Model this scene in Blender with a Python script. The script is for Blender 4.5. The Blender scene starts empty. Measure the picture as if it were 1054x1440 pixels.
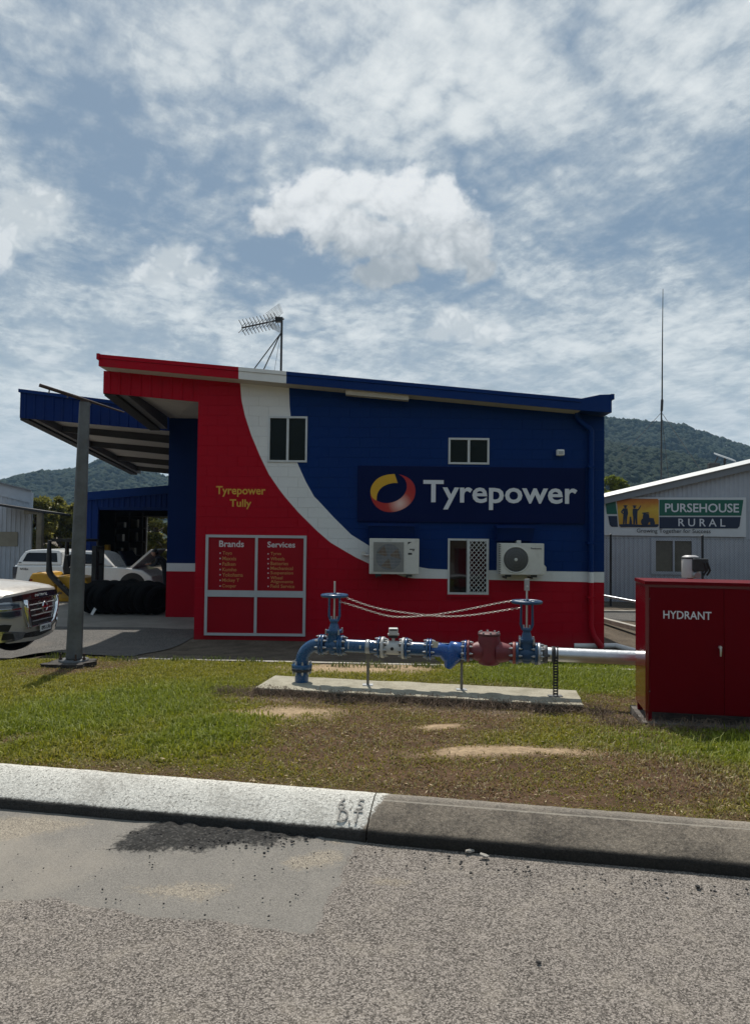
import bpy, bmesh, math, random
import numpy as np
from mathutils import Vector, Matrix

random.seed(7)
rng = np.random.default_rng(11)
S = bpy.context.scene
col = S.collection
R = math.radians

# ------------------------------------------------------------------ camera
EYE = 1.62
PITCH = math.atan(0.032)
ROLL = 0.0115
cam_d = bpy.data.cameras.new('camera')
cam = bpy.data.objects.new('camera', cam_d)
col.objects.link(cam)
cam_d.sensor_fit = 'VERTICAL'
cam_d.sensor_height = 36.0
cam_d.lens = 25.0
cam_d.clip_start = 0.05
cam_d.clip_end = 6000
cam.matrix_world = Matrix.Translation((0, 0, EYE)) @ Matrix.Rotation(R(90) + PITCH, 4, 'X') @ Matrix.Rotation(ROLL, 4, 'Z')
S.camera = cam

# ------------------------------------------------------------------ light and sky
SUN_EL = R(58.0)
SUN_AZ = R(-9.0)            # measured from +Y towards +X
sun_vec = Vector((math.sin(SUN_AZ) * math.cos(SUN_EL), math.cos(SUN_AZ) * math.cos(SUN_EL), math.sin(SUN_EL)))
sd = bpy.data.lights.new('sun', 'SUN')
sd.energy = 5.0
sd.angle = R(0.55)
sd.color = (1.0, 0.95, 0.87)
sun = bpy.data.objects.new('sun', sd)
sun.rotation_euler = sun_vec.to_track_quat('Z', 'Y').to_euler()
sun.location = (0, 0, 40)
col.objects.link(sun)

S.view_settings.view_transform = 'Standard'
S.view_settings.look = 'None'
S.view_settings.exposure = -0.2
S.view_settings.gamma = 1.0
S.view_settings.use_curve_mapping = False
S.cycles.max_bounces = 6
S.cycles.transparent_max_bounces = 8
S.cycles.volume_bounces = 0

W = bpy.data.worlds.new('World')
S.world = W
W.use_nodes = True
wt = W.node_tree
wt.nodes.clear()


class NT:
    """small helper for building node graphs by expression"""
    def __init__(self, tree):
        self.t = tree

    def n(self, typ, **kw):
        nd = self.t.nodes.new(typ)
        for k, v in kw.items():
            setattr(nd, k, v)
        return nd

    def link(self, a, b):
        self.t.links.new(a, b)

    def put(self, sock, v):
        if isinstance(v, bpy.types.NodeSocket):
            self.t.links.new(v, sock)
        else:
            if isinstance(v, (tuple, list)) and len(v) == 3 and sock.type == 'RGBA':
                v = (*v, 1.0)
            sock.default_value = v

    def m(self, op, a, b=None, c=None, clamp=False):
        nd = self.n('ShaderNodeMath', operation=op)
        nd.use_clamp = clamp
        self.put(nd.inputs[0], a)
        if b is not None:
            self.put(nd.inputs[1], b)
        if c is not None:
            self.put(nd.inputs[2], c)
        return nd.outputs[0]

    def add(self, a, b): return self.m('ADD', a, b)
    def sub(self, a, b): return self.m('SUBTRACT', a, b)
    def mul(self, a, b): return self.m('MULTIPLY', a, b)
    def div(self, a, b): return self.m('DIVIDE', a, b)

    def smooth(self, v, a, b, lo=0.0, hi=1.0):
        nd = self.n('ShaderNodeMapRange', interpolation_type='SMOOTHSTEP')
        self.put(nd.inputs['Value'], v)
        nd.inputs['From Min'].default_value = a
        nd.inputs['From Max'].default_value = b
        nd.inputs['To Min'].default_value = lo
        nd.inputs['To Max'].default_value = hi
        return nd.outputs[0]

    def noise(self, vec, scale, detail=4.0, rough=0.55, lac=2.0, dist=0.0, dims='3D'):
        nd = self.n('ShaderNodeTexNoise', noise_dimensions=dims)
        if vec is not None:
            self.put(nd.inputs['Vector'], vec)
        self.put(nd.inputs['Scale'], scale)
        nd.inputs['Detail'].default_value = detail
        nd.inputs['Roughness'].default_value = rough
        nd.inputs['Lacunarity'].default_value = lac
        nd.inputs['Distortion'].default_value = dist
        return nd.outputs['Fac']

    def voro(self, vec, scale, feature='F1', out='Distance', rnd=1.0):
        nd = self.n('ShaderNodeTexVoronoi', feature=feature)
        self.put(nd.inputs['Vector'], vec)
        nd.inputs['Scale'].default_value = scale
        nd.inputs['Randomness'].default_value = rnd
        return nd.outputs[out]

    def mix(self, f, a, b, blend='MIX'):
        nd = self.n('ShaderNodeMix', data_type='RGBA', blend_type=blend)
        self.put(nd.inputs[0], f)
        self.put(nd.inputs[6], a)
        self.put(nd.inputs[7], b)
        return nd.outputs[2]

    def ramp(self, f, stops, interp='LINEAR'):
        nd = self.n('ShaderNodeValToRGB')
        self.put(nd.inputs[0], f)
        cr = nd.color_ramp
        cr.interpolation = interp
        while len(cr.elements) < len(stops):
            cr.elements.new(0.5)
        for e, (p, c) in zip(cr.elements, stops):
            e.position = p
            e.color = (*c, 1.0) if len(c) == 3 else c
        return nd.outputs[0]

    def comb(self, x, y, z):
        nd = self.n('ShaderNodeCombineXYZ')
        self.put(nd.inputs[0], x)
        self.put(nd.inputs[1], y)
        self.put(nd.inputs[2], z)
        return nd.outputs[0]

    def sep(self, v):
        nd = self.n('ShaderNodeSeparateXYZ')
        self.put(nd.inputs[0], v)
        return nd.outputs


w = NT(wt)
SKYS = 0.1
out = w.n('ShaderNodeOutputWorld')
bg = w.n('ShaderNodeBackground')
bg.inputs['Strength'].default_value = SKYS
w.link(bg.outputs[0], out.inputs['Surface'])
W.cycles.sampling_method = 'MANUAL'
W.cycles.sample_map_resolution = 512
sky = w.n('ShaderNodeTexSky', sky_type='NISHITA')
sky.sun_disc = False
sky.sun_elevation = SUN_EL
sky.sun_rotation = SUN_AZ
sky.air_density = 1.0
sky.dust_density = 2.0
sky.ozone_density = 1.5
D = w.n('ShaderNodeTexCoord').outputs['Generated']


def wobble_sky(v, sc, amt):
    nz = w.n('ShaderNodeTexNoise')
    w.put(nz.inputs['Vector'], v)
    nz.inputs['Scale'].default_value = sc
    nz.inputs['Detail'].default_value = 3.0
    va = w.n('ShaderNodeVectorMath', operation='MULTIPLY_ADD')
    w.put(va.inputs[0], nz.outputs['Color'])
    va.inputs[1].default_value = (amt, amt, amt)
    w.put(va.inputs[2], v)
    return va.outputs[0]


dx, dy, dz = w.sep(D)
zc = w.m('MAXIMUM', dz, 0.0)
den = w.add(zc, 0.14)
px_ = w.div(dx, den)
py_ = w.div(dy, den)
plane = w.comb(px_, py_, 0.0)
rot = w.comb(w.add(w.mul(px_, .82), w.mul(py_, .42)), w.sub(w.mul(py_, .62), w.mul(px_, .36)), 3.1)
big = w.noise(plane, 0.9, 3, 0.5, dist=0.4)
med = w.noise(rot, 2.7, 5, 0.55, dist=0.5)
puff = w.noise(rot, 9.5, 8, 0.66, dist=0.25)
grain = w.noise(rot, 38.0, 6, 0.66, dist=0.15)
cell = w.voro(wobble_sky(rot, 7.0, .12), 15.0, 'F1')
horz = w.smooth(zc, 0.05, 0.36, 1.0, 0.0)
flock = w.mul(w.mul(w.smooth(big, .40, .62), w.sub(1.0, w.mul(horz, .8))), w.mul(w.sub(.42, cell), .36))
veil = w.add(w.add(w.mul(big, 0.56), w.mul(med, 0.60)), w.add(w.mul(puff, 0.52), w.mul(w.mul(grain, .26), w.sub(1.0, w.mul(horz, .5)))))
streak = w.noise(w.comb(w.add(w.mul(px_, 1.5), w.mul(py_, -1.9)), w.add(w.mul(px_, .42), w.mul(py_, .34)), 6.0), 2.4, 5, 0.58, dist=0.35)
veil = w.add(veil, w.add(flock, w.mul(w.sub(streak, .5), .42)))
veil = w.add(veil, w.mul(horz, 0.22))
# tangent-plane coordinates ahead of the street for the cumulus heads
ysafe = w.m('MAXIMUM', dy, 0.05)
U = w.div(dx, ysafe)
V = w.div(dz, ysafe)
ahead = w.smooth(dy, 0.1, 0.25)
uv = w.comb(U, V, 0.0)
warp = w.n('ShaderNodeTexNoise')
w.put(warp.inputs['Vector'], uv)
warp.inputs['Scale'].default_value = 10.0
warp.inputs['Detail'].default_value = 5.0
warp.inputs['Roughness'].default_value = 0.55
wsx, wsy, wsz = w.sep(warp.outputs['Color'])
Uw = w.add(U, w.mul(w.sub(wsx, 0.5), 0.07))
Vw = w.add(V, w.mul(w.sub(wsy, 0.5), 0.07))
# cauliflower relief: rounded cells at three sizes
uvw = w.comb(w.add(U, w.mul(w.sub(wsx, .5), .03)), w.add(V, w.mul(w.sub(wsy, .5), .03)), 0.0)
bl = lambda sc, k_: w.mul(w.sub(1.0, w.mul(w.m('ABSOLUTE', w.sub(w.noise(uvw, sc, 0.0, .5), .5)), 4.0)), k_)
bil = w.add(w.mul(w.add(w.add(bl(16.0, .50), bl(36.0, .30)), bl(80.0, .20)), .75), -.05)
soft = w.noise(uv, 22.0, 7, 0.66)


def blobs(lst):
    acc = None
    for (bx, by, rx, ry) in lst:
        cu = (bx - 527) / 1000.0
        cv = (752 - by) / 1000.0
        ex = w.div(w.sub(Uw, cu), rx / 1000.0)
        ey = w.div(w.sub(Vw, cv), ry / 1000.0)
        d = w.m('SQRT', w.add(w.mul(ex, ex), w.mul(ey, ey)))
        v = w.sub(1.0, d)
        acc = v if acc is None else w.m('SMOOTH_MAX', acc, v, 0.22)
    return acc


gap1 = blobs([(130, 210, 240, 130), (390, 395, 120, 70), (1040, 575, 120, 45), (640, 405, 170, 30), (300, 220, 120, 50), (960, 300, 120, 40), (700, 215, 90, 30)])
veil = w.sub(veil, w.mul(w.mul(w.smooth(gap1, -0.2, 0.9), ahead), 0.115))
brt = blobs([(640, 90, 330, 170), (300, 50, 200, 110), (40, 290, 100, 70), (230, 430, 330, 70), (860, 430, 330, 120), (960, 80, 200, 120)])
veil = w.add(veil, w.mul(w.mul(w.smooth(brt, -0.1, 0.8), ahead), 0.13))
cover = w.smooth(veil, 0.78, 1.08)
thick = w.smooth(veil, 0.92, 1.27)
glow_dot = w.n('ShaderNodeVectorMath', operation='DOT_PRODUCT')
w.put(glow_dot.inputs[0], D)
glow_dot.inputs[1].default_value = sun_vec
gl = w.m('POWER', w.m('MAXIMUM', glow_dot.outputs['Value'], 0.0), 5.0)
cloud_col = w.mix(thick, (4.0, 4.95, 5.8), (8.8, 9.35, 9.5))
cloud_col = w.mix(w.mul(gl, 0.55), cloud_col, (9.8, 10.1, 10.1))
gap_col = w.mix(0.85, sky.outputs[0], (2.35, 3.45, 4.7))
base_sky = w.mix(cover, gap_col, cloud_col)
# low grey-white haze near the horizon
lowmix = w.smooth(w.add(zc, w.mul(w.sub(med, .5), .10)), 0.03, 0.36, 0.85, 0.0)
base_sky = w.mix(lowmix, base_sky, w.mix(w.smooth(puff, .35, .65), (6.5, 7.5, 7.9), (7.9, 8.6, 8.9)))
# cumulus
cum = blobs([(372, 300, 46, 34), (405, 278, 52, 46), (455, 268, 60, 44), (505, 262, 58, 36), (560, 270, 66, 52), (612, 285, 60, 50),
             (655, 330, 52, 50), (590, 345, 80, 46), (520, 340, 80, 44), (465, 315, 70, 44), (675, 365, 34, 26), (540, 385, 60, 26)])
cum = w.add(cum, w.add(w.mul(w.sub(.30, bil), 0.36), w.mul(w.sub(soft, .5), .75)))
edge_up = w.smooth(Vw, .36, .46)
cm1 = w.mul(w.m('POWER', w.smooth(cum, -0.03, 0.40), w.add(1.0, w.mul(w.sub(1.0, edge_up), .7))), ahead)
lit = w.smooth(w.add(w.add(w.mul(w.sub(Vw, 0.415), 7.0), w.mul(w.sub(.30, bil), .75)), w.mul(w.sub(soft, .5), 1.1)), -0.60, 0.65)
cum_col = w.mix(lit, (4.4, 4.95, 5.35), (9.9, 10.2, 10.3))
sky1 = w.mix(w.mul(cm1, 0.95), base_sky, cum_col)
cum2 = blobs([(235, 362, 48, 34), (205, 385, 46, 24), (268, 385, 40, 24), (640, 445, 60, 30), (690, 462, 40, 24), (610, 460, 36, 20), (20, 300, 70, 56), (-30, 330, 70, 60), (60, 285, 40, 24)])
cum2 = w.add(cum2, w.add(w.mul(w.sub(.30, bil), 0.35), w.mul(w.sub(soft, .5), .8)))
cm2 = w.mul(w.smooth(cum2, -0.02, 0.55), ahead)
sky1 = w.mix(w.mul(cm2, 0.85), sky1, w.mix(w.smooth(bil, .2, .5), (9.2, 9.6, 9.7), (7.0, 7.6, 7.9)))
cum3 = w.mul(w.smooth(w.add(blobs([(857, 503, 42, 15), (700, 545, 44, 15)]), w.mul(w.sub(soft, 0.5), 1.2)), 0.0, 0.9), ahead)
sky1 = w.mix(w.mul(cum3, 0.45), sky1, (4.2, 5.0, 5.4))
below = w.smooth(dz, -0.03, 0.0)
sky1 = w.mix(below, (1.0, 1.0, 0.95), sky1)
w.put(bg.inputs['Color'], sky1)

# ------------------------------------------------------------------ geometry of the place
CR, SR = math.cos(ROLL), math.sin(ROLL)
CP, SP = math.cos(PITCH), math.sin(PITCH)


def ray(px, py):
    u = (px - 527.0) / 1000.0
    v = (720.0 - py) / 1000.0
    u2 = u * CR - v * SR
    v2 = u * SR + v * CR
    return Vector((u2, CP - v2 * SP, SP + v2 * CP))


def P(px, py, Y):
    d = ray(px, py)
    k = Y / d.y
    return Vector((d.x * k, Y, EYE + d.z * k))


RA = R(10.5)                       # the street runs 10.5 degrees off the facade
CA, SA = math.cos(RA), math.sin(RA)


def st(s, t, z):                   # street frame -> world
    return Vector((t * CA + s * SA, s * CA - t * SA, z))


def PS(px, py, s):                 # onto the vertical plane parallel to the kerb
    d = ray(px, py)
    k = s / (d.x * SA + d.y * CA)
    return Vector((d.x * k, d.y * k, EYE + d.z * k))


def TT(px, s, py=915):
    p = PS(px, py, s)
    return p.x * CA - p.y * SA


PROF_S = [-50, 3.9, 4.0, 5.0, 6.0, 7.0, 8.0, 9.5, 11.0, 13.1, 14.6, 16.0, 5000]
PROF_Z = [-.08, -.08, .135, .10, .02, -.06, -.13, -.22, -.31, -.44, -.53, -.58, -.60]


def sstep(x, a, b):
    t = np.clip((x - a) / (b - a), 0, 1)
    return t * t * (3 - 2 * t)


def gz(x, y):
    x = np.asarray(x, float)
    y = np.asarray(y, float)
    s = x * SA + y * CA
    pz = np.interp(s, PROF_S, PROF_Z)
    tz = -.47 + (-.09) * sstep(x, -3.0, 4.0)
    k = sstep(y, 10.6, 13.8)
    z = pz * (1 - k) + tz * k
    z = z - .20 * sstep(-x, 4.7, 6.0) * sstep(y, 9.6, 10.5) * (1 - sstep(y, 12.0, 13.8))
    z = z - .27 * sstep(y, 20.0, 24.0) * sstep(-x, 9.0, 11.0)
    return z


def G(px, py):                     # pixel of the photograph -> point of the ground
    d = ray(px, py)
    k = 5.0
    for _ in range(60):
        x, y = d.x * k, d.y * k
        z = float(gz(x, y))
        k = k * 0.4 + 0.6 * (z - EYE) / d.z
    return Vector((d.x * k, d.y * k, EYE + d.z * k))


# ------------------------------------------------------------------ objects
def tag(o, label=None, cat=None, group=None, kind=None):
    if label:
        o['label'] = label
    if cat:
        o['category'] = cat
    if group:
        o['group'] = group
    if kind:
        o['kind'] = kind
    return o


def empty(name, loc, label, cat, group=None, rz=0.0):
    o = bpy.data.objects.new(name, None)
    o.empty_display_size = 0.2
    o.location = loc
    o.rotation_euler = (0, 0, rz)
    col.objects.link(o)
    return tag(o, label, cat, group)


def mw(o):
    m = Matrix.Translation(o.location) @ o.rotation_euler.to_matrix().to_4x4()
    if o.parent:
        m = mw(o.parent) @ o.matrix_parent_inverse @ m
    return m


def attach(o, parent, local=False):
    o.parent = parent
    if not local:
        o.matrix_parent_inverse = mw(parent).inverted()


def copy_tree(o, parent=None):
    c = o.copy()
    col.objects.link(c)
    if parent is not None:
        c.parent = parent
    for ch in o.children:
        copy_tree(ch, c)
    return c


class MB:
    """collects shapes and links them as one mesh object"""
    def __init__(self):
        self.v = []
        self.f = []
        self.mi = []
        self.sm = []
        self.cur = 0

    def _add(self, vs, fs, smooth=False):
        b = len(self.v)
        self.v.extend([tuple(v) for v in vs])
        for f in fs:
            self.f.append([b + i for i in f])
            self.mi.append(self.cur)
            self.sm.append(smooth)
        return self

    def box(self, x0, x1, y0, y1, z0, z1):
        vs = [(x0, y0, z0), (x1, y0, z0), (x1, y1, z0), (x0, y1, z0), (x0, y0, z1), (x1, y0, z1), (x1, y1, z1), (x0, y1, z1)]
        return self._add(vs, [(0, 3, 2, 1), (4, 5, 6, 7), (0, 1, 5, 4), (1, 2, 6, 5), (2, 3, 7, 6), (3, 0, 4, 7)])

    def bbox(self, x0, x1, y0, y1, z0, z1, b=0.01):
        """box whose edges are rounded off by b"""
        bm = bmesh.new()
        bmesh.ops.create_cube(bm, size=1.0)
        for v in bm.verts:
            v.co = Vector(((x0 + x1) / 2 + v.co.x * (x1 - x0), (y0 + y1) / 2 + v.co.y * (y1 - y0), (z0 + z1) / 2 + v.co.z * (z1 - z0)))
        bmesh.ops.bevel(bm, geom=list(bm.edges), offset=b, segments=2, profile=0.5, affect='EDGES')
        self.from_bm(bm)
        return self

    def from_bm(self, bm, smooth=False, M=None):
        bm.verts.ensure_lookup_table()
        bm.verts.index_update()
        vs = [(M @ v.co if M else v.co) for v in bm.verts]
        self._add([tuple(v) for v in vs], [[v.index for v in f.verts] for f in bm.faces], smooth)
        bm.free()
        return self

    def hexa(self, bot, top):
        """two quads (lists of four points, same winding) joined"""
        n = len(bot)
        fs = [tuple(reversed(range(n))), tuple(range(n, 2 * n))]
        for i in range(n):
            j = (i + 1) % n
            fs.append((i, j, n + j, n + i))
        return self._add(list(bot) + list(top), fs)

    def prism(self, poly, d):
        """polygon (3d points) pushed along vector d"""
        d = Vector(d)
        return self.hexa([Vector(p) for p in poly], [Vector(p) + d for p in poly])

    def cyl(self, p0, p1, r0, r1=None, n=12, cap=True, smooth=True):
        r1 = r0 if r1 is None else r1
        p0, p1 = Vector(p0), Vector(p1)
        d = (p1 - p0)
        if d.length < 1e-9:
            return self
        d.normalize()
        a = d.orthogonal().normalized()
        b = d.cross(a)
        vs = []
        for p, r in ((p0, r0), (p1, r1)):
            for i in range(n):
                t = 2 * math.pi * i / n
                vs.append(p + (a * math.cos(t) + b * math.sin(t)) * r)
        self._add(vs, [(i, (i + 1) % n, n + (i + 1) % n, n + i) for i in range(n)], smooth)
        if cap:
            self._add(vs, [tuple(reversed(range(n))), tuple(range(n, 2 * n))])
        return self

    def tube(self, pts, r, n=8, smooth=True, cap=True):
        pts = [Vector(p) for p in pts]
        rs = r if isinstance(r, (list, tuple)) else [r] * len(pts)
        vs = []
        ref = None
        for i, p in enumerate(pts):
            d = (pts[min(i + 1, len(pts) - 1)] - pts[max(i - 1, 0)]).normalized()
            if ref is None:
                ref = d.orthogonal().normalized()
            a = (ref - d * ref.dot(d)).normalized()
            ref = a
            b = d.cross(a)
            for k in range(n):
                t = 2 * math.pi * k / n
                vs.append(p + (a * math.cos(t) + b * math.sin(t)) * rs[i])
        fs = []
        for i in range(len(pts) - 1):
            for k in range(n):
                fs.append((i * n + k, i * n + (k + 1) % n, (i + 1) * n + (k + 1) % n, (i + 1) * n + k))
        self._add(vs, fs, smooth)
        if cap:
            m = len(vs)
            self._add(vs, [tuple(reversed(range(n))), tuple(range(m - n, m))])
        return self

    def lathe(self, c, axis, prof, n=24, smooth=True):
        """prof: list of (distance along axis, radius)"""
        c, axis = Vector(c), Vector(axis).normalized()
        a = axis.orthogonal().normalized()
        b = axis.cross(a)
        vs = []
        for (h, r) in prof:
            for k in range(n):
                t = 2 * math.pi * k / n
                vs.append(c + axis * h + (a * math.cos(t) + b * math.sin(t)) * r)
        fs = []
        for i in range(len(prof) - 1):
            for k in range(n):
                fs.append((i * n + k, i * n + (k + 1) % n, (i + 1) * n + (k + 1) % n, (i + 1) * n + k))
        self._add(vs, fs, smooth)
        m = len(vs)
        self._add(vs, [tuple(reversed(range(n))), tuple(range(m - n, m))])
        return self

    def torus(self, c, axis, Rr, r, n=32, k=8):
        c, axis = Vector(c), Vector(axis).normalized()
        a = axis.orthogonal().normalized()
        b = axis.cross(a)
        vs, fs = [], []
        for i in range(n):
            t = 2 * math.pi * i / n
            e = a * math.cos(t) + b * math.sin(t)
            for j in range(k):
                q = 2 * math.pi * j / k
                vs.append(c + e * (Rr + r * math.cos(q)) + axis * (r * math.sin(q)))
        for i in range(n):
            for j in range(k):
                fs.append((i * k + j, i * k + (j + 1) % k, ((i + 1) % n) * k + (j + 1) % k, ((i + 1) % n) * k + j))
        return self._add(vs, fs, True)

    def grid(self, rows, smooth=True, close=False):
        """rows of equal-length point lists"""
        n = len(rows[0])
        vs = [p for r in rows for p in r]
        fs = []
        for i in range(len(rows) - 1):
            for k in range(n - (0 if close else 1)):
                fs.append((i * n + k, i * n + (k + 1) % n, (i + 1) * n + (k + 1) % n, (i + 1) * n + k))
        return self._add(vs, fs, smooth)

    def build(self, name, mats, parent=None, local=False, fix=True):
        me = bpy.data.meshes.new(name)
        me.from_pydata(self.v, [], self.f)
        if not isinstance(mats, (list, tuple)):
            mats = [mats]
        for m in mats:
            me.materials.append(m)
        me.polygons.foreach_set('material_index', self.mi)
        me.polygons.foreach_set('use_smooth', self.sm)
        if fix:
            bm = bmesh.new()
            bm.from_mesh(me)
            bmesh.ops.recalc_face_normals(bm, faces=bm.faces)
            bm.to_mesh(me)
            bm.free()
        me.update()
        o = bpy.data.objects.new(name, me)
        col.objects.link(o)
        if parent is not None:
            attach(o, parent, local)
        return o


# ------------------------------------------------------------------ materials
def new_mat(name):
    m = bpy.data.materials.new(name)
    m.use_nodes = True
    nt = m.node_tree
    nt.nodes.clear()
    h = NT(nt)
    o = h.n('ShaderNodeOutputMaterial')
    b = h.n('ShaderNodeBsdfPrincipled')
    h.link(b.outputs[0], o.inputs['Surface'])
    return m, h, b


def pos(h):
    return h.n('ShaderNodeNewGeometry').outputs['Position']


def bump(h, b, height, strength=0.3, dist=0.01):
    bp = h.n('ShaderNodeBump')
    bp.inputs['Strength'].default_value = strength
    bp.inputs['Distance'].default_value = dist
    h.put(bp.inputs['Height'], height)
    h.link(bp.outputs[0], b.inputs['Normal'])


def mat(name, c, rough=0.5, metal=0.0, var=0.18, scale=3.0, bmp=0.0, bscale=60.0, spec=0.5, dirt=None, coat=0.0):
    """plain paint/metal/rubber with uneven tone, wear and a little relief"""
    m, h, b = new_mat(name)
    p = h.n('ShaderNodeTexCoord').outputs['Object']
    f = h.noise(p, scale, 6, 0.6)
    f2 = h.noise(p, scale * 9, 4, 0.6)
    lo = tuple(max(0, v * (1 - var)) for v in c)
    hi = tuple(min(1, v * (1 + var)) for v in c)
    cc = h.mix(h.smooth(h.add(h.mul(f, .7), h.mul(f2, .3)), .32, .68), lo, hi)
    if dirt:
        cc = h.mix(h.mul(h.smooth(h.noise(p, scale * 2.3, 7, .65), .50, .72), dirt[1]), cc, dirt[0])
    h.put(b.inputs['Base Color'], cc)
    h.put(b.inputs['Roughness'], h.smooth(f2, .3, .7, max(.02, rough - .06), min(1, rough + .08)))
    b.inputs['Metallic'].default_value = metal
    b.inputs['Specular IOR Level'].default_value = spec
    if coat:
        b.inputs['Coat Weight'].default_value = coat
        b.inputs['Coat Roughness'].default_value = .05
    if bmp:
        bump(h, b, h.noise(p, bscale, 5, .6), bmp, 0.01)
    return m
# ------------------------------------------------------------------ material list
M = {}
M['galv'] = mat('galvanised', (.42, .44, .46), .42, .75, .18, 5)
M['galv_dull'] = mat('galvanised_dull', (.115, .12, .125), .62, .35, .25, 4, .1, 40, dirt=((.10, .09, .08), .6))
M['steel'] = mat('bright_steel', (.58, .59, .60), .40, 1.0, .10, 6)
M['alu'] = mat('aluminium_frame', (.56, .57, .57), .45, .35, .08, 4)
M['blue_pipe'] = mat('blue_pipe_paint', (.008, .068, .175), .27, 0, .15, 6, .05, 60, coat=.3, dirt=((.02, .07, .13), .35))
M['blue_valve'] = mat('blue_valve_paint', (.012, .058, .135), .36, 0, .2, 9, .12, 70, dirt=((.05, .10, .15), .4))
M['blue_bright'] = mat('bright_blue_paint', (.008, .075, .29), .25, 0, .12, 6, .05, 60, coat=.3)
M['red_valve'] = mat('faded_red_paint', (.17, .022, .03), .5, 0, .2, 7, .12, 60, dirt=((.14, .05, .05), .5))
M['cab_red'] = mat('cabinet_red_paint', (.125, .002, .006), .5, 0, .07, 1.6, spec=.06)
M['cab_gloss'] = mat('cabinet_gloss_red', (.15, .003, .008), .14, 0, .07, 1.6, coat=.5)
M['white_paint'] = mat('white_paint', (.74, .75, .74), .45, 0, .06, 3, dirt=((.55, .54, .50), .4))
M['off_white'] = mat('off_white_enamel', (.62, .60, .55), .4, 0, .06, 2, dirt=((.46, .43, .37), .5))
M['grey_meter'] = mat('pale_grey_enamel', (.50, .50, .48), .4, 0, .07, 6)
M['black'] = mat('black_plastic', (.012, .012, .013), .5, 0, .3, 8)
M['rubber'] = mat('tyre_rubber', (.0055, .0055, .006), .8, 0, .3, 12, .2, 90, spec=.12)
M['dark_steel'] = mat('dark_steel', (.035, .036, .038), .5, .4, .25, 6)
M['rust'] = mat('rusty_steel', (.055, .035, .028), .8, .2, .4, 9, .3, 80)
M['navy'] = mat('navy_sheet_paint', (.003, .020, .115), .55, 0, spec=.12, var=.10, scale=1.2, dirt=((.010, .022, .085), .5))
M['blue_trim'] = mat('blue_trim_paint', (.003, .026, .135), .5, 0, .10, 1.0, spec=.12)
M['red_sheet'] = mat('red_sheet_paint', (.37, .003, .014), .5, 0, .08, 1.2, spec=.1, dirt=((.28, .010, .018), .5))
M['white_trim'] = mat('white_trim_paint', (.72, .72, .70), .5, 0, .05, 1.5)
M['soffit'] = mat('soffit_board', (.50, .47, .42), .8, 0, .08, 1.2, dirt=((.42, .38, .33), .5))
M['ceiling'] = mat('awning_lining', (.42, .41, .39), .6, 0, .08, 1.5)
M['beam_grey'] = mat('grey_beam_paint', (.13, .13, .135), .6, 0, .12, 2)
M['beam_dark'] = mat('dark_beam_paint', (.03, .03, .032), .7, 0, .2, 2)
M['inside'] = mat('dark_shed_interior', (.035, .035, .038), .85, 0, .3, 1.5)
M['zinc'] = mat('roof_sheet', (.55, .57, .58), .45, .4, .12, 1)
M['shed_grey'] = mat('shed_cladding_paint', (.40, .42, .47), .5, .1, .07, .8, dirt=((.33, .35, .40), .5))
M['shed_white'] = mat('pale_shed_cladding', (.50, .54, .60), .5, .1, .08, .9, dirt=((.38, .40, .44), .5))
M['shed_dark'] = mat('shed_barge_grey', (.21, .22, .24), .5, .1, .1, .8)
M['beige_sheet'] = mat('translucent_beige_sheet', (.33, .30, .23), .6, 0, .12, 3)
M['concrete'] = mat('concrete', (.40, .37, .32), .9, 0, .22, 3.5, .35, 120, dirt=((.24, .215, .185), .75))
M['concrete_dark'] = mat('stained_concrete', (.14, .125, .11), .95, 0, .4, 5, .7, 40, dirt=((.06, .05, .045), .7))
M['apron'] = mat('apron_concrete', (.23, .21, .18), .85, 0, .2, 1.2, .25, 90, dirt=((.20, .185, .165), .7))
M['timber'] = mat('grey_timber', (.17, .15, .11), .85, 0, .25, 5, .3, 50)
M['ute_white'] = mat('white_car_paint', (.80, .80, .79), .22, 0, .04, 2, coat=.6)
M['suv_body'] = mat('champagne_car_paint', (.44, .405, .36), .36, .1, .03, 2, coat=.3)
M['chrome'] = mat('chrome', (.78, .79, .80), .08, 1.0, .04, 5)
M['lens'] = mat('clear_lens', (.30, .32, .35), .06, .3, .2, 14, coat=1.0)
M['lens_dark'] = mat('dark_lens', (.03, .04, .06), .05, 0, .2, 14, coat=1.0)
M['tint'] = mat('tinted_glass', (.004, .005, .010), .06, 0, .1, 3, spec=.3)
M['grille_dark'] = mat('grille_black', (.010, .009, .009), .25, 0, .2, 9, coat=.5)
M['maroon_gloss'] = mat('smoked_garnish', (.018, .009, .009), .12, 0, .2, 5, coat=.8)
M['yellow'] = mat('forklift_yellow_paint', (.52, .27, .012), .4, 0, .10, 3, dirt=((.30, .16, .02), .4))
M['red_light'] = mat('red_lens', (.22, .01, .01), .2, 0, .1, 8)
M['skin'] = mat('skin', (.30, .16, .11), .55, 0, .08, 9)
M['cloth'] = mat('dark_work_cloth', (.012, .014, .022), .9, 0, .25, 14)
M['pvc'] = mat('white_pvc', (.72, .71, .68), .4, 0, .06, 4)
M['silver_body'] = M['ute_white']
M['fan_grey'] = mat('fan_grille_grey', (.10, .10, .10), .5, 0, .12, 6)
M['fan_blue'] = mat('fan_blade_grey', (.17, .18, .20), .5, 0, .15, 5)
M['fan_rust'] = mat('coil_brown', (.16, .10, .06), .7, 0, .25, 6)
M['let_white'] = mat('lettering_white', (.66, .67, .71), .4, 0, .03, 2)
M['let_yellow'] = mat('lettering_yellow', (.60, .34, .035), .5, 0, .05, 2)
M['let_gold'] = mat('lettering_gold', (.50, .22, .06), .5, 0, .05, 2)
M['let_pink'] = mat('lettering_pale', (.62, .58, .58), .5, 0, .05, 2)
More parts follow.
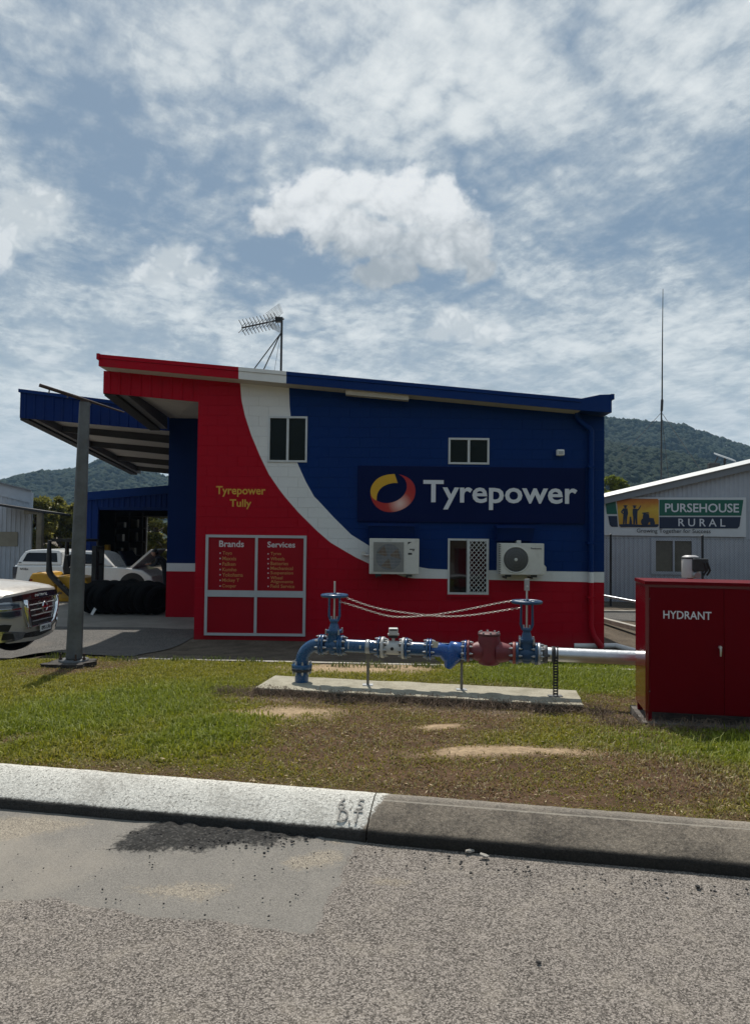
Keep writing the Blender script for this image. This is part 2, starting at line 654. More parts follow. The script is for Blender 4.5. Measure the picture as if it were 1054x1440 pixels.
M['let_dark'] = mat('lettering_dark', (.03, .03, .035), .5, 0, .05, 2)
M['let_faint'] = mat('faded_stencil', (.26, .245, .22), .95, 0, .35, 40)
M['tag_yellow'] = mat('yellow_label', (.55, .52, .40), .5, 0, .1, 9)
M['sign_green'] = mat('sign_green', (.004, .11, .075), .4, 0, .05, 2)
M['sign_navy'] = mat('sign_navy_print', (.006, .018, .055), .4, 0, .05, 2)
M['sign_white'] = mat('sign_white', (.60, .61, .63), .45, 0, .04, 2)
M['logo_yellow'] = mat('logo_yellow', (.62, .34, .01), .35, 0, .05, 2)


def glass_mat():
    m, h, b = new_mat('window_glass')
    p = pos(h)
    b.inputs['Base Color'].default_value = (.008, .009, .010, 1)
    b.inputs['Roughness'].default_value = .03
    b.inputs['Specular IOR Level'].default_value = .6
    bump(h, b, h.noise(p, 1.3, 2, .5), .06, .05)
    return m


M['glass'] = glass_mat()


def sign_mat():
    m, h, b = new_mat('sign_board_navy')
    p = pos(h)
    h.put(b.inputs['Base Color'], h.mix(h.noise(p, 1.5, 4, .6), (.002, .005, .045), (.003, .008, .060)))
    b.inputs['Roughness'].default_value = .08
    b.inputs['Specular IOR Level'].default_value = .28
    bump(h, b, h.noise(p, .8, 2, .5), .10, .05)
    return m


M['sign_board'] = sign_mat()


def logo_red():
    m, h, b = new_mat('logo_red_print')
    p = pos(h)
    c = P(562, 708, 13.9)
    d = h.n('ShaderNodeVectorMath', operation='DISTANCE')
    h.put(d.inputs[0], p)
    d.inputs[1].default_value = c
    h.put(b.inputs['Base Color'], h.ramp(d.outputs['Value'], [(0.0, (.80, .62, .58)), (.09, (.66, .36, .30)), (.24, (.42, .03, .02)), (.34, (.40, .012, .012))]))
    b.inputs['Roughness'].default_value = .3
    return m


M['logo_red'] = logo_red()


def sunset_mat():
    m, h, b = new_mat('sunset_print')
    x, y, z = h.sep(pos(h))
    f = h.smooth(h.add(z, h.mul(h.noise(pos(h), 2.5, 5, .6), .5)), 2.2, 3.7)
    h.put(b.inputs['Base Color'], h.ramp(f, [(0.0, (.55, .28, .02)), (.35, (.62, .40, .04)), (.62, (.50, .16, .015)), (1.0, (.20, .045, .015))]))
    b.inputs['Roughness'].default_value = .45
    return m


M['sunset'] = sunset_mat()

# ------- painted block wall: red / white sweep / blue -------------------------------------
YF = 14.0
red_px = [(336, 515), (337.5, 537), (339.7, 563.5), (344.5, 584.7), (353, 611.3), (366.3, 643), (378, 667), (392.8, 688.6), (400.8, 699),
          (419.4, 720.5), (446, 747), (464.6, 763), (485.8, 775.6), (500.4, 784), (518.3, 792.4), (537, 800.5), (555, 807), (567, 811), (580, 813.2),
          (628, 813.9), (740, 816.6), (860, 819.6)]
blue_px = [(405, 515), (406.4, 545.4), (407, 568.8), (408.5, 584.7), (411.5, 618), (418, 651), (430, 677.7), (442, 699), (446, 702.5), (469.9, 728.4),
           (493.8, 752), (517.7, 766.8), (540, 779), (562, 788.8), (580, 795), (592, 798), (603, 799.8), (630, 801), (740, 802.6), (860, 804.6)]


def qp(lst):
    o = []
    for (a, b_) in lst:
        p = P(a, b_, YF)
        o.append(((p.x - p.z), (p.x + p.z)))
    return o


RQ, BQ = qp(red_px), qp(blue_px)


def wall_mat():
    m, h, b = new_mat('painted_block')
    p = pos(h)
    x, y, z = h.sep(p)
    q = h.sub(x, z)
    pp = h.add(x, z)

    def curve(pts):
        q0, q1 = -12.0, 8.0
        p0, p1 = -6.0, 10.0
        nd = h.n('ShaderNodeFloatCurve')
        h.put(nd.inputs['Value'], h.m('DIVIDE', h.sub(q, q0), q1 - q0))
        cm = nd.mapping
        c = cm.curves[0]
        P2 = [((a - q0) / (q1 - q0), (bb - p0) / (p1 - p0)) for a, bb in pts]
        (a0, b0), (a1, b1) = P2[0], P2[1]
        sl = (b1 - b0) / (a1 - a0)
        P2.insert(0, (0.0, b0 - sl * a0))
        (a0, b0), (a1, b1) = P2[-2], P2[-1]
        P2.append((1.0, b1 + (b1 - b0) / (a1 - a0) * (1 - a1)))
        while len(c.points) < len(P2):
            c.points.new(0.5, 0.5)
        for pt, (a, bb) in zip(c.points, P2):
            pt.location = (a, min(1, max(0, bb)))
            pt.handle_type = 'VECTOR'
        cm.use_clip = False
        cm.update()
        return h.add(h.mul(nd.outputs[0], p1 - p0), p0)
    red = h.m('LESS_THAN', pp, curve(RQ))
    blue = h.m('GREATER_THAN', pp, curve(BQ))
    n1 = h.noise(p, 2.2, 6, .6)
    n2 = h.noise(p, 26.0, 4, .6)
    tone = h.add(.86, h.mul(h.add(h.mul(n1, .7), h.mul(n2, .3)), .28))
    c = h.mix(red, (.70, .70, .69), (.37, .003, .014))
    c = h.mix(blue, c, (.002, .024, .125))
    low = h.smooth(h.add(z, h.mul(n1, .35)), -.42, -.05, .30, 0.0)
    c = h.mix(low, c, (.10, .055, .045))
    mm = h.n('ShaderNodeMix', data_type='RGBA', blend_type='MULTIPLY')
    mm.inputs[0].default_value = 1.0
    h.put(mm.inputs[6], c)
    h.put(mm.inputs[7], h.comb(tone, tone, tone))
    h.put(b.inputs['Base Color'], mm.outputs[2])
    h.put(b.inputs['Roughness'], h.smooth(n1, .3, .7, .36, .52))
    b.inputs['Specular IOR Level'].default_value = .10
    bump(h, b, h.add(h.noise(p, 160, 3, .6), h.mul(n2, .6)), .18, .008)
    return m


M['wall'] = wall_mat()


def band_wall_mat():
    m, h, b = new_mat('painted_block_return')
    p = pos(h)
    x, y, z = h.sep(p)
    za, zb = P(255, 803.5, 17.4).z, P(255, 792, 17.4).z
    c = h.mix(h.m('GREATER_THAN', z, za), (.37, .003, .014), (.70, .70, .69))
    c = h.mix(h.m('GREATER_THAN', z, zb), c, (.002, .018, .095))
    n1 = h.noise(p, 2.2, 6, .6)
    tone = h.add(.86, h.mul(n1, .28))
    mm = h.n('ShaderNodeMix', data_type='RGBA', blend_type='MULTIPLY')
    mm.inputs[0].default_value = 1.0
    h.put(mm.inputs[6], c)
    h.put(mm.inputs[7], h.comb(tone, tone, tone))
    h.put(b.inputs['Base Color'], mm.outputs[2])
    b.inputs['Roughness'].default_value = .5
    b.inputs['Specular IOR Level'].default_value = .1
    bump(h, b, h.noise(p, 140, 3, .6), .15, .008)
    return m


M['band_wall'] = band_wall_mat()


def chip_layer(h, p, scale, gap, lo, hi, gapf, soft=.5):
    """stone chips of one grade: uneven cells, some of them dark gaps"""
    v1 = h.n('ShaderNodeTexVoronoi', feature='F1')
    h.put(v1.inputs['Vector'], p)
    v1.inputs['Scale'].default_value = scale
    r3 = h.sep(v1.outputs['Color'])
    f = h.smooth(r3[0], gapf, gapf + soft)
    edge = h.smooth(v1.outputs['Distance'], .40, .75, 1.0, .45)
    c = h.mix(h.smooth(r3[0], gapf - .06, gapf + .06), gap, h.mix(f, lo, hi))
    mm = h.n('ShaderNodeMix', data_type='RGBA', blend_type='MULTIPLY')
    mm.inputs[0].default_value = 1.0
    h.put(mm.inputs[6], c)
    h.put(mm.inputs[7], h.comb(edge, edge, edge))
    return mm.outputs[2], h.mul(h.add(h.mul(f, .8), .2), edge)


def wobble(h, p, sc, amt):
    wob = h.n('ShaderNodeTexNoise')
    h.put(wob.inputs['Vector'], p)
    wob.inputs['Scale'].default_value = sc
    va = h.n('ShaderNodeVectorMath', operation='MULTIPLY_ADD')
    h.put(va.inputs[0], wob.outputs['Color'])
    va.inputs[1].default_value = (amt, amt, amt)
    h.put(va.inputs[2], p)
    return va.outputs[0]


def tint(h, c, tone):
    mm = h.n('ShaderNodeMix', data_type='RGBA', blend_type='MULTIPLY')
    mm.inputs[0].default_value = 1.0
    h.put(mm.inputs[6], c)
    h.put(mm.inputs[7], h.comb(tone, tone, tone))
    return mm.outputs[2]


def road_mat(name, worn=True):
    m, h, b = new_mat(name)
    p = pos(h)
    pv = wobble(h, p, 90, .006)
    n0 = h.noise(p, .7, 5, .6)
    n1 = h.noise(p, 5.5, 6, .65)
    n2 = h.noise(p, 38, 5, .65)
    c, hgt = chip_layer(h, pv, 150, (.045, .036, .030), (.16, .138, .118), (.435, .383, .335), .25, .6)
    c2, hgt2 = chip_layer(h, pv, 280, (.05, .043, .037), (.165, .145, .124), (.39, .345, .302), .22, .7)
    c = h.mix(.35, c, c2)
    # gritty film that fills the texture in places
    c = h.mix(h.mul(h.smooth(n1, .48, .72), .30), c, (.30, .26, .21))
    c = tint(h, c, h.add(.72, h.mul(h.add(h.mul(n0, .55), h.mul(n1, .45)), .60)))
    hh_ = h.add(h.mul(hgt, .8), h.mul(hgt2, .35))
    if worn:
        at = h.n('ShaderNodeAttribute', attribute_name='Col')
        wp, ws, wd = h.sep(at.outputs['Color'])
        nz = h.mul(h.sub(h.add(h.mul(n2, .6), h.mul(n1, .4)), .5), 1.1)
        fp = h.smooth(h.add(wp, nz), .38, .62)
        fs = h.smooth(h.add(ws, h.mul(nz, 1.8)), .36, .70)
        fd = h.smooth(h.add(wd, h.mul(nz, 1.6)), .30, .75)
        cp, hp_ = chip_layer(h, pv, 230, (.12, .111, .10), (.19, .178, .158), (.33, .305, .268), .08, .8)
        cp = h.mix(.5, cp, tint(h, h.mix(n1, (.125, .116, .104), (.245, .225, .196)), h.add(.75, h.mul(n2, .5))))
        cp = h.mix(h.mul(h.smooth(n0, .5, .66), .4), cp, (.33, .29, .235))
        cs_, hs_ = chip_layer(h, wobble(h, p, 60, .012), 75, (.009, .009, .009), (.016, .016, .016), (.085, .08, .074), .45, .8)
        cd_, hd_ = chip_layer(h, pv, 180, (.12, .095, .07), (.28, .23, .165), (.50, .43, .33), .15, .8)
        c = h.mix(h.mul(fp, .93), c, cp)
        c = h.mix(h.mul(fd, .6), c, cd_)
        c = h.mix(h.mul(fs, .94), c, cs_)
        inv = h.sub(1.0, h.mul(fp, .72))
        hh_ = h.add(h.mul(hh_, inv), h.mul(fs, h.mul(hs_, 2.2)))
    h.put(b.inputs['Base Color'], c)
    b.inputs['Roughness'].default_value = .88
    b.inputs['Specular IOR Level'].default_value = .25
    bump(h, b, hh_, .75, .005)
    return m


M['road'] = road_mat('chip_seal')


def asphalt_mat():
    m, h, b = new_mat('yard_asphalt')
    p = pos(h)
    c, hg = chip_layer(h, wobble(h, p, 60, .01), 90, (.04, .037, .034), (.07, .066, .06), (.19, .175, .155), .2, .8)
    n1 = h.noise(p, 1.2, 6, .65)
    c = h.mix(h.mul(h.smooth(n1, .5, .7), .5), c, (.16, .14, .115))
    h.put(b.inputs['Base Color'], tint(h, c, h.add(.7, h.mul(h.noise(p, 4, 5, .6), .6))))
    b.inputs['Roughness'].default_value = .9
    bump(h, b, hg, .5, .006)
    return m


M['asphalt'] = asphalt_mat()


def kerb_mat():
    m, h, b = new_mat('kerb_concrete')
    p = pos(h)
    tv = h.n('ShaderNodeVectorMath', operation='DOT_PRODUCT')
    h.put(tv.inputs[0], p)
    tv.inputs[1].default_value = (CA, -SA, 0)
    sv = h.n('ShaderNodeVectorMath', operation='DOT_PRODUCT')
    h.put(sv.inputs[0], p)
    sv.inputs[1].default_value = (SA, CA, 0)
    t, s = tv.outputs['Value'], sv.outputs['Value']
    n1 = h.noise(p, 3.0, 7, .65)
    n2 = h.noise(p, 45, 5, .65)
    n3 = h.noise(p, 170, 3, .6)
    grey = h.mix(h.smooth(h.add(h.mul(n1, .6), h.mul(n2, .4)), .36, .66), (.078, .066, .054), (.235, .198, .155))
    grey = h.mix(h.mul(h.smooth(s, 3.93, 4.0), .45), grey, (.30, .27, .23))
    grey = h.mix(h.smooth(h.add(s, h.mul(h.sub(n1, .5), .02)), 3.743, 3.762, .95, 0.0), grey, (.022, .020, .018))  # upright lip nearly black: its shade painted into the grey
    white = h.mix(h.smooth(h.add(h.mul(n1, .55), h.mul(n2, .45)), .33, .58), (.37, .35, .31), (.64, .62, .56))
    worn = h.mul(h.smooth(h.add(h.mul(n2, .55), h.mul(n1, .45)), .555, .68), .85)
    white = h.mix(worn, white, (.20, .185, .16))
    spots = h.mul(h.smooth(h.noise(p, 62, 5, .72), .545, .63), h.smooth(n1, .30, .55))
    white = h.mix(h.mul(spots, .8), white, (.10, .092, .08))
    grey = h.mix(h.mul(h.mul(h.smooth(h.noise(p, 110, 4, .7), .58, .68), .6), h.smooth(s, 3.76, 3.79)), grey, (.30, .275, .24))
    grey = h.mix(h.mul(h.smooth(h.noise(p, 1.6, 6, .7), .55, .7), .5), grey, (.06, .054, .047))
    white = h.mix(h.mul(h.smooth(h.noise(p, 1.1, 5, .6), .60, .74), .6), white, (.22, .20, .18))
    white = h.mix(h.smooth(h.add(s, h.mul(h.sub(n2, .5), .025)), 3.743, 3.758, .96, 0.0), white, (.020, .018, .017))  # same painted shade on the lip of the white length
    edge = h.add(h.add(t, h.mul(h.sub(n2, .5), .10)), h.mul(h.sub(s, 3.84), -.35))
    f = h.smooth(edge, KT - .012, KT + .012)
    grain = h.mul(h.smooth(h.noise(p, 95, 4, .8), .30, .70, .66, 1.30), h.smooth(h.noise(p, 240, 2, .8), .30, .70, .75, 1.25))
    kc = tint(h, h.mix(f, white, grey), grain)
    kc = h.mix(h.mul(h.smooth(h.m('ABSOLUTE', h.sub(h.add(s, h.mul(h.sub(n2, .5), .012)), 3.945)), .002, .010, 1.0, 0.0), h.mul(f, .55)), kc, (.40, .36, .30))
    h.put(b.inputs['Base Color'], kc)
    b.inputs['Roughness'].default_value = .95
    b.inputs['Specular IOR Level'].default_value = .25
    bump(h, b, h.add(h.mul(n2, .7), h.mul(n3, .4)), .8, .01)
    return m


KT = TT(522, 3.84, 1140)
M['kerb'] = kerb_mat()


# ------------------------------------------------------------------ text
def text(name, s, p0, right, up, width, height, m, parent, weight=0.0, depth=.003, spacing=1.0, shear=0.0):
    cu = bpy.data.curves.new(name, 'FONT')
    cu.body = s
    cu.size = 1.0
    cu.offset = weight
    cu.space_character = spacing
    cu.shear = shear
    cu.resolution_u = 3
    cu.extrude = .01
    to = bpy.data.objects.new(name + '_src', cu)
    col.objects.link(to)
    dg = bpy.context.evaluated_depsgraph_get()
    me = bpy.data.meshes.new_from_object(to.evaluated_get(dg))
    bpy.data.objects.remove(to)
    n = len(me.vertices)
    co = np.zeros(n * 3)
    me.vertices.foreach_get('co', co)
    co = co.reshape(-1, 3)
    mn, mx = co.min(0), co.max(0)
    co = (co - mn) / np.maximum(mx - mn, 1e-6)
    right = Vector(right).normalized()
    up = Vector(up).normalized()
    nrm = right.cross(up)
    B = np.array([right * width, up * height, nrm * depth])
    wco = co @ B + np.array(p0)
    me.vertices.foreach_set('co', wco.ravel())
    me.materials.clear()
    me.materials.append(m)
    me.update()
    o = bpy.data.objects.new(name, me)
    col.objects.link(o)
    if parent is not None:
        attach(o, parent)
    return o


def ftext(name, s, x0, y0, x1, y1, Y, m, parent, **k):
    """text on a plane facing the street, filling a box measured on the photograph's facade"""
    a = P(x0, (y0 + y1) / 2, Y)
    b = P(x1, (y0 + y1) / 2, Y)
    c = P((x0 + x1) / 2, y1, Y)
    d = P((x0 + x1) / 2, y0, Y)
    return text(name, s, (a.x, Y, c.z), (1, 0, 0), (0, 0, 1), b.x - a.x, d.z - c.z, m, parent, **k)


# ------------------------------------------------------------------ noise for the ground
def vnoise(x, y, scale, seed, octv=4):
    tot = np.zeros_like(x, dtype=float)
    amp, a_sum = 1.0, 0.0
    for o in range(octv):
        r_ = np.random.default_rng(seed * 31 + o).random((256, 256))
        u, v = x * scale * 2 ** o + 57.3, y * scale * 2 ** o + 91.7
        iu, iv = np.floor(u).astype(int), np.floor(v).astype(int)
        fu, fv = u - iu, v - iv
        fu, fv = fu * fu * (3 - 2 * fu), fv * fv * (3 - 2 * fv)
        g = lambda i, j: r_[i % 256, j % 256]
        tot += amp * ((g(iu, iv) * (1 - fu) + g(iu + 1, iv) * fu) * (1 - fv) + (g(iu, iv + 1) * (1 - fu) + g(iu + 1, iv + 1) * fu) * fv)
        a_sum += amp
        amp *= .5
    return tot / a_sum


def patch_w(x, y, items):
    """soft ellipses measured on the photograph, in street coordinates"""
    t = x * CA - y * SA
    s = x * SA + y * CA
    out_ = np.zeros_like(t)
    for (x0, x1, y0, y1, soft) in items:
        a, b_ = G(x0, (y0 + y1) / 2), G(x1, (y0 + y1) / 2)
        c, d = G((x0 + x1) / 2, y1), G((x0 + x1) / 2, y0)
        f = lambda p: (p.x * CA - p.y * SA, p.x * SA + p.y * CA)
        (ta, sa), (tb, sb), (tc, sc), (td, sd_) = f(a), f(b_), f(c), f(d)
        ct, cs = (ta + tb) / 2, (sc + sd_) / 2
        rt, rs = max(.05, abs(tb - ta) / 2), max(.04, abs(sd_ - sc) / 2)
        # follow the tilt of the patch along the street
        k = (sb - sa) / max(1e-3, (tb - ta))
        dd = np.sqrt(((t - ct) / rt) ** 2 + ((s - cs - k * (t - ct)) / rs) ** 2)
        out_ = np.maximum(out_, np.clip((1 - dd) / soft + .5, 0, 1))
    return out_


SAND_P = [(318, 474, 994, 1012, 1.2), (584, 838, 1051, 1066, .8), (580, 655, 1019, 1027, .9), (400, 640, 930, 948, .8)]
BROWN_P = [(290, 700, 990, 1125, .7), (420, 1120, 1050, 1180, .6), (800, 990, 975, 1050, .8), (330, 860, 962, 1012, .6), (40, 170, 925, 955, .8), (-20, 60, 1025, 1060, .9), (560, 760, 985, 1040, .7)]
LUSH_P = [(-80, 260, 950, 1080, .8), (850, 1200, 1010, 1080, .6), (630, 930, 925, 985, .5), (200, 340, 1000, 1070, .8)]


def cover_maps(x, y):
    n1 = vnoise(x, y, 1.3, 3)
    n2 = vnoise(x, y, 5.0, 5)
    t = x * CA - y * SA
    s = x * SA + y * CA
    jx = (n1 - .5) * .5 + (n2 - .5) * .35
    jy = (vnoise(x, y, 2.1, 8) - .5) * .5
    sand = patch_w(x + jx * .5, y + jy * .5, SAND_P)
    brown = patch_w(x + jx, y + jy, BROWN_P)
    lush = patch_w(x + jx, y + jy, LUSH_P)
    # brown fringe behind the kerb
    fr = 1 - sstep(s + (n1 - .5) * .5 + (n2 - .5) * .3, 4.1, 4.42)
    brown = np.maximum(brown, fr * (.9 - .3 * lush))
    # dead grass round the pipe slab
    sl = (sstep(t, -3.0, -2.6) * (1 - sstep(t, .9, 1.3))) * (sstep(s, 6.6, 6.95) * (1 - sstep(s, 7.2, 7.6)))
    dead = sl * np.clip(.6 + (n1 - .4) * 2, 0, 1)
    # bare earth along the shaded facade and the yard
    edge = 10.35 + (n1 - .5) * .5 + (n2 - .5) * .25
    far = np.where(x < 1.0, sstep(y, edge - .05, edge + .12), sstep(y, 13.2, 13.6))
    return dict(n1=n1, n2=n2, sand=sand, brown=brown, lush=lush, fringe=fr, dead=dead, far=far, s=s, t=t)


def soil_color(x, y):
    c = cover_maps(x, y)
    n1, n2 = c['n1'][:, None], c['n2'][:, None]
    green = np.array([.105, .100, .028]) * (.8 + .5 * n1)
    brown = np.array([.105, .062, .036]) * (.6 + .8 * n2)
    sand = np.array([.40, .29, .18]) * (.75 + .5 * n2)
    earth = np.array([.13, .105, .078]) * (.45 + 1.1 * n2)
    dead = np.array([.17, .125, .085]) * (.6 + .8 * n2)
    o = green
    for k, cc in (('brown', brown), ('dead', dead), ('sand', sand), ('far', earth)):
        wgt = np.clip(c[k], 0, 1)[:, None]
        o = o * (1 - wgt) + cc * wgt
    return o, c


def set_col(me, rgb):
    at = me.color_attributes.new('Col', 'FLOAT_COLOR', 'POINT')
    a = np.ones((len(me.vertices), 4))
    a[:, :3] = rgb
    at.data.foreach_set('color', a.ravel())


def ground_mat():
    m, h, b = new_mat('verge_soil')
    at = h.n('ShaderNodeAttribute', attribute_name='Col')
    p = pos(h)
    n = h.noise(p, 22, 6, .65)
    n2 = h.noise(p, 90, 4, .6)
    tone = h.smooth(h.add(h.mul(n, .6), h.mul(n2, .4)), .3, .7, .55, 1.4)
    mm = h.n('ShaderNodeMix', data_type='RGBA', blend_type='MULTIPLY')
    mm.inputs[0].default_value = 1.0
    h.put(mm.inputs[6], at.outputs['Color'])
    h.put(mm.inputs[7], h.comb(tone, tone, tone))
    h.put(b.inputs['Base Color'], mm.outputs[2])
    b.inputs['Roughness'].default_value = .95
    b.inputs['Specular IOR Level'].default_value = .15
    bump(h, b, h.add(n, h.mul(n2, .6)), 1.0, .02)
    return m


M['soil_or_shade'] = ground_mat()


def blade_mat():
    m, h, b = new_mat('grass_blade')
    at = h.n('ShaderNodeAttribute', attribute_name='Col')
    h.put(b.inputs['Base Color'], at.outputs['Color'])
    b.inputs['Roughness'].default_value = .55
    b.inputs['Specular IOR Level'].default_value = .35
    tr = h.n('ShaderNodeBsdfTranslucent')
    h.put(tr.inputs['Color'], at.outputs['Color'])
    mx = h.n('ShaderNodeMixShader')
    mx.inputs[0].default_value = .38
    h.link(b.outputs[0], mx.inputs[1])
    h.link(tr.outputs[0], mx.inputs[2])
    o = [n for n in m.node_tree.nodes if n.type == 'OUTPUT_MATERIAL'][0]
    h.link(mx.outputs[0], o.inputs['Surface'])
    return m


M['blade'] = blade_mat()


def leaf_mat(name, lo, hi, trans=.35):
    m, h, b = new_mat(name)
    p = pos(h)
    n = h.noise(p, .9, 4, .6)
    n2 = h.n('ShaderNodeTexWhiteNoise', noise_dimensions='3D')
    sn = h.n('ShaderNodeVectorMath', operation='SNAP')
    h.put(sn.inputs[0], p)
    sn.inputs[1].default_value = (.35, .35, .35)
    h.put(n2.inputs['Vector'], sn.outputs[0])
    f = h.add(h.mul(h.smooth(n, .3, .7), .6), h.mul(n2.outputs['Value'], .4))
    c = h.mix(f, lo, hi)
    h.put(b.inputs['Base Color'], c)
    b.inputs['Roughness'].default_value = .5
    tr = h.n('ShaderNodeBsdfTranslucent')
    h.put(tr.inputs['Color'], c)
    mx = h.n('ShaderNodeMixShader')
    mx.inputs[0].default_value = trans
    h.link(b.outputs[0], mx.inputs[1])
    h.link(tr.outputs[0], mx.inputs[2])
    o = [q for q in m.node_tree.nodes if q.type == 'OUTPUT_MATERIAL'][0]
    h.link(mx.outputs[0], o.inputs['Surface'])
    return m


M['leaf'] = leaf_mat('tree_leaf', (.07, .08, .016), (.32, .29, .07), .55)
M['leaf_bright'] = leaf_mat('bright_leaf', (.09, .12, .012), (.26, .27, .03), .5)
M['bark'] = mat('bark', (.09, .07, .05), .9, 0, .3, 6, .5, 30)


def forest_mat():
    m, h, b = new_mat('forest_canopy')
    p = pos(h)
    n = h.noise(p, .05, 5, .65)
    n2 = h.noise(p, .45, 5, .7)
    f = h.smooth(h.add(h.mul(n, .5), h.mul(n2, .5)), .34, .66)
    h.put(b.inputs['Base Color'], h.mix(f, (.008, .018, .011), (.036, .053, .028)))
    b.inputs['Roughness'].default_value = .9
    b.inputs['Specular IOR Level'].default_value = .1
    bump(h, b, h.noise(p, 1.1, 4, .7), 1.0, 1.2)
    return m


M['forest'] = forest_mat()

# ------------------------------------------------------------------ ground, road, kerb
def axis(segs):
    o = []
    for (a, b_, st_) in segs:
        n = max(1, int(round((b_ - a) / st_)))
        o += list(np.linspace(a, b_, n, endpoint=False))
    return o + [segs[-1][1]]


def make_ground():
    X = axis([(-1600, -200, 280), (-200, -40, 20), (-40, -12, 2), (-12, -6.5, .25), (-6.5, 6.5, .09), (6.5, 12, .25), (12, 40, 2), (40, 200, 20), (200, 1600, 280)])
    Yy = axis([(-1500, -400, 280), (-400, -40, 60), (-40, 2.6, 4), (2.6, 11.4, .08), (11.4, 16, .2), (16, 40, 1.5), (40, 200, 20), (200, 1900, 280)])
    X, Yy = np.array(X), np.array(Yy)
    gx, gy = np.meshgrid(X, Yy)
    x, y = gx.ravel(), gy.ravel()
    z = gz(x, y)
    c, mp = soil_color(x, y)
    near = (np.abs(x) < 9) & (y > 3) & (y < 14)
    rough_ = (vnoise(x, y, 4.0, 21) - .5) * .035 + (vnoise(x, y, 14.0, 22, 2) - .5) * .018
    z = z + np.where(near & (mp['s'] > 4.03), rough_ * sstep(mp['s'], 4.03, 4.25) * (1 - .6 * mp['far']), 0)
    z = z + .006 * mp['sand'] * near
    nx, ny = len(X), len(Yy)
    idx = np.arange(nx * ny).reshape(ny, nx)
    f = np.stack([idx[:-1, :-1], idx[:-1, 1:], idx[1:, 1:], idx[1:, :-1]], -1).reshape(-1, 4)
    me = bpy.data.meshes.new('ground')
    me.vertices.add(len(x))
    me.vertices.foreach_set('co', np.stack([x, y, z], -1).ravel())
    me.loops.add(f.size)
    me.loops.foreach_set('vertex_index', f.ravel().astype(np.int32))
    me.polygons.add(len(f))
    me.polygons.foreach_set('loop_start', np.arange(0, f.size, 4, dtype=np.int32))
    me.polygons.foreach_set('use_smooth', np.ones(len(f), bool))
    me.update()
    me.validate()
    set_col(me, c)
    me.materials.append(M['soil_or_shade'])
    o = bpy.data.objects.new('ground', me)
    col.objects.link(o)
    tag(o, kind='structure')


make_ground()


def Z0(px, py):                     # pixel -> point of the carriageway
    d = ray(px, py)
    k = -EYE / d.z
    return (d.x * k, d.y * k)


kl = lambda t_, s_=3.78: tuple(st(s_, t_, 0)[:2])


def poly_dist(x, y, poly):
    """signed distance to a polygon, positive inside"""
    n = len(poly)
    d = np.full(x.shape, 1e9)
    ins = np.zeros(x.shape, bool)
    for i in range(n):
        ax, ay = poly[i]
        bx, by = poly[(i + 1) % n]
        ex, ey = bx - ax, by - ay
        wx_, wy_ = x - ax, y - ay
        q = np.clip((wx_ * ex + wy_ * ey) / (ex * ex + ey * ey + 1e-12), 0, 1)
        d = np.minimum(d, np.hypot(wx_ - ex * q, wy_ - ey * q))
        c = ((ay > y) != (by > y)) & (x < (bx - ax) * (y - ay) / (by - ay + 1e-12) + ax)
        ins ^= c
    return np.where(ins, d, -d)


PATCHES = [
    ('p', .07, [Z0(-160, 1256), Z0(90, 1268), Z0(200, 1287), Z0(320, 1297), Z0(435, 1314), Z0(450, 1285), Z0(472, 1240), Z0(494, 1200), kl(TT(503, 3.7, 1180)), kl(TT(300, 3.7, 1160)), kl(-3.2), kl(-4.5)]),
    ('s', .16, [Z0(158, 1196), Z0(172, 1180), Z0(195, 1168), Z0(235, 1155), Z0(280, 1146), kl(TT(295, 3.7, 1150)), kl(TT(470, 3.7, 1172)), Z0(455, 1180), Z0(405, 1184), Z0(370, 1188), Z0(330, 1191), Z0(290, 1197), Z0(240, 1198), Z0(190, 1203)]),
    ('d', .16, [Z0(392, 1211), Z0(410, 1203), Z0(440, 1200), Z0(482, 1202), Z0(488, 1209), Z0(470, 1219), Z0(440, 1223), Z0(408, 1220)]),
    ('d', .22, [Z0(-80, 1150), Z0(20, 1150), Z0(112, 1152), Z0(126, 1158), Z0(90, 1168), Z0(40, 1176), Z0(-20, 1182), Z0(-80, 1184)]),
    ('d', .08, [Z0(458, 1186), Z0(470, 1181), Z0(486, 1184), Z0(480, 1189), Z0(464, 1190)]),
    ('d', .12, [Z0(520, 1236), Z0(545, 1232), Z0(575, 1236), Z0(560, 1242), Z0(530, 1242)]),
    ('d', .20, [Z0(180, 1250), Z0(260, 1243), Z0(330, 1250), Z0(300, 1262), Z0(220, 1264)]),
]


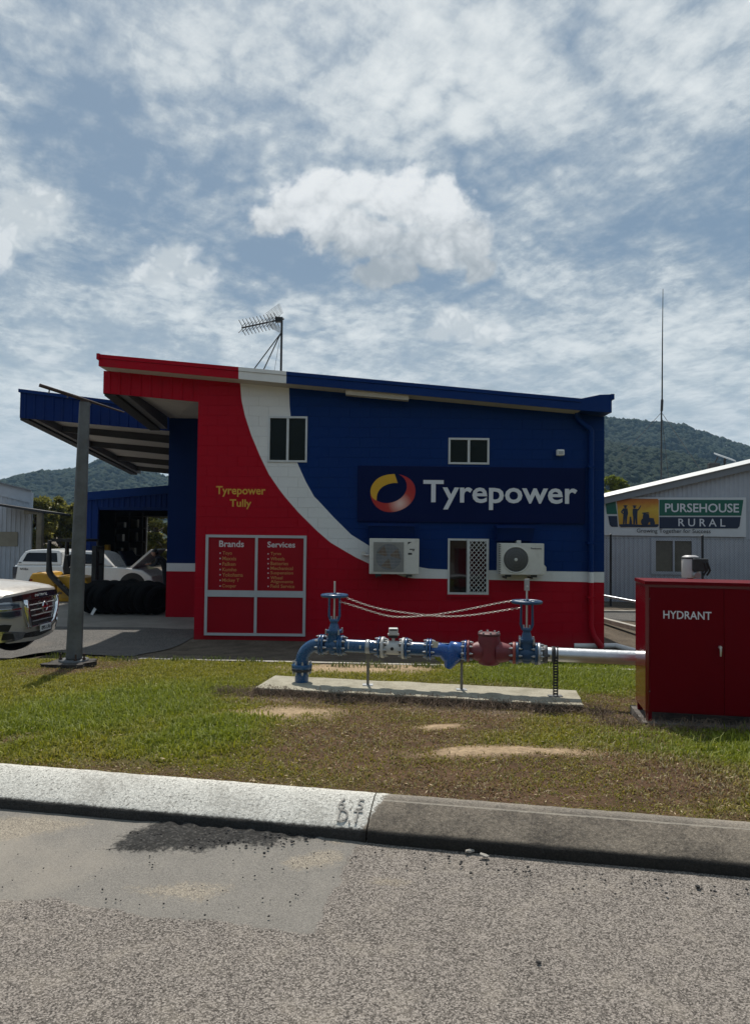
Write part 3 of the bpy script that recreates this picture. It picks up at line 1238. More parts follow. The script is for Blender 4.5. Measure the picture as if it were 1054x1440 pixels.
def make_road():
    Ts = np.array(axis([(-300, -40, 40), (-40, -6, 4), (-6, -4.2, .3), (-4.2, 1.2, .018), (1.2, 6, .3), (6, 40, 4), (40, 300, 40)]))
    Ss = np.array(axis([(-14, 0, 2), (0, 2.2, .3), (2.2, 3.79, .018)]))
    tt_, ss_ = np.meshgrid(Ts, Ss)
    t_, s_ = tt_.ravel(), ss_.ravel()
    x, y = t_ * CA + s_ * SA, s_ * CA - t_ * SA
    z = (vnoise(x, y, 1.2, 31, 3) - .5) * .010 * sstep(s_, 2.0, 2.4)
    wts = dict(p=np.zeros_like(x), s=np.zeros_like(x), d=np.zeros_like(x))
    jx = (vnoise(x, y, 6, 41) - .5) * .10
    jy = (vnoise(x, y, 6, 43) - .5) * .10
    for (k_, soft, poly) in PATCHES:
        d = poly_dist(x + jx, y + jy, poly)
        wts[k_] = np.maximum(wts[k_], np.clip(d / soft + .5, 0, 1))
    near = (np.abs(t_ + 1.5) < 3.5) & (s_ > 2.2)
    z = z + np.where(near, wts['s'] * (vnoise(x, y, 22, 45, 3) * .028), 0) + wts['p'] * .003
    z = z - .004
    nx, ny = len(Ts), len(Ss)
    idx = np.arange(nx * ny).reshape(ny, nx)
    f = np.stack([idx[:-1, :-1], idx[:-1, 1:], idx[1:, 1:], idx[1:, :-1]], -1).reshape(-1, 4)
    me = bpy.data.meshes.new('road')
    me.vertices.add(len(x))
    me.vertices.foreach_set('co', np.stack([x, y, z], -1).ravel())
    me.loops.add(f.size)
    me.loops.foreach_set('vertex_index', f.ravel().astype(np.int32))
    me.polygons.add(len(f))
    me.polygons.foreach_set('loop_start', np.arange(0, f.size, 4, dtype=np.int32))
    me.polygons.foreach_set('use_smooth', np.ones(len(f), bool))
    me.update()
    set_col(me, np.stack([wts['p'], wts['s'], wts['d']], -1))
    me.materials.append(M['road'])
    o = bpy.data.objects.new('road', me)
    col.objects.link(o)
    tag(o, kind='structure')


make_road()


def make_kerb():
    prof = [(3.740, -.03), (3.735, .043), (3.745, .055), (3.775, .073), (3.82, .097), (3.87, .122), (3.92, .141), (3.96, .151), (3.99, .157), (4.03, .154), (4.06, .05)]
    T = axis([(-120, -12, 6), (-12, -4, .3), (-4, 4, .025), (4, 12, .3), (12, 120, 6)])
    jt = TT(513, 3.7, 1165)
    Tl = [t_ for t_ in T if t_ < jt - .005] + [jt - .004]
    Tr = [jt + .004] + [t_ for t_ in T if t_ > jt + .005]
    for TTs in (Tl, Tr):
        rows = []
        ta = np.array(TTs)
        for i, (s_, z_) in enumerate(prof):
            sa = np.full_like(ta, s_)
            q = (vnoise(ta, sa * 3, 9, 61) - .5)
            q2 = (vnoise(ta, sa * 6, 30, 62, 2) - .5)
            amp = .012 if i in (1, 2) else .006
            if i == 0:
                amp = 0
            zz = z_ + q * amp + q2 * .003
            ss = s_ + (q2 * .008 if i in (1, 2) else 0) + (q * .016 if i in (1, 2) else 0)
            rows.append([st(a, b_, c) for a, b_, c in zip(ss + 0 * ta, ta, zz)])
        b_ = MB()
        b_.grid(rows)
        n = len(prof)
        ends = (0, -1)
        for e in ends:
            b_._add([r_[e] for r_ in rows], [tuple(range(n))])
        tag(b_.build('kerb', M['kerb']), kind='structure')
    # faded survey figures stencilled on the white length
    up = (st(3.95, 0, .149) - st(3.78, 0, .076)).normalized()
    rt = Vector((CA, -SA, 0))

    def kt(s, x0, x1, y0, y1):
        def on(px, py):
            d = ray(px, py)
            o = Vector((0, 0, EYE))
            p0 = st(3.78, 0, .0785)
            nn = rt.cross(up)
            return o + d * ((p0 - o).dot(nn) / d.dot(nn))
        a, b2 = on(x0, y1), on(x1, y0)
        dd = b2 - a
        n_ = rt.cross(up)
        o = text('stencilled_figure', s, a + n_ * .004, rt, up, abs(dd.dot(rt)), abs(dd.dot(up)), M['let_faint'], None, depth=.005)
        tag(o, kind='structure')
    kt('6', 474, 488, 1124.5, 1139)
    kt('.', 491.5, 494, 1137.5, 1139.5)
    kt('5', 500, 513, 1126, 1140)
    kt('D.T', 473, 510, 1142, 1156)


make_kerb()

# yard surfaces beside the shop
zg = lambda d: (lambda p: float(gz(p.x, p.y)) + d)

def draped(name, x0, x1, y0, y1, m, d, step=.4, edge=None, fade=False):
    xs = np.linspace(x0, x1, max(2, int((x1 - x0) / step)))
    ys = np.linspace(y0, y1, max(2, int((y1 - y0) / step)))
    rows = []
    for j, y in enumerate(ys):
        r_ = []
        for x in xs:
            yy = y
            if edge and j == 0:
                yy = y + (float(vnoise(np.array([x]), np.array([y]), 2.0, 77)[0]) - .5) * edge
            r_.append((x, yy, float(gz(x, yy)) + (d if not fade else .012 + (d - .012) * float(sstep(-x, 3.7, 5.0)))))
        rows.append(r_)
    b_ = MB()
    b_.grid(rows)
    return tag(b_.build(name, m), kind='structure')


draped('driveway', -34, -3.58, 10.62, 15.3, M['asphalt'], .05, .15, .3, True)
ap = MB()
ap.box(-16, -3.6, 15.3, 27.0, -.75, -.44)
tag(ap.build('workshop_apron', M['apron']), kind='structure')
# thin concrete strip along the edge of the yard
draped('edge_strip', -3.4, 4.0, 10.36, 10.50, M['concrete'], .012, .2)
# road and edging far to the right, between the sheds
draped('side_road', 5.2, 40, 18.6, 20.6, M['asphalt'], .012, .8)
eb = MB()
a, b_ = P(846, 873, 17.6), P(900, 873.5, 17.6)
eb.box(a.x, 20, 20.7, 20.85, -.62, -.50)
tag(eb.build('edging_strip', M['concrete']), kind='structure')
eb = MB()
q0, q1 = G(846, 877), G(905, 897)
dv = (q1 - q0)
dv.z = 0
dv.normalize()
pr = Vector((dv.y, -dv.x, 0)) * .07
zz = Vector((0, 0, .10))
qa, qb = q0 - dv * 3, q1 + dv * 6
qa.z, qb.z = float(gz(qa.x, qa.y)) - .02, float(gz(qb.x, qb.y)) - .02
eb.hexa([qa - pr, qb - pr, qb + pr, qa + pr], [qa - pr + zz, qb - pr + zz, qb + pr + zz, qa + pr + zz])
tag(eb.build('edging_strip', M['concrete']), kind='structure')
# ------------------------------------------------------------------ the tyre shop
shop = empty('tyre_shop', (0, YF, -.47), 'two storey block tyre shop painted red, white and blue with a sloping roof', 'building')
XL, XR = P(275.5, 740, YF).x, P(849, 740, YF).x
YR = 13.6                                    # face of the roof fascia


def roof_line(x):                            # top edge of the fascia
    a, b_ = P(137, 498, YR), P(816, 560.5, YR)
    return a.z + (x - a.x) / (b_.x - a.x) * (b_.z - a.z)


FH = P(500, 536, YR).z - P(500, 552.5, YR).z   # fascia depth
SOF = lambda x: roof_line(x) - FH - .004       # soffit level
wins = []                                      # (x0, x1, z0, z1)


def rect(px0, py0, px1, py1, Y):
    a, b_ = P(px0, (py0 + py1) / 2, Y), P(px1, (py0 + py1) / 2, Y)
    c, d = P((px0 + px1) / 2, py1, Y), P((px0 + px1) / 2, py0, Y)
    return a.x, b_.x, c.z, d.z


W1 = rect(376.8, 585.5, 432, 650, YF)
W2 = rect(630, 616, 687.3, 653, YF)
W3 = rect(629, 757.5, 686.5, 836, YF)
wins = [W1, W2, W3]
# backing wall with openings
zb, zt_ = -.75, 5.4
xs = sorted({XL + .004, XR - .004} | {v for w_ in wins for v in w_[:2]})
bw = MB()
for i in range(len(xs) - 1):
    x0, x1 = xs[i], xs[i + 1]
    xm = (x0 + x1) / 2
    cuts = sorted([(w_[2], w_[3]) for w_ in wins if w_[0] < xm < w_[1]])
    z = zb
    for (a, b_) in cuts + [(None, None)]:
        if a is None:
            bw.hexa([(x0, YF + .006, z), (x1, YF + .006, z), (x1, YF + .2, z), (x0, YF + .2, z)],
                    [(x0, YF + .006, SOF(x0)), (x1, YF + .006, SOF(x1)), (x1, YF + .2, SOF(x1)), (x0, YF + .2, SOF(x0))])
        else:
            bw.box(x0, x1, YF + .006, YF + .2, z, a)
            z = b_
wall = bw.build('wall', M['wall'], shop)
# courses of blocks: every course is a piece, its blocks set off by fine joints
BH, BL, J = .2, .4, .0016
z = -.66
k = 0
while z < 5.2:
    b_ = MB()
    z0, z1 = z + J / 2, z + BH - J / 2
    x = XL - (BL / 2 if k % 2 else 0)
    n_ = 0
    runs = []
    while x < XR:
        spans = [(max(x + J / 2, XL), min(x + BL - J / 2, XR), z0, z1)]
        for w_ in wins:
            ns = []
            for (a, c, d, e) in spans:
                if c <= w_[0] or a >= w_[1] or e <= w_[2] or d >= w_[3]:
                    ns.append((a, c, d, e))
                    continue
                if a < w_[0]:
                    ns.append((a, w_[0], d, e))
                if c > w_[1]:
                    ns.append((w_[1], c, d, e))
                aa, cc = max(a, w_[0]), min(c, w_[1])
                if d < w_[2]:
                    ns.append((aa, cc, d, w_[2]))
                if e > w_[3]:
                    ns.append((aa, cc, w_[3], e))
            spans = ns
        for (a, c, d, e) in spans:
            if c - a < .012 or e - d < .012:
                continue
            ea, ec = min(e, SOF(a)), min(e, SOF(c))
            if ea - d < .01 or ec - d < .01:
                continue
            q = .0008 * random.random()
            cz = .0014
            f0, f1 = YF - q, YF + .0040
            vs = [(a, f1, d), (c, f1, d), (c, f1, ec), (a, f1, ea), (a + cz, f0, d + cz), (c - cz, f0, d + cz), (c - cz, f0, ec - cz), (a + cz, f0, ea - cz)]
            rn = next((q_ for q_ in runs if abs(q_[1] - a) < .03), None)
            if rn is None:
                rn = [MB(), c]
                runs.append(rn)
            rn[0]._add(vs, [(4, 5, 6, 7), (0, 1, 5, 4), (1, 2, 6, 5), (2, 3, 7, 6), (3, 0, 4, 7)])
            rn[1] = max(rn[1], c)
            n_ += 1
        x += BL
    for q_ in runs:
        q_[0].build('block_course', M['wall'], wall)
    z += BH
    k += 1
# the other walls of the wing
o_ = MB()
YB = 26.8
for (x0, x1) in ((XL, XL + .2), (XR - .2, XR)):
    o_.hexa([(x0, YF + .21, -.75), (x1, YF + .21, -.75), (x1, YB, -.75), (x0, YB, -.75)],
            [(x0, YF + .21, SOF(x0)), (x1, YF + .21, SOF(x1)), (x1, YB, SOF(x1)), (x0, YB, SOF(x0))])
o_.hexa([(XL + .2, YB - .2, -.75), (XR - .2, YB - .2, -.75), (XR - .2, YB, -.75), (XL + .2, YB, -.75)],
        [(XL + .2, YB - .2, SOF(XL)), (XR - .2, YB - .2, SOF(XR)), (XR - .2, YB, SOF(XR)), (XL + .2, YB, SOF(XL))])
o_.build('side_wall', M['band_wall'], shop)
rw = MB()
YW = 17.4
xw = P(235.5, 740, YW).x
ztop = P(255, 588, YW).z
rw.box(xw, XL - .002, YW, YW + .2, -.75, ztop)
rw.box(xw, xw + .2, YW + .21, YB, -.75, 3.2)
rw.build('return_wall', M['band_wall'], shop)

# roof
XE0, XE1 = P(139, 506, YR).x, P(859.5, 570, YR).x
rf = MB()
for (y0, y1, dz_) in ((YR + .03, YB + .3, -.03),):
    rf.hexa([(XE0, y0, roof_line(XE0) + dz_ - .05), (XE1, y0, roof_line(XE1) + dz_ - .05), (XE1, y1, roof_line(XE1) + dz_ - .05), (XE0, y1, roof_line(XE0) + dz_ - .05)],
            [(XE0, y0, roof_line(XE0) + dz_), (XE1, y0, roof_line(XE1) + dz_), (XE1, y1, roof_line(XE1) + dz_), (XE0, y1, roof_line(XE0) + dz_)])
rf.build('roof', M['zinc'], shop)
xa, xb = P(335.5, 520, YR).x, P(402.5, 530, YR).x
xk0, xk1 = P(816, 560, YR).x, P(843, 555, YR).x
zk = P(852, 554.4, YR).z
for (x0, x1, m_) in ((XE0, xa, 'red_sheet'), (xa, xb, 'white_trim'), (xb, xk0, 'blue_trim')):
    f = MB()
    for (h0, h1, yy) in ((0.0, .072, YR - .016), (.078, FH, YR)):     # rolled lip over a flat face
        f.hexa([(x0, yy, roof_line(x0) - h1), (x1, yy, roof_line(x1) - h1), (x1, YR + .028, roof_line(x1) - h1), (x0, YR + .028, roof_line(x0) - h1)],
               [(x0, yy, roof_line(x0) - h0), (x1, yy, roof_line(x1) - h0), (x1, YR + .028, roof_line(x1) - h0), (x0, YR + .028, roof_line(x0) - h0)])
    if x0 == XE0:
        f.hexa([(XE0 - .035, YR - .03, roof_line(XE0) - .10), (XE0 + .02, YR - .03, roof_line(XE0) - .10), (XE0 + .02, YB, roof_line(XE0) - .10), (XE0 - .035, YB, roof_line(XE0) - .10)],
               [(XE0 - .035, YR - .03, roof_line(XE0) + .012), (XE0 + .02, YR - .03, roof_line(XE0) + .012), (XE0 + .02, YB, roof_line(XE0) + .012), (XE0 - .035, YB, roof_line(XE0) + .012)])
    fo = f.build('fascia', M[m_], shop)
    if m_ == 'white_trim':
        fo['label'] = 'white length of roof fascia'
f = MB()
zl0 = roof_line(xk0) - FH
zl1 = P(859, 580, YR).z
f.hexa([(xk0, YR, zl0), (xk1, YR, (zl0 + zl1 * 2) / 3), (XE1, YR, zl1), (XE1, YR + .5, zl1), (xk1, YR + .5, (zl0 + zl1 * 2) / 3), (xk0, YR + .5, zl0)],
       [(xk0, YR, roof_line(xk0)), (xk1, YR, zk - .01), (XE1, YR, zk), (XE1, YR + .5, zk), (xk1, YR + .5, zk - .01), (xk0, YR + .5, roof_line(xk0))])
f.box(XE1 - .02, XE1 + .045, YR - .02, YB, zk - .10, zk + .004)
f.build('box_gutter', M['blue_trim'], shop)
sf = MB()
x0, x1 = XE0 + .01, XE1 - .01
sf.hexa([(x0, YR + .03, SOF(x0)), (xk0, YR + .03, SOF(xk0)), (xk0, YF + .24, SOF(xk0)), (x0, YF + .24, SOF(x0))],
        [(x0, YR + .03, SOF(x0) + .02), (xk0, YR + .03, SOF(xk0) + .02), (xk0, YF + .24, SOF(xk0) + .02), (x0, YF + .24, SOF(x0) + .02)])
sf.build('soffit', M['soffit'], shop)
# strip lamp under the soffit
a, b_ = P(486, 554, YF - .2), P(574, 562, YF - .2)
lf = MB()
lf.hexa([(a.x, YF - .30, SOF(a.x) - .085), (b_.x, YF - .30, SOF(b_.x) - .085), (b_.x, YF - .13, SOF(b_.x) - .085), (a.x, YF - .13, SOF(a.x) - .085)],
        [(a.x, YF - .32, SOF(a.x) - .004), (b_.x, YF - .32, SOF(b_.x) - .004), (b_.x, YF - .11, SOF(b_.x) - .004), (a.x, YF - .11, SOF(a.x) - .004)])
lb = lf.build('strip_lamp', M['soffit'], shop)

# red sheeted bulkhead over the drive-through
bx0 = P(145.5, 535, YF).x
bz0, bz1 = P(144.5, 552.5, YF).z, P(279, 565, YF).z
zbk = lambda x: bz0 + (x - bx0) / (XL - bx0) * (bz1 - bz0)


def ribs(mb, x0, x1, ztop_f, zbot_f, y, rib=.205, d=.018, wd=.026, back=.03):
    """pan and rib sheet on a plane facing the street"""
    prof = [(x0, y)]
    x = x0 + rib * .6
    while x < x1 - rib * .3:
        prof += [(x - wd, y), (x - wd * .5, y - d), (x + wd * .5, y - d), (x + wd, y)]
        x += rib
    prof.append((x1, y))
    mb.grid([[(a, b2, zbot_f(a)) for a, b2 in prof], [(a, b2, ztop_f(a)) for a, b2 in prof]], smooth=False)
    mb.grid([[(a, y + back, zbot_f(a)) for a, b2 in prof], [(a, y + back, ztop_f(a)) for a, b2 in prof]], smooth=False)
    mb.grid([[(a, b2, zbot_f(a)) for a, b2 in prof], [(a, y + back, zbot_f(a)) for a, b2 in prof]], smooth=False)


bk = MB()
ribs(bk, bx0, XL, lambda x: SOF(x), zbk, YF + .004)
bk.build('bulkhead_sheet', M['red_sheet'], shop, fix=False)
# side of the bulkhead: it runs back over the drive-through
be = P(211.5, 603, YW)
sb_ = MB()
n = 16
rows0, rows1 = [], []
for i in range(n * 4 + 1):
    t_ = i / (n * 4)
    x = bx0 + (be.x - bx0) * t_
    y = YF + .02 + (YW - YF) * t_
    zz_ = bz0 + (be.z - bz0) * t_
    o2 = -.02 if i % 4 in (1, 2) else 0.0
    rows0.append((x + o2, y, zz_))
    rows1.append((x + o2, y, SOF(bx0)))
sb_.grid([rows0, rows1], smooth=False)
sb_.build('bulkhead_side_sheet', M['navy'], shop, fix=False)
ib = MB()
it_ = MB()
for i in range(44):
    f0, f1 = i / 44, (i + .55) / 44
    ya, yb = YF + .05 + (YW - YF - .05) * f0, YF + .05 + (YW - YF - .05) * f1
    xa_, xb_ = bx0 + .012 + (be.x - bx0) * f0, bx0 + .012 + (be.x - bx0) * f1
    za_, zb2 = bz0 + (be.z - bz0) * f0, bz0 + (be.z - bz0) * f1
    it_.hexa([(xa_, ya, za_ - .05), (xa_ + .24, ya, za_ - .05), (xb_ + .24, yb, zb2 - .05), (xb_, yb, zb2 - .05)], [(xa_, ya, za_ + .05), (xa_ + .24, ya, za_ + .05), (xb_ + .24, yb, zb2 + .05), (xb_, yb, zb2 + .05)])
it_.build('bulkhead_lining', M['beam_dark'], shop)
ib.hexa([(bx0 + .26, YF + .05, bz0 + .004), (bx0 + .42, YF + .05, bz0 + .004), (be.x + .42, YW, be.z + .004), (be.x + .26, YW, be.z + .004)],
        [(bx0 + .26, YF + .05, SOF(bx0) - .03), (bx0 + .42, YF + .05, SOF(bx0) - .03), (be.x + .42, YW, SOF(bx0) - .03), (be.x + .26, YW, SOF(bx0) - .03)])
ib.build('bulkhead_beam', M['beam_grey'], shop)
cl = MB()
xr_ = XL
cl.hexa([(bx0 + .43, YF + .036, bz0 + .12), (xr_, YF + .036, bz1 + .12), (xr_, YW + .5, ztop + .01), (be.x + .43, YW + .5, ztop + .01)],
        [(bx0 + .43, YF + .036, bz0 + .15), (xr_, YF + .036, bz1 + .15), (xr_, YW + .5, ztop + .04), (be.x + .43, YW + .5, ztop + .04)])
cl.build('drive_through_ceiling', M['soffit'], shop)

# awning over the workshop yard
YA = 18.2
ax0, ax1 = P(28.5, 568, YA).x, P(238, 605, YA).x
az = lambda x, which: (P(28.5, 549, YA).z + (x - ax0) / (P(190, 569, YA).x - ax0) * (P(190, 569, YA).z - P(28.5, 549, YA).z)) if which else \
    (P(28.5, 587.5, YA).z + (x - ax0) / (P(209, 603.5, YA).x - ax0) * (P(209, 603.5, YA).z - P(28.5, 587.5, YA).z))
aw = MB()
ribs(aw, ax0, ax1, lambda x: az(x, 1), lambda x: az(x, 0), YA, rib=.24, d=.02)
aw.build('awning_fascia_sheet', M['navy'], shop, fix=False)
cp = MB()
cp.hexa([(ax0 - .03, YA - .05, az(ax0, 1) - .05), (ax1, YA - .05, az(ax1, 1) - .05), (ax1, YA + .06, az(ax1, 1) - .05), (ax0 - .03, YA + .06, az(ax0, 1) - .05)],
        [(ax0 - .03, YA - .05, az(ax0, 1) + .035), (ax1, YA - .05, az(ax1, 1) + .035), (ax1, YA + .06, az(ax1, 1) + .035), (ax0 - .03, YA + .06, az(ax0, 1) + .035)])
cp.build('awning_capping', M['blue_trim'], shop)
# far end of the awning
yE = 30.0
pe = P(236, 684.5, yE)
slope = (pe.z - az(ax0, 0)) / (yE - YA)
yE = 26.7
dz_e = slope * (yE - YA)
ar = MB()
ar.hexa([(ax0, YA + .07, az(ax0, 0) + .22), (ax1, YA + .07, az(ax1, 0) + .22), (ax1, yE, az(ax1, 0) + .22 + dz_e), (ax0, yE, az(ax0, 0) + .22 + dz_e)],
        [(ax0, YA + .07, az(ax0, 0) + .26), (ax1, YA + .07, az(ax1, 0) + .26), (ax1, yE, az(ax1, 0) + .26 + dz_e), (ax0, yE, az(ax0, 0) + .26 + dz_e)])
ar.build('awning_roof', M['ceiling'], shop)
sd_ = MB()
sd_.hexa([(ax0 - .02, YA + .07, az(ax0, 0) - .05), (ax0 + .20, YA + .07, az(ax0, 0) - .05), (ax0 + .20, yE, az(ax0, 0) + dz_e - .05), (ax0 - .02, yE, az(ax0, 0) + dz_e - .05)],
         [(ax0 - .02, YA + .07, az(ax0, 1) - .04), (ax0 + .20, YA + .07, az(ax0, 1) - .04), (ax0 + .20, yE, az(ax0, 0) + dz_e + .45), (ax0 - .02, yE, az(ax0, 0) + dz_e + .45)])
sd_.build('awning_end_sheet', M['beam_dark'], shop)
gb = MB()
gb.hexa([(ax0 + .21, YA + .07, az(ax0, 0) + .0), (ax0 + .34, YA + .07, az(ax0, 0)), (ax0 + .34, yE, az(ax0, 0) + dz_e), (ax0 + .21, yE, az(ax0, 0) + dz_e)],
        [(ax0 + .21, YA + .07, az(ax0, 0) + .21), (ax0 + .34, YA + .07, az(ax0, 0) + .21), (ax0 + .34, yE, az(ax0, 0) + dz_e + .21), (ax0 + .21, yE, az(ax0, 0) + dz_e + .21)])
gb.build('awning_beam', M['beam_grey'], shop)
for yb in (19.9, 21.9, 24.2, 26.2):
    g = MB()
    d_ = slope * (yb - YA)
    g.hexa([(ax0 + .35, yb, az(ax0, 0) + d_ + .04), (ax1, yb, az(ax1, 0) + d_ + .0), (ax1, yb + .15, az(ax1, 0) + d_ + .0), (ax0 + .35, yb + .15, az(ax0, 0) + d_ + .04)],
           [(ax0 + .35, yb, az(ax0, 0) + d_ + .215), (ax1, yb, az(ax1, 0) + d_ + .215), (ax1, yb + .15, az(ax1, 0) + d_ + .205), (ax0 + .35, yb + .15, az(ax0, 0) + d_ + .205)])
    g.build('awning_rafter', M['beam_dark'], shop)


# windows
def window(w_, split, screen=False):
    x0, x1, z0, z1 = w_
    t_ = .038
    f = MB()
    yo, yi = YF - .022, YF + .05
    f.box(x0, x1, yo, yi, z0, z0 + t_)
    f.box(x0, x1, yo, yi, z1 - t_, z1)
    f.box(x0, x0 + t_, yo, yi, z0 + t_, z1 - t_)
    f.box(x1 - t_, x1, yo, yi, z0 + t_, z1 - t_)
    xm = x0 + (x1 - x0) * split
    f.box(xm - t_ * .6, xm + t_ * .6, yo + .008, yi, z0 + t_, z1 - t_)
    wn = f.build('window', M['alu'], shop)
    for (a, b2, yy) in ((x0 + t_, xm - t_ * .6, YF + .028), (xm + t_ * .6, x1 - t_, YF + .018)):
        g = MB()
        g.box(a, b2, yy, yy + .006, z0 + t_, z1 - t_)
        g.build('pane', M['glass'], wn)
    rm = MB()
    rm.box(x0, x1, YF + .051, YF + .06, z0, z1)
    rm.build('dark_room_sheet', M['inside'], wn)  # dark sheet standing in for the unlit room behind the glass
    if screen:
        a, b2 = xm - .01, x1 - .004
        s_ = MB()
        fr = .045
        ys = YF - .040
        s_.box(a, b2, ys, ys + .02, z0 + .004, z0 + .004 + fr)
        s_.box(a, b2, ys, ys + .02, z1 - .004 - fr, z1 - .004)
        s_.box(a, a + fr, ys, ys + .02, z0 + .004 + fr, z1 - .004 - fr)
        s_.box(b2 - fr, b2, ys, ys + .02, z0 + .004 + fr, z1 - .004 - fr)
        sc = s_.build('screen_frame', M['alu'], wn)
        g = MB()
        A, B2, C, D_ = a + fr, b2 - fr, z0 + .004 + fr, z1 - .004 - fr
        pitch = .098
        for sgn in (1, -1):
            c0 = -3.0
            while c0 < 3.0:
                pts = []
                # line x = A + u , z = C + sgn*u*1.12 + c0
                kx = 1.12 * sgn
                for (u0, u1) in ((0, B2 - A),):
                    lo, hi = 0.0, B2 - A
                    za, zb_ = c0, c0 + kx * (B2 - A)
                    H_ = D_ - C
                    ts = [0, 1]
                    # clip
                    t0, t1 = 0.0, 1.0
                    dzv = zb_ - za
                    for (lim, sg) in ((0, 1), (H_, -1)):
                        den_ = dzv
                        va, vb = sg * (za - lim), sg * (zb_ - lim)
                        if va < 0 and vb < 0:
                            t0, t1 = 1, 0
                        elif va < 0:
                            t0 = max(t0, va / (va - vb))
                        elif vb < 0:
                            t1 = min(t1, va / (va - vb))
                    if t1 - t0 > .02:
                        pa = (A + t0 * (B2 - A), YF - .036 + (.004 if sgn > 0 else 0), C + za + t0 * dzv)
                        pb = (A + t1 * (B2 - A), YF - .036 + (.004 if sgn > 0 else 0), C + za + t1 * dzv)
                        g.cyl(pa, pb, .0075, n=4, smooth=False)
                c0 += pitch
        g.build('security_grille', M['alu'], wn)
        sl = MB()
        sl.box(x0 - .01, x1 + .01, YF - .05, YF - .0025, z0 - .05, z0 - .002)
        sl.build('sill', M['wall'], wn)
    return wn


window(W1, .5)
window(W2, .5)
window(W3, .49, True)

# shopfront frames filled with red panels
fx0, fx1, fz0, fz1 = rect(288.5, 752.5, 430, 894, YF - .03)
fxm = P(360, 820, YF - .03).x
fzm0, fzm1 = P(360, 839.5, YF - .03).z, P(360, 830.5, YF - .03).z
fr = MB()
t_ = .052
y0, y1 = YF - .055, YF - .0025
fr.box(fx0, fx1, y0, y1, fz1 - t_, fz1)
fr.box(fx0, fx1, y0, y1, fz0, fz0 + .05)
for xa_ in (fx0, fxm - t_ / 2, fx1 - t_):
    fr.box(xa_, xa_ + t_, y0 - .003, y1, fz0 + .05, fz1 - t_)
for (a, b_) in ((fx0 + t_, fxm - t_ / 2), (fxm + t_ / 2, fx1 - t_)):
    fr.box(a, b_, y0 + .003, y1, fzm0, fzm1)
shopfront = fr.build('shopfront_frame', mat('dull_white_frame', (.44, .45, .46), .5, 0, .06, 2), shop)
M['panel_red'] = mat('panel_red', (.29, .004, .012), .4, 0, .05, 1.5, spec=.15)
for (a, b_) in ((fx0 + t_, fxm - t_ / 2), (fxm + t_ / 2, fx1 - t_)):
    for (c, d) in ((fz0 + .05, fzm0), (fzm1, fz1 - t_)):
        p_ = MB()
        p_.box(a, b_, YF - .030, YF - .004, c, d)
        p_.build('infill_panel', M['panel_red'], shopfront)
YT = YF - .030
ftext('lettering', 'Brands', 308.3, 760.3, 343, 769.3, YT, M['let_pink'], shop, weight=.018)
ftext('lettering', 'Services', 376, 761.7, 415, 770, YT, M['let_pink'], shop, weight=.018)
L1 = [('Toyo', 313, 326.3, 775.2, 781.4), ('Maxxis', 312.8, 332.3, 782.7, 788), ('Falken', 312.8, 331.3, 790.5, 795.7), ('Kumho', 312.8, 332.7, 798.3, 803.4),
      ('Yokohama', 312.6, 341.6, 805.7, 811), ('Mickey T', 312.4, 336.5, 813.5, 819.6), ('Cooper', 312.2, 332.4, 821.5, 827.4)]
L2 = [('Tyres', 380.3, 395.3, 776.3, 781.8), ('Wheels', 380.3, 400.2, 783.4, 788.2), ('Batteries', 380.3, 405.3, 790, 794.8), ('Mechanical', 380.3, 411.8, 796.8, 801.6),
      ('Suspension', 380.3, 412.2, 803.4, 809), ('Wheel', 380.3, 397.3, 810.2, 814.8), ('Alignments', 380.3, 412.2, 815.8, 821.3), ('Field Service', 380.3, 414, 822, 826.8)]
for lst, bxp in ((L1, 309.6), (L2, 377)):
    for (s_, a, b_, c, d) in lst:
        ftext('lettering', s_, a, c, b_, d, YT, M['let_gold'], shop, weight=.012)
        if s_ != 'Alignments':
            q = P(bxp, (c + min(d, c + 4.8)) / 2 + .2, YT)
            u_ = MB()
            u_.cyl((q.x, YT - .004, q.z), (q.x, YT, q.z), .014, n=10)
            u_.build('bullet', M['let_pink'], shop)
ftext('lettering', 'Tyrepower', 303.8, 683.8, 373.4, 698.8, YF - .002, M['let_yellow'], shop, weight=.02)
ftext('lettering', 'Tully', 323, 702.2, 353.5, 716, YF - .002, M['let_yellow'], shop, weight=.02)

# downpipe
dp = MB()
zt2 = P(830, 606, YF - .09).z
xd = P(830.5, 720, YF - .09).x
xt = P(811, 590, YF - .09).x
r_ = .052
dp.tube([(xt, YF - .10, SOF(xt) + .02), (xt, YF - .10, P(811, 588, YF).z), (xt + .03, YF - .10, P(811, 592, YF).z), (xd - .03, YF - .09, zt2 + .04), (xd, YF - .09, zt2), (xd, YF - .09, zt2 - .1),
         (xd, YF - .09, -.12), (xd + .05, YF - .10, -.30), (xd + .14, YF - .12, -.44), (xd + .2, YF - .13, -.52)], [r_] * 6 + [r_, r_ * 1.05, r_ * 1.2, r_ * 1.25], n=14)
dpo = dp.build('downpipe', M['wall'], shop)
for zc_ in (3.0, 1.5, .45):
    c_ = MB()
    c_.box(xd - .075, xd + .075, YF - .148, YF - .002, zc_ - .02, zc_ + .02)
    c_.build('clip', M['wall'], dpo)
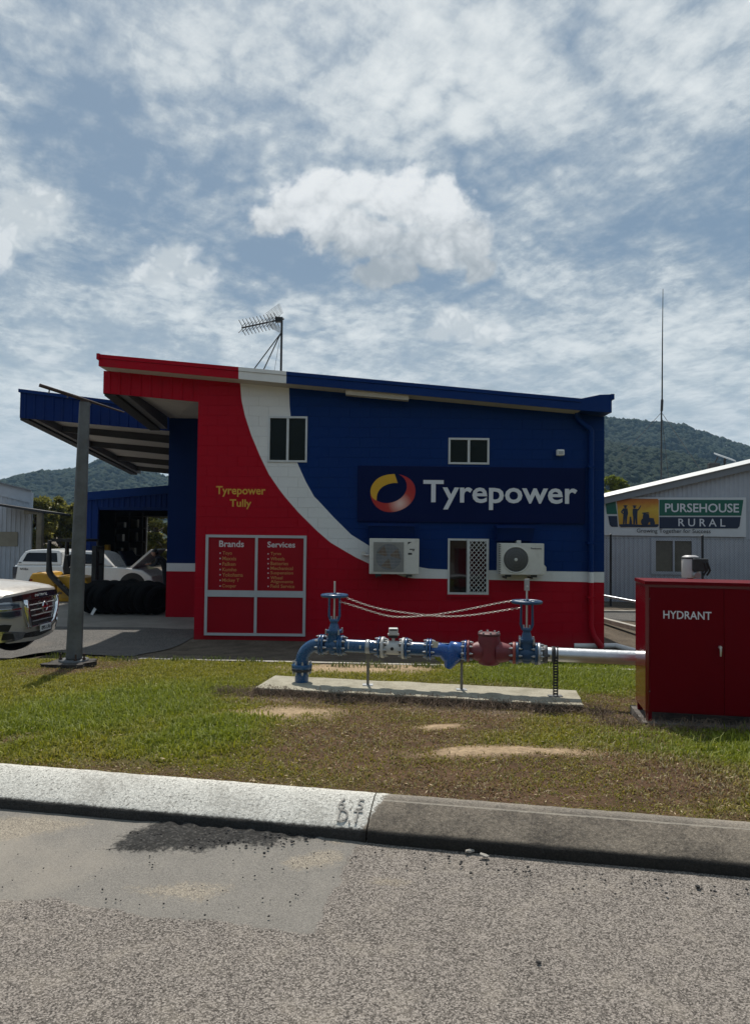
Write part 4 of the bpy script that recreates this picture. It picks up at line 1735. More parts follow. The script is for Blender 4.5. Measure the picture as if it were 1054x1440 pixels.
# hoods over old cooler openings
for (a0, a1, a2, a3) in ((518.5, 582, 736, 757), (698, 750, 739, 761)):
    hx0, hx1, hz0, hz1 = rect(a0, a2, a1, a3, YF - .25)
    h_ = MB()
    h_.box(hx0 - .02, hx1 + .02, YF - .34, YF - .002, hz1 - .055, hz1)
    h_.hexa([(hx0, YF - .14, hz0), (hx1, YF - .14, hz0), (hx1, YF - .002, hz0), (hx0, YF - .002, hz0)],
            [(hx0, YF - .32, hz1 - .056), (hx1, YF - .32, hz1 - .056), (hx1, YF - .002, hz1 - .056), (hx0, YF - .002, hz1 - .056)])
    h_.build('cooler_hood', M['navy'], shop)
# patch of lighter paint where the sweep was cut round the pipe box
# ------------------------------------------------------------------ sign over the front
sx0, sx1, sz0, sz1 = rect(502.5, 656.5, 822, 735, YF - .05)
sgn = empty('shop_sign', ((sx0 + sx1) / 2, YF - .05, sz0), 'long glossy navy sign board with a swirl logo and big white lettering', 'sign')
b_ = MB()
b_.bbox(sx0, sx1, YF - .052, YF - .004, sz0, sz1, .004)
b_.build('board', M['sign_board'], sgn)
YS = YF - .052
ftext('lettering', 'Tyrepower', 594.7, 676.2, 811, 717.3, YS, M['let_white'], sgn, weight=.018, depth=.006)


def lpt(zx, zy, Y=YS):
    p = P(480 + zx / 7.53, 640 + zy / 7.53, Y)
    return (p.x, Y - .001, p.z)


def smooth_poly(pts, closed=True, it=2):
    for _ in range(it):
        n_ = []
        for i in range(len(pts)):
            a, b2 = pts[i], pts[(i + 1) % len(pts)]
            n_ += [(a[0] * .75 + b2[0] * .25, a[1] * .75 + b2[1] * .25), (a[0] * .25 + b2[0] * .75, a[1] * .25 + b2[1] * .75)]
        pts = n_
    return pts


def band(outer, inner, n=36):
    """strip between two polylines, resampled"""
    def rs(pl):
        d = [0]
        for a, b2 in zip(pl, pl[1:]):
            d.append(d[-1] + math.hypot(b2[0] - a[0], b2[1] - a[1]))
        xs_ = np.interp(np.linspace(0, d[-1], n), d, [p[0] for p in pl])
        ys_ = np.interp(np.linspace(0, d[-1], n), d, [p[1] for p in pl])
        # light smoothing
        for _ in range(6):
            xs_[1:-1] = (xs_[:-2] + 2 * xs_[1:-1] + xs_[2:]) / 4
            ys_[1:-1] = (ys_[:-2] + 2 * ys_[1:-1] + ys_[2:]) / 4
        return list(zip(xs_, ys_))
    return rs(outer), rs(inner)


def solid_band(o_, i_, m, name, lift):
    mb = MB()
    fo = [lpt(*p) for p in o_]
    fi = [lpt(*p) for p in i_]
    F = lambda L: [(p[0], p[1] - lift - .004, p[2]) for p in L]
    mb.grid([F(fo), F(fi)], smooth=False)
    mb.grid([F(fo), fo], smooth=False)
    mb.grid([F(fi), fi], smooth=False)
    mb.build(name, m, sgn)


o1, i1 = band([(562, 200), (500, 203), (430, 220), (375, 250), (335, 295), (308, 345), (302, 395), (312, 435), (335, 465), (370, 482)],
              [(594, 296), (560, 293), (510, 302), (455, 322), (415, 350), (388, 385), (374, 425), (370, 482)])
solid_band(o1, i1, M['logo_yellow'], 'logo_swirl', .003)
o2, i2 = band([(303, 415), (318, 480), (350, 535), (400, 578), (460, 602), (520, 608), (590, 597), (660, 570), (720, 528), (765, 470), (784, 410), (784, 350), (768, 300), (735, 258), (690, 228), (640, 210), (606, 203)],
              [(303, 415), (330, 452), (372, 484), (430, 506), (480, 511), (530, 503), (580, 487), (630, 455), (668, 412), (690, 365), (693, 315), (682, 270), (660, 238), (630, 214), (606, 203)], 48)
solid_band(o2, i2, M['logo_red'], 'logo_ring', .0)


# ------------------------------------------------------------------ air conditioner units
def ac_unit(px0, py0, px1, py1, label, kind):
    yf, yb = YF - .40, YF - .10
    x0, x1, z0, z1 = rect(px0, py0, px1, py1, yf)
    e = empty('air_conditioner', ((x0 + x1) / 2, YF, z0 - .05), label, 'air conditioner', 'air conditioner units on the painted wall')
    b_ = MB()
    b_.bbox(x0, x1, yf, yb, z0, z1, .012)
    b_.build('casing', M['off_white'], e)
    ft = MB()
    for xx in (x0 + .14, x1 - .22):
        ft.box(xx - .025, xx + .09, yf + .02, yf + .05, z0 - .045, z0 - .002)
        ft.box(xx - .012, xx + .012, yf + .03, YF - .002, z0 - .075, z0 - .046)
    ft.build('bracket', M['black'], e)
    w_, h_ = x1 - x0, z1 - z0
    if kind == 0:
        gx0, gx1, gz0, gz1 = rect(525, 762.2, 567.3, 804, yf)
        cx, cz, rr = (gx0 + gx1) / 2, (gz0 + gz1) / 2, .246
        rc = MB()
        rc.box(gx0, gx1, yf - .006, yf - .001, gz0, gz1)
        rc.build('grille_panel', mat('ac_grille_plate', (.30, .29, .27), .55, 0, .1, 5), e)
        fd = MB()
        fd.cyl((cx, yf - .010, cz), (cx, yf - .0065, cz), rr, n=40)
        fd.build('fan_opening', M['fan_blue'], e)
        bl = MB()
        for i in range(3):
            a = i * 2.094 + .4
            pts = []
            for (r1, da) in ((.05, -.3), (.23, -.55), (.235, .35), (.05, .5)):
                pts.append((cx + r1 * math.cos(a + da), yf - .0135, cz + r1 * math.sin(a + da)))
            bl.prism(pts, (0, .003, 0))
        bl.build('fan_blade', M['fan_rust'], e)
        gl_ = MB()
        k_ = 22
        for i in range(k_ + 1):
            xx = gx0 + (gx1 - gx0) * i / k_
            gl_.box(xx - .0022, xx + .0022, yf - .022, yf - .017, gz0, gz1)
        for i in range(9):
            zz_ = gz0 + (gz1 - gz0) * (i + .5) / 9
            gl_.box(gx0, gx1, yf - .0168, yf - .014, zz_ - .003, zz_ + .003)
        gl_.build('wire_guard', mat('ac_wire', (.33, .32, .30), .5, 0, .1, 5), e)
        q = P(575, 763.5, yf)
        lg = MB()
        lg.prism([(q.x - .025, yf - .003, q.z + .02), (q.x + .05, yf - .003, q.z + .02), (q.x - .025, yf - .003, q.z - .03)], (0, .003, 0))
        lg.build('badge', M['let_dark'], e)
        mk = MB()
        for (m0, m1, m2, m3) in ((575.5, 771.8, 582.7, 773.2), (579.5, 773.8, 582.2, 775.0), (573.4, 777.4, 579.0, 780.2)):
            u0, u1, v0, v1 = rect(m0, m1, m2, m3, yf)
            mk.box(u0, u1, yf - .003, yf - .0008, v0, v1)
        mk.build('printed_mark', M['let_dark'], e)
        q = P(511, 778, YF - .05)
        pb = MB()
        pb.cyl((q.x, YF - .09, q.z), (q.x, YF - .003, q.z), .045, n=14)
        pb.tube([(q.x + .02, YF - .08, q.z - .03), (q.x + .10, YF - .12, q.z - .035), (x0 + .01, YF - .16, q.z - .02)], .022, n=8)
        pb.build('pipe_elbow', M['off_white'], e)
    else:
        q = P(724.8, 787, yf)
        cx, cz = q.x, q.z
        rr = .235
        dk = MB()
        dk.lathe((cx, yf + .0, cz), (0, -1, 0), [(.0005, rr * .99), (.004, rr * .985), (.0045, rr * .2)], n=48)
        dk.build('fan_opening', M['fan_grey'], e)
        rg = MB()
        rg.torus((cx, yf - .004, cz), (0, 1, 0), rr + .012, .012, 48, 8)
        rg.build('fan_ring', M['off_white'], e)
        gl_ = MB()
        for i in range(34):
            a = 2 * math.pi * i / 34
            p0 = (cx + .035 * math.cos(a), yf - .012, cz + .035 * math.sin(a))
            p1 = (cx + .13 * math.cos(a + .28), yf - .013, cz + .13 * math.sin(a + .28))
            p2 = (cx + rr * math.cos(a + .42), yf - .008, cz + rr * math.sin(a + .42))
            gl_.tube([p0, p1, p2], .0030, n=4, cap=False)
        for r3 in (.08, .13, .18):
            gl_.torus((cx, yf - .012, cz), (0, 1, 0), r3, .0025, 32, 4)
        gl_.build('wire_guard', mat('ac_guard_grey', (.17, .165, .155), .5, 0, .1, 5), e)
        hb = MB()
        hb.lathe((cx, yf - .012, cz), (0, -1, 0), [(0, .032), (.008, .030), (.011, .018)], n=20)
        hb.build('hub', M['off_white'], e)
        sg_ = MB()
        for i in range(17):
            zz_ = z0 + .03 + (h_ - .06) * i / 16
            sg_.box(x0 - .012, x0 + .03, yf - .004, yf + .012, zz_ - .010, zz_ + .008)
        sg_.build('side_louvre', M['fan_grey'], e)
        ftext('lettering', 'Panasonic', 745.8, 770, 761, 772.5, yf - .001, M['let_dark'], e, weight=.015)
        cv = MB()
        vx = x1
        cv.hexa([(vx - .0, yf + .05, z0), (vx + .055, yf + .05, z0 + .02), (vx + .055, yb, z0 + .02), (vx - .0, yb, z0)],
                [(vx - .0, yf + .05, z0 + .21), (vx + .055, yf + .05, z0 + .15), (vx + .055, yb, z0 + .15), (vx - .0, yb, z0 + .21)])
        cv.build('valve_cover', M['off_white'], e)
        cd = MB()
        q = P(728, 761.5, YF - .15)
        cd.box(q.x - .04, q.x + .04, YF - .22, YF - .003, z1 + .001, z1 + .055)
        cd.build('conduit_box', M['off_white'], e)
    return e


ac_unit(519, 757.3, 589, 807.5, 'square grilled air conditioner unit beside the white sweep, left of the screened window', 0)
ac_unit(701.5, 764, 764.5, 808.5, 'air conditioner unit with a round black fan, right of the screened window', 1)

# camera-like flood lamp high on the blue wall
q = P(787, 637, YF - .10)
fl = empty('security_light', (q.x, YF, q.z), 'small white security light high on the blue wall near the downpipe', 'light')
b_ = MB()
b_.bbox(q.x - .075, q.x + .07, YF - .17, YF - .06, q.z - .055, q.z + .065, .018)
b_.build('housing', M['white_paint'], fl)
b_ = MB()
b_.cyl((q.x + .02, YF - .065, q.z - .03), (q.x + .02, YF - .002, q.z - .03), .022, n=10)
b_.build('bracket', M['white_paint'], fl)
b_ = MB()
b_.bbox(q.x - .05, q.x + .045, YF - .176, YF - .171, q.z - .03, q.z + .03, .002)
b_.build('lens', mat('frosted_lens', (.35, .36, .36), .25, 0, .05, 5), fl)

# ------------------------------------------------------------------ tv antenna on the roof
yA = 15.2
pb_, pt_ = P(395, 523, yA), P(396.3, 446, yA)
an = empty('tv_antenna', (pb_.x, yA, pb_.z), 'television antenna with spiky elements on a braced roof mast', 'antenna')
b_ = MB()
b_.cyl((pb_.x, yA, roof_line(pb_.x) - .06), pt_, .024, n=10)
b_.build('mast', M['dark_steel'], an)
br = P(394.5, 469, yA)
for (xx, dy_) in ((343, -.35), (355, .9)):
    f0 = P(xx, 517, yA + dy_)
    g = MB()
    g.cyl(br, (f0.x, f0.y, roof_line(f0.x) - .05), .013, n=8)
    g.build('brace', M['dark_steel'], an)
g = MB()
f0 = P(382, 521, yA)
g.cyl(P(393, 478, yA), (f0.x, yA, roof_line(f0.x) - .04), .004, n=5)
g.build('guy_wire', M['dark_steel'], an)
b0, b1 = P(340, 461, yA - .35), P(399, 448.5, yA + .02)
bo = MB()
bo.cyl(b0, b1, .019, n=8)
boom = bo.build('boom', M['dark_steel'], an)
el = MB()
for i in range(11):
    c_ = b0.lerp(b1, .01 + i * .082)
    for sz_ in (1, -1):
        root = c_ + Vector((0, 0, .035 * sz_))
        el.cyl(c_, root, .010, n=5)
        for sx_ in (1, -1):
            el.cyl(root, root + Vector((.055 * sx_, .10 * sx_, .10 * sz_)), .0075, n=5)
elo = el.build('director_element', M['dark_steel'], an)
rfm = MB()
c_ = b0.lerp(b1, .80)
for sz_ in (1, -1):
    for i in range(8):
        o3 = c_ + Vector((-.18 + .0 * i, -.30 + .085 * i, .05 * sz_))
        rfm.cyl(o3, o3 + Vector((.30, .02, (.23 if sz_ > 0 else -.16))), .0055, n=4)
    for i in range(4):
        hh = (.06 + .055 * i) * (1 if sz_ > 0 else -.7)
        k4 = hh / .23 * .30 if sz_ > 0 else -hh / .16 * .30
        rfm.cyl(c_ + Vector((-.18 + k4 * .9, -.30, hh + .03 * sz_)), c_ + Vector((-.18 + k4 * .9, .32, hh + .03 * sz_)), .0035, n=4)
rfm.build('reflector_screen', M['galv'], an)
bx = MB()
c_ = b0.lerp(b1, .87)
bx.bbox(c_.x - .07, c_.x + .07, c_.y - .05, c_.y + .05, c_.z - .05, c_.z + .06, .012)
bx.build('junction_box', M['black'], an)
# ------------------------------------------------------------------ concrete slabs of the fire service
ST0 = 7.58                                   # the pipe runs at this distance from the camera, along the kerb


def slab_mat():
    m, h, b = new_mat('soiled_shaded_concrete')
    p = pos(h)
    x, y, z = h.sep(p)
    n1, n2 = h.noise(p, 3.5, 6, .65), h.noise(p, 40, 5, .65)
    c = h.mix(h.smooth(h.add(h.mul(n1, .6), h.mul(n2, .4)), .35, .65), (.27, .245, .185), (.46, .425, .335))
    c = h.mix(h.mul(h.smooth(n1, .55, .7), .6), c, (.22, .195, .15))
    soil_or_shade = h.smooth(h.add(z, h.mul(h.sub(n2, .5), .03)), -.022, -.006, .92, 0.0)  # dark slab sides: shade painted into the colour, along with soil splash
    c = h.mix(soil_or_shade, c, (.045, .036, .026))
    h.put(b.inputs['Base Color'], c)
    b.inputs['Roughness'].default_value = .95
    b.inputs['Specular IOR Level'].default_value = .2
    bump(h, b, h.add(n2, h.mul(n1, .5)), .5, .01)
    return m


def slab(name, t0, t1, s0, s1, ztop, h, label, m):
    e_ = MB()
    bm = bmesh.new()
    bmesh.ops.create_cube(bm, size=1.0)
    bmesh.ops.subdivide_edges(bm, edges=list(bm.edges), cuts=10, use_grid_fill=True)
    for v in bm.verts:
        t_ = t0 + (v.co.x + .5) * (t1 - t0)
        s_ = s0 + (v.co.y + .5) * (s1 - s0)
        z_ = ztop - h + (v.co.z + .5) * h
        j = float(vnoise(np.array([t_ * 1.0]), np.array([s_ + z_ * 3]), 3.0, 71)[0] - .5)
        v.co = st(s_ + j * .03, t_ + j * .03, z_ + (j * .012))
    e_.from_bm(bm)
    o = e_.build(name, m)
    return tag(o, label, 'concrete slab')


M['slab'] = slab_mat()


zslab = 0.0
p0, p1 = PS(358, 968, 7.17), PS(819, 988, 7.17)
t0, t1 = p0.x * CA - p0.y * SA, p1.x * CA - p1.y * SA
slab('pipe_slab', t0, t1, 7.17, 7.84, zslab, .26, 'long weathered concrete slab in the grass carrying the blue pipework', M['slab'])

# ------------------------------------------------------------------ pipework
hyd = empty('hydrant_pipework', st(ST0, TT(424, ST0, 955), zslab), 'blue fire hydrant pipe run with two handwheel valves, grey meter and red check valve', 'pipework')
AX = lambda px: st(ST0, TT(px, ST0, 907 + (px - 450) * .045), ZA(px))
za_l, za_r = PS(470, 907.4, ST0).z, PS(850, 923.5, ST0).z
ZA = lambda px: za_l + (px - 470) / 380 * (za_r - za_l)
dirv = (AX(850) - AX(470)).normalized()
OD = .0705
SC = 7.55 / 1000                             # metres per pixel at the pipe


def pipe(a, b_, m, name, r=OD, n=24):
    mb = MB()
    mb.cyl(AX(a), AX(b_), r, n=n)
    return mb.build(name, m, hyd)


def flange(px, w_px, m, r=.113, bolts=8, phase=.2, name='flange', axis_=None, c=None, n=36, boltm='galv'):
    c = AX(px) if c is None else c
    ax = dirv if axis_ is None else axis_
    hw = w_px * SC / 2
    mb = MB()
    mb.lathe(c, ax, [(-hw, r * .97), (-hw + .003, r), (hw - .003, r), (hw, r * .97)], n=n)
    fo = mb.build(name, m, hyd)
    a = Vector(ax).orthogonal().normalized()
    up_ = Vector((0, 0, 1)) if abs(Vector(ax).z) < .9 else Vector((1, 0, 0))
    a = (up_ - Vector(ax) * up_.dot(ax)).normalized()
    b2 = Vector(ax).cross(a)
    bb = MB()
    for i in range(bolts):
        q = 2 * math.pi * (i + phase) / bolts
        o = c + (a * math.cos(q) + b2 * math.sin(q)) * (r * .84)
        bb.cyl(o - Vector(ax) * (hw + .022), o + Vector(ax) * (hw + .022), .0125, n=6, smooth=False)
        bb.cyl(o - Vector(ax) * (hw + .036), o + Vector(ax) * (hw + .036), .0075, n=6, smooth=False)
    bo = bb.build('bolt_ring', M[boltm], fo)
    return fo


# riser and elbow
Rz = PS(424.5, 935, ST0).z
cx_t = TT(424.3, ST0, 940)
rb_ = MB()
rb_.lathe(st(ST0, cx_t, zslab - .02), (0, 0, 1), [(0, OD + .004), (Rz - zslab + .02, OD + .004)], n=28)
rb_.build('riser', M['blue_pipe'], hyd)
flange(0, 6.0, M['blue_pipe'], r=.112, c=st(ST0, cx_t, Rz - .012), axis_=Vector((0, 0, 1)), name='flange')
flange(0, 3.4, M['dark_steel'], r=.110, c=st(ST0, cx_t, Rz - .052), axis_=Vector((0, 0, 1)), name='flange')
e1 = AX(449.5)
el_r = min(.20, (e1 - st(ST0, cx_t, e1.z)).length)
cen = st(ST0, cx_t, 0)
cen.z = 0
pts = [st(ST0, cx_t, Rz + .012)]
topz = e1.z
for i in range(13):
    a = i / 12 * math.pi / 2
    q = st(ST0, cx_t, topz - el_r) + dirv * (el_r * (1 - math.cos(a))) + Vector((0, 0, el_r * math.sin(a)))
    pts.append(q)
pts.append(e1)
mb = MB()
mb.tube(pts, OD, n=26)
mb.build('elbow', M['blue_pipe'], hyd)
pipe(485.5, 532, M['blue_pipe'], 'pipe')
pipe(572.5, 601, M['blue_pipe'], 'pipe')
flange(451, 3.2, M['blue_pipe'])
flange(481, 0.01 + 3.2, M['blue_pipe'])
flange(533.3, 2.8, M['blue_pipe'])
flange(571.5, 3.6, M['blue_pipe'])
flange(601.3, 2.6, M['blue_pipe'])
flange(605.2, 2.6, M['blue_bright'])
flange(654.2, 2.6, M['blue_bright'])
flange(658.2, 3.4, M['red_valve'])


def label_band(px, w_px, a0, a1, m=None):
    mb = MB()
    r_ = OD + .0015
    up_ = Vector((0, 0, 1))
    sid = dirv.cross(up_)
    if sid.y > 0:
        sid = -sid
    rows = []
    for k in range(2):
        c = AX(px) + dirv * ((k - .5) * w_px * SC)
        rows.append([c + (up_ * math.cos(a) + sid * math.sin(a)) * r_ for a in np.linspace(a0, a1, 7)])
    mb.grid(rows)
    mb.build('sticker', m or M['white_paint'], hyd, fix=False)


label_band(491.5, .8, .7, 1.9)
label_band(508, 2.2, 1.25, 1.75, M['tag_yellow'])
label_band(579.6, 3.0, .25, .85)


# gate valves with rising stem and handwheel
def gate_valve(px, m, fl_l, fl_r, y_wheel, y_top, y_bon, wheel_r, tag_=False):
    c = AX(px)
    v = MB()
    sid = dirv.cross(Vector((0, 0, 1)))
    # body: waisted barrel along the pipe and a flat chest that rises into the bonnet
    L = (fl_r - fl_l) * SC / 2
    v.lathe(c, dirv, [(-L, .078), (-L * .55, .074), (-L * .3, .088), (0, .094), (L * .3, .088), (L * .55, .074), (L, .078)], n=28)
    zb_ = PS(px, y_bon, ST0).z
    hw = .062

    def sect(z_, a, b2):
        o = []
        for i in range(20):
            q = 2 * math.pi * i / 20
            ca, sa = math.cos(q), math.sin(q)
            sx_ = abs(ca) ** .6 * (1 if ca > 0 else -1)
            sy_ = abs(sa) ** .6 * (1 if sa > 0 else -1)
            o.append(Vector((c.x, c.y, z_)) + dirv * (a * sx_) + sid * (b2 * sy_))
        return o
    v.grid([sect(c.z - .098, .030, .035), sect(c.z - .08, .048, .06), sect(c.z, .060, .078), sect(c.z + .06, .060, .080), sect(zb_ - .012, .060, .080)], close=True)
    body = v.build('valve_body', m, hyd)
    f2 = MB()
    f2.grid([sect(zb_ - .014, .066, .086), sect(zb_ - .014, .082, .10), sect(zb_ + .012, .082, .10), sect(zb_ + .012, .058, .07)], smooth=False, close=True)
    bz = (PS(px, y_bon - 15, ST0).z)
    f2.grid([sect(zb_ + .012, .058, .075), sect(zb_ + .03, .054, .066), sect(zb_ + .07, .043, .05), sect(bz - .02, .036, .04), sect(bz - .01, .046, .046), sect(bz + .012, .046, .046), sect(bz + .014, .01, .01)], close=True)
    bn = f2.build('bonnet', m, hyd)
    nb = MB()
    for sx_ in (-1, 1):
        for sy_ in (-1, 1):
            q = Vector((c.x, c.y, zb_)) + dirv * (.070 * sx_) + sid * (.082 * sy_)
            nb.cyl(q - Vector((0, 0, .028)), q + Vector((0, 0, .028)), .010, n=6, smooth=False)
    for sx_ in (-1, 1):
        q = Vector((c.x, c.y, bz)) + dirv * (.030 * sx_) - sid * .0
        nb.cyl(q, q + Vector((0, 0, .045)), .009, n=6, smooth=False)
    nb.build('bolt_ring', M['galv'], bn)
    zw = PS(px, y_wheel, ST0).z
    yk = MB()
    for sx_ in (-1, 1):
        a = Vector((c.x, c.y, bz - .005)) + dirv * (.040 * sx_)
        b2 = Vector((c.x, c.y, bz + .05)) + dirv * (.060 * sx_)
        d2 = Vector((c.x, c.y, zw - .025)) + dirv * (.056 * sx_)
        e2 = Vector((c.x, c.y, zw - .012)) + dirv * (.020 * sx_)
        yk.tube([a, b2, b2.lerp(d2, .5), d2, e2], [.013, .014, .012, .013, .014], n=8)
    yk.cyl(Vector((c.x, c.y, zw - .03)), Vector((c.x, c.y, zw - .008)), .034, n=16)
    yk.build('yoke', m, hyd)
    sm = MB()
    zt3 = PS(px, y_top, ST0).z
    sm.cyl(Vector((c.x, c.y, bz)), Vector((c.x, c.y, zt3)), .0105, n=10)
    stem = sm.build('stem', M['steel'], hyd)
    wl = MB()
    cw = Vector((c.x, c.y, zw))
    wl.torus(cw, (0, 0, 1), wheel_r, .0175, 40, 10)
    for i in range(5):
        q = 2 * math.pi * i / 5 + .35
        wl.tube([cw + Vector((math.cos(q), math.sin(q), 0)) * .02 + Vector((0, 0, .012)), cw + Vector((math.cos(q), math.sin(q), 0)) * wheel_r * .6 + Vector((0, 0, .004)), cw + Vector((math.cos(q), math.sin(q), 0)) * wheel_r], .011, n=6)
    wl.lathe(cw, (0, 0, 1), [(-.012, .030), (.02, .034), (.026, .026)], n=16)
    wl.build('handwheel', m, hyd)
    if tag_:
        tg = MB()
        a = Vector((c.x, c.y, zt3 - .095))
        tg.box(a.x - .024, a.x + .024, a.y - .016, a.y + .016, a.z, a.z + .12)
        tg.build('stem_cover', M['galv'], stem)
        pt = MB()
        pt.cyl((a.x, a.y - .022, a.z + .045), (a.x, a.y - .016, a.z + .045), .012, n=10)
        pt.build('lock', M['steel'], stem)
    flange(fl_l, 3.6, m, name='flange')
    flange(fl_r, 3.6, m, name='flange')


gate_valve(469.3, M['blue_pipe'], 455, 477.4, 837.4, 817.5, 887.5, .135)
gate_valve(739.8, M['blue_valve'], 726.6, 753.2, 846.5, 817.5, 900.0, .145, True)
flange(722.2, 4.0, mat('orange_red_flange', (.26, .045, .03), .5, 0, .15, 7), name='flange')
flange(757.4, 3.4, M['galv'], name='flange')

# grey flow meter
pipe(541, 566, M['grey_meter'], 'meter_tube', r=.074)
flange(538.2, 4.2, M['grey_meter'], name='flange')
flange(567.0, 3.6, M['grey_meter'], name='flange')
c = AX(552.5)
mh = MB()
ztop_ = PS(552.5, 883, ST0).z
mh.cyl(c + Vector((0, 0, .06)), Vector((c.x, c.y, PS(552.5, 896, ST0).z)), .017, n=12)
head = mh.build('meter_neck', M['grey_meter'], hyd)
zc0, zc1 = PS(552.5, 896.5, ST0).z, ztop_
mh = MB()
mh.bbox(c.x - .050, c.x + .050, c.y - .05, c.y + .05, zc0 + .028, zc1, .010)
mh.bbox(c.x - .060, c.x + .060, c.y - .04, c.y + .04, zc0 + .024, zc0 + .044, .006)
hd2 = mh.build('meter_head', M['grey_meter'], hyd)
mh = MB()
mh.box(c.x - .047, c.x + .047, c.y - .045, c.y + .045, zc0, zc0 + .024)
mh.box(c.x - .04, c.x + .04, c.y - .053, c.y - .0505, zc1 - .022, zc1 - .008)
mh.build('meter_gland', M['black'], hd2)
mh = MB()
sid = dirv.cross(Vector((0, 0, 1)))
if sid.y > 0:
    sid = -sid
mh.cyl(c + sid * .070, c + sid * .080, .018, n=14)
mh.build('plug', M['black'], hyd)
mh = MB()
for px_b in (543, 563):
    for dz_ in (-.035, .035):
        q = AX(px_b) + Vector((0, 0, dz_)) + sid * .062
        mh.cyl(q, q + sid * .012, .009, n=8)
mh.build('port', M['black'], hyd)

# strainer: a pipe that dips to a slanting basket
ys = MB()
a0, a1 = AX(607), AX(653)
tip = PS(629.5, 938.5, ST0)
mid = PS(624, 915, ST0)
ys.tube([a0, AX(611), AX(614).lerp(mid, .25), mid, PS(630, 925, ST0), PS(633, 931, ST0)], [.071, .073, .078, .080, .068, .04], n=24)
ys.tube([a1, AX(650), AX(645), PS(641, 913, ST0), PS(637.5, 920, ST0), PS(633.5, 928, ST0), tip], [.071, .075, .088, .100, .102, .080, .040], n=24)
st_o = ys.build('strainer', M['blue_bright'], hyd)
lg = MB()
sp = PS(613, 905, ST0) + sid * .0765
lg.prism([sp + dirv * -.035 + Vector((0, 0, .03)), sp + dirv * .035 + Vector((0, 0, .03)), sp + dirv * .02 - Vector((0, 0, .03)), sp + dirv * -.04 - Vector((0, 0, .03))], sid * .004)
lg.build('cast_plate', M['tag_yellow'], st_o)
pl_ = MB()
pl_.cyl(tip + Vector((.01, 0, .02)), tip + Vector((0, 0, -.012)), .026, n=6, smooth=False)
pl_.build('drain_plug', M['blue_bright'], st_o)
bar = MB()
bar.cyl(AX(612) + Vector((0, 0, .062)), AX(646) + Vector((0, 0, .062)), .010, n=10)
bar.build('bridge_rib', M['blue_pipe'], st_o)

# red check valve
cv = MB()
cc = AX(687)
zt4, zb4 = PS(687, 893.5, ST0).z, PS(687, 934.5, ST0).z
cv.lathe(Vector((cc.x, cc.y, zb4)), (0, 0, 1), [(0, .085), (.012, .108), (.05, .114), (zt4 - zb4 - .04, .114), (zt4 - zb4, .108)], n=32)
cv.tube([AX(659), AX(664), AX(670), AX(678)], [.074, .080, .100, .104], n=26)
cv.tube([AX(697), AX(704), AX(712), AX(721)], [.112, .108, .092, .080], n=26)
ck = cv.build('check_valve', M['red_valve'], hyd)
lid = MB()
lid.lathe(Vector((cc.x, cc.y, zt4)), (0, 0, 1), [(0, .114), (.002, .117), (.022, .117), (.026, .108), (.030, .085), (.030, .0)], n=36)
M['rust_lid'] = mat('dark_red_lid', (.10, .028, .028), .55, .1, .3, 8, dirt=((.045, .02, .02), .6))
lo = lid.build('lid', M['rust_lid'], ck)
lb2 = MB()
for i in range(8):
    q = 2 * math.pi * i / 8
    lb2.cyl(Vector((cc.x + .1 * math.cos(q), cc.y + .1 * math.sin(q), zt4 + .022)), Vector((cc.x + .1 * math.cos(q), cc.y + .1 * math.sin(q), zt4 + .042)), .011, n=6, smooth=False)
lb2.build('bolt_ring', M['galv'], lo)

# grooved coupling and silver pipe
cp = MB()
cp.lathe(AX(765.5), dirv, [(-.026, .080), (-.022, .092), (.022, .092), (.026, .080)], n=28)
cp.box(AX(765.5).x - .03, AX(765.5).x + .03, AX(765.5).y - .10, AX(765.5).y - .07, AX(765.5).z - .012, AX(765.5).z + .012)
cp.build('coupling', M['galv_dull'], hyd)
mb = MB()
CT = 1.20                                    # left side of the cabinet, along the kerb
end = st(ST0, CT + .45, ZA(900))
mb.tube([AX(758), AX(800), AX(850), end], .0715, n=28)
s0 = end
mb.build('silver_pipe', M['steel'], hyd)
mb = MB()
mb.tube([end - dirv * .03] + [end + dirv * (.16 * math.sin(a)) + (st(ST0 - 1, 0, 0) - st(ST0, 0, 0)) * (.16 * (1 - math.cos(a))) for a in np.linspace(.1, math.pi / 2, 8)] + [st(ST0 - .42, CT + .61, ZA(900))], .072, n=24)
mb.build('elbow', M['galv'], hyd)


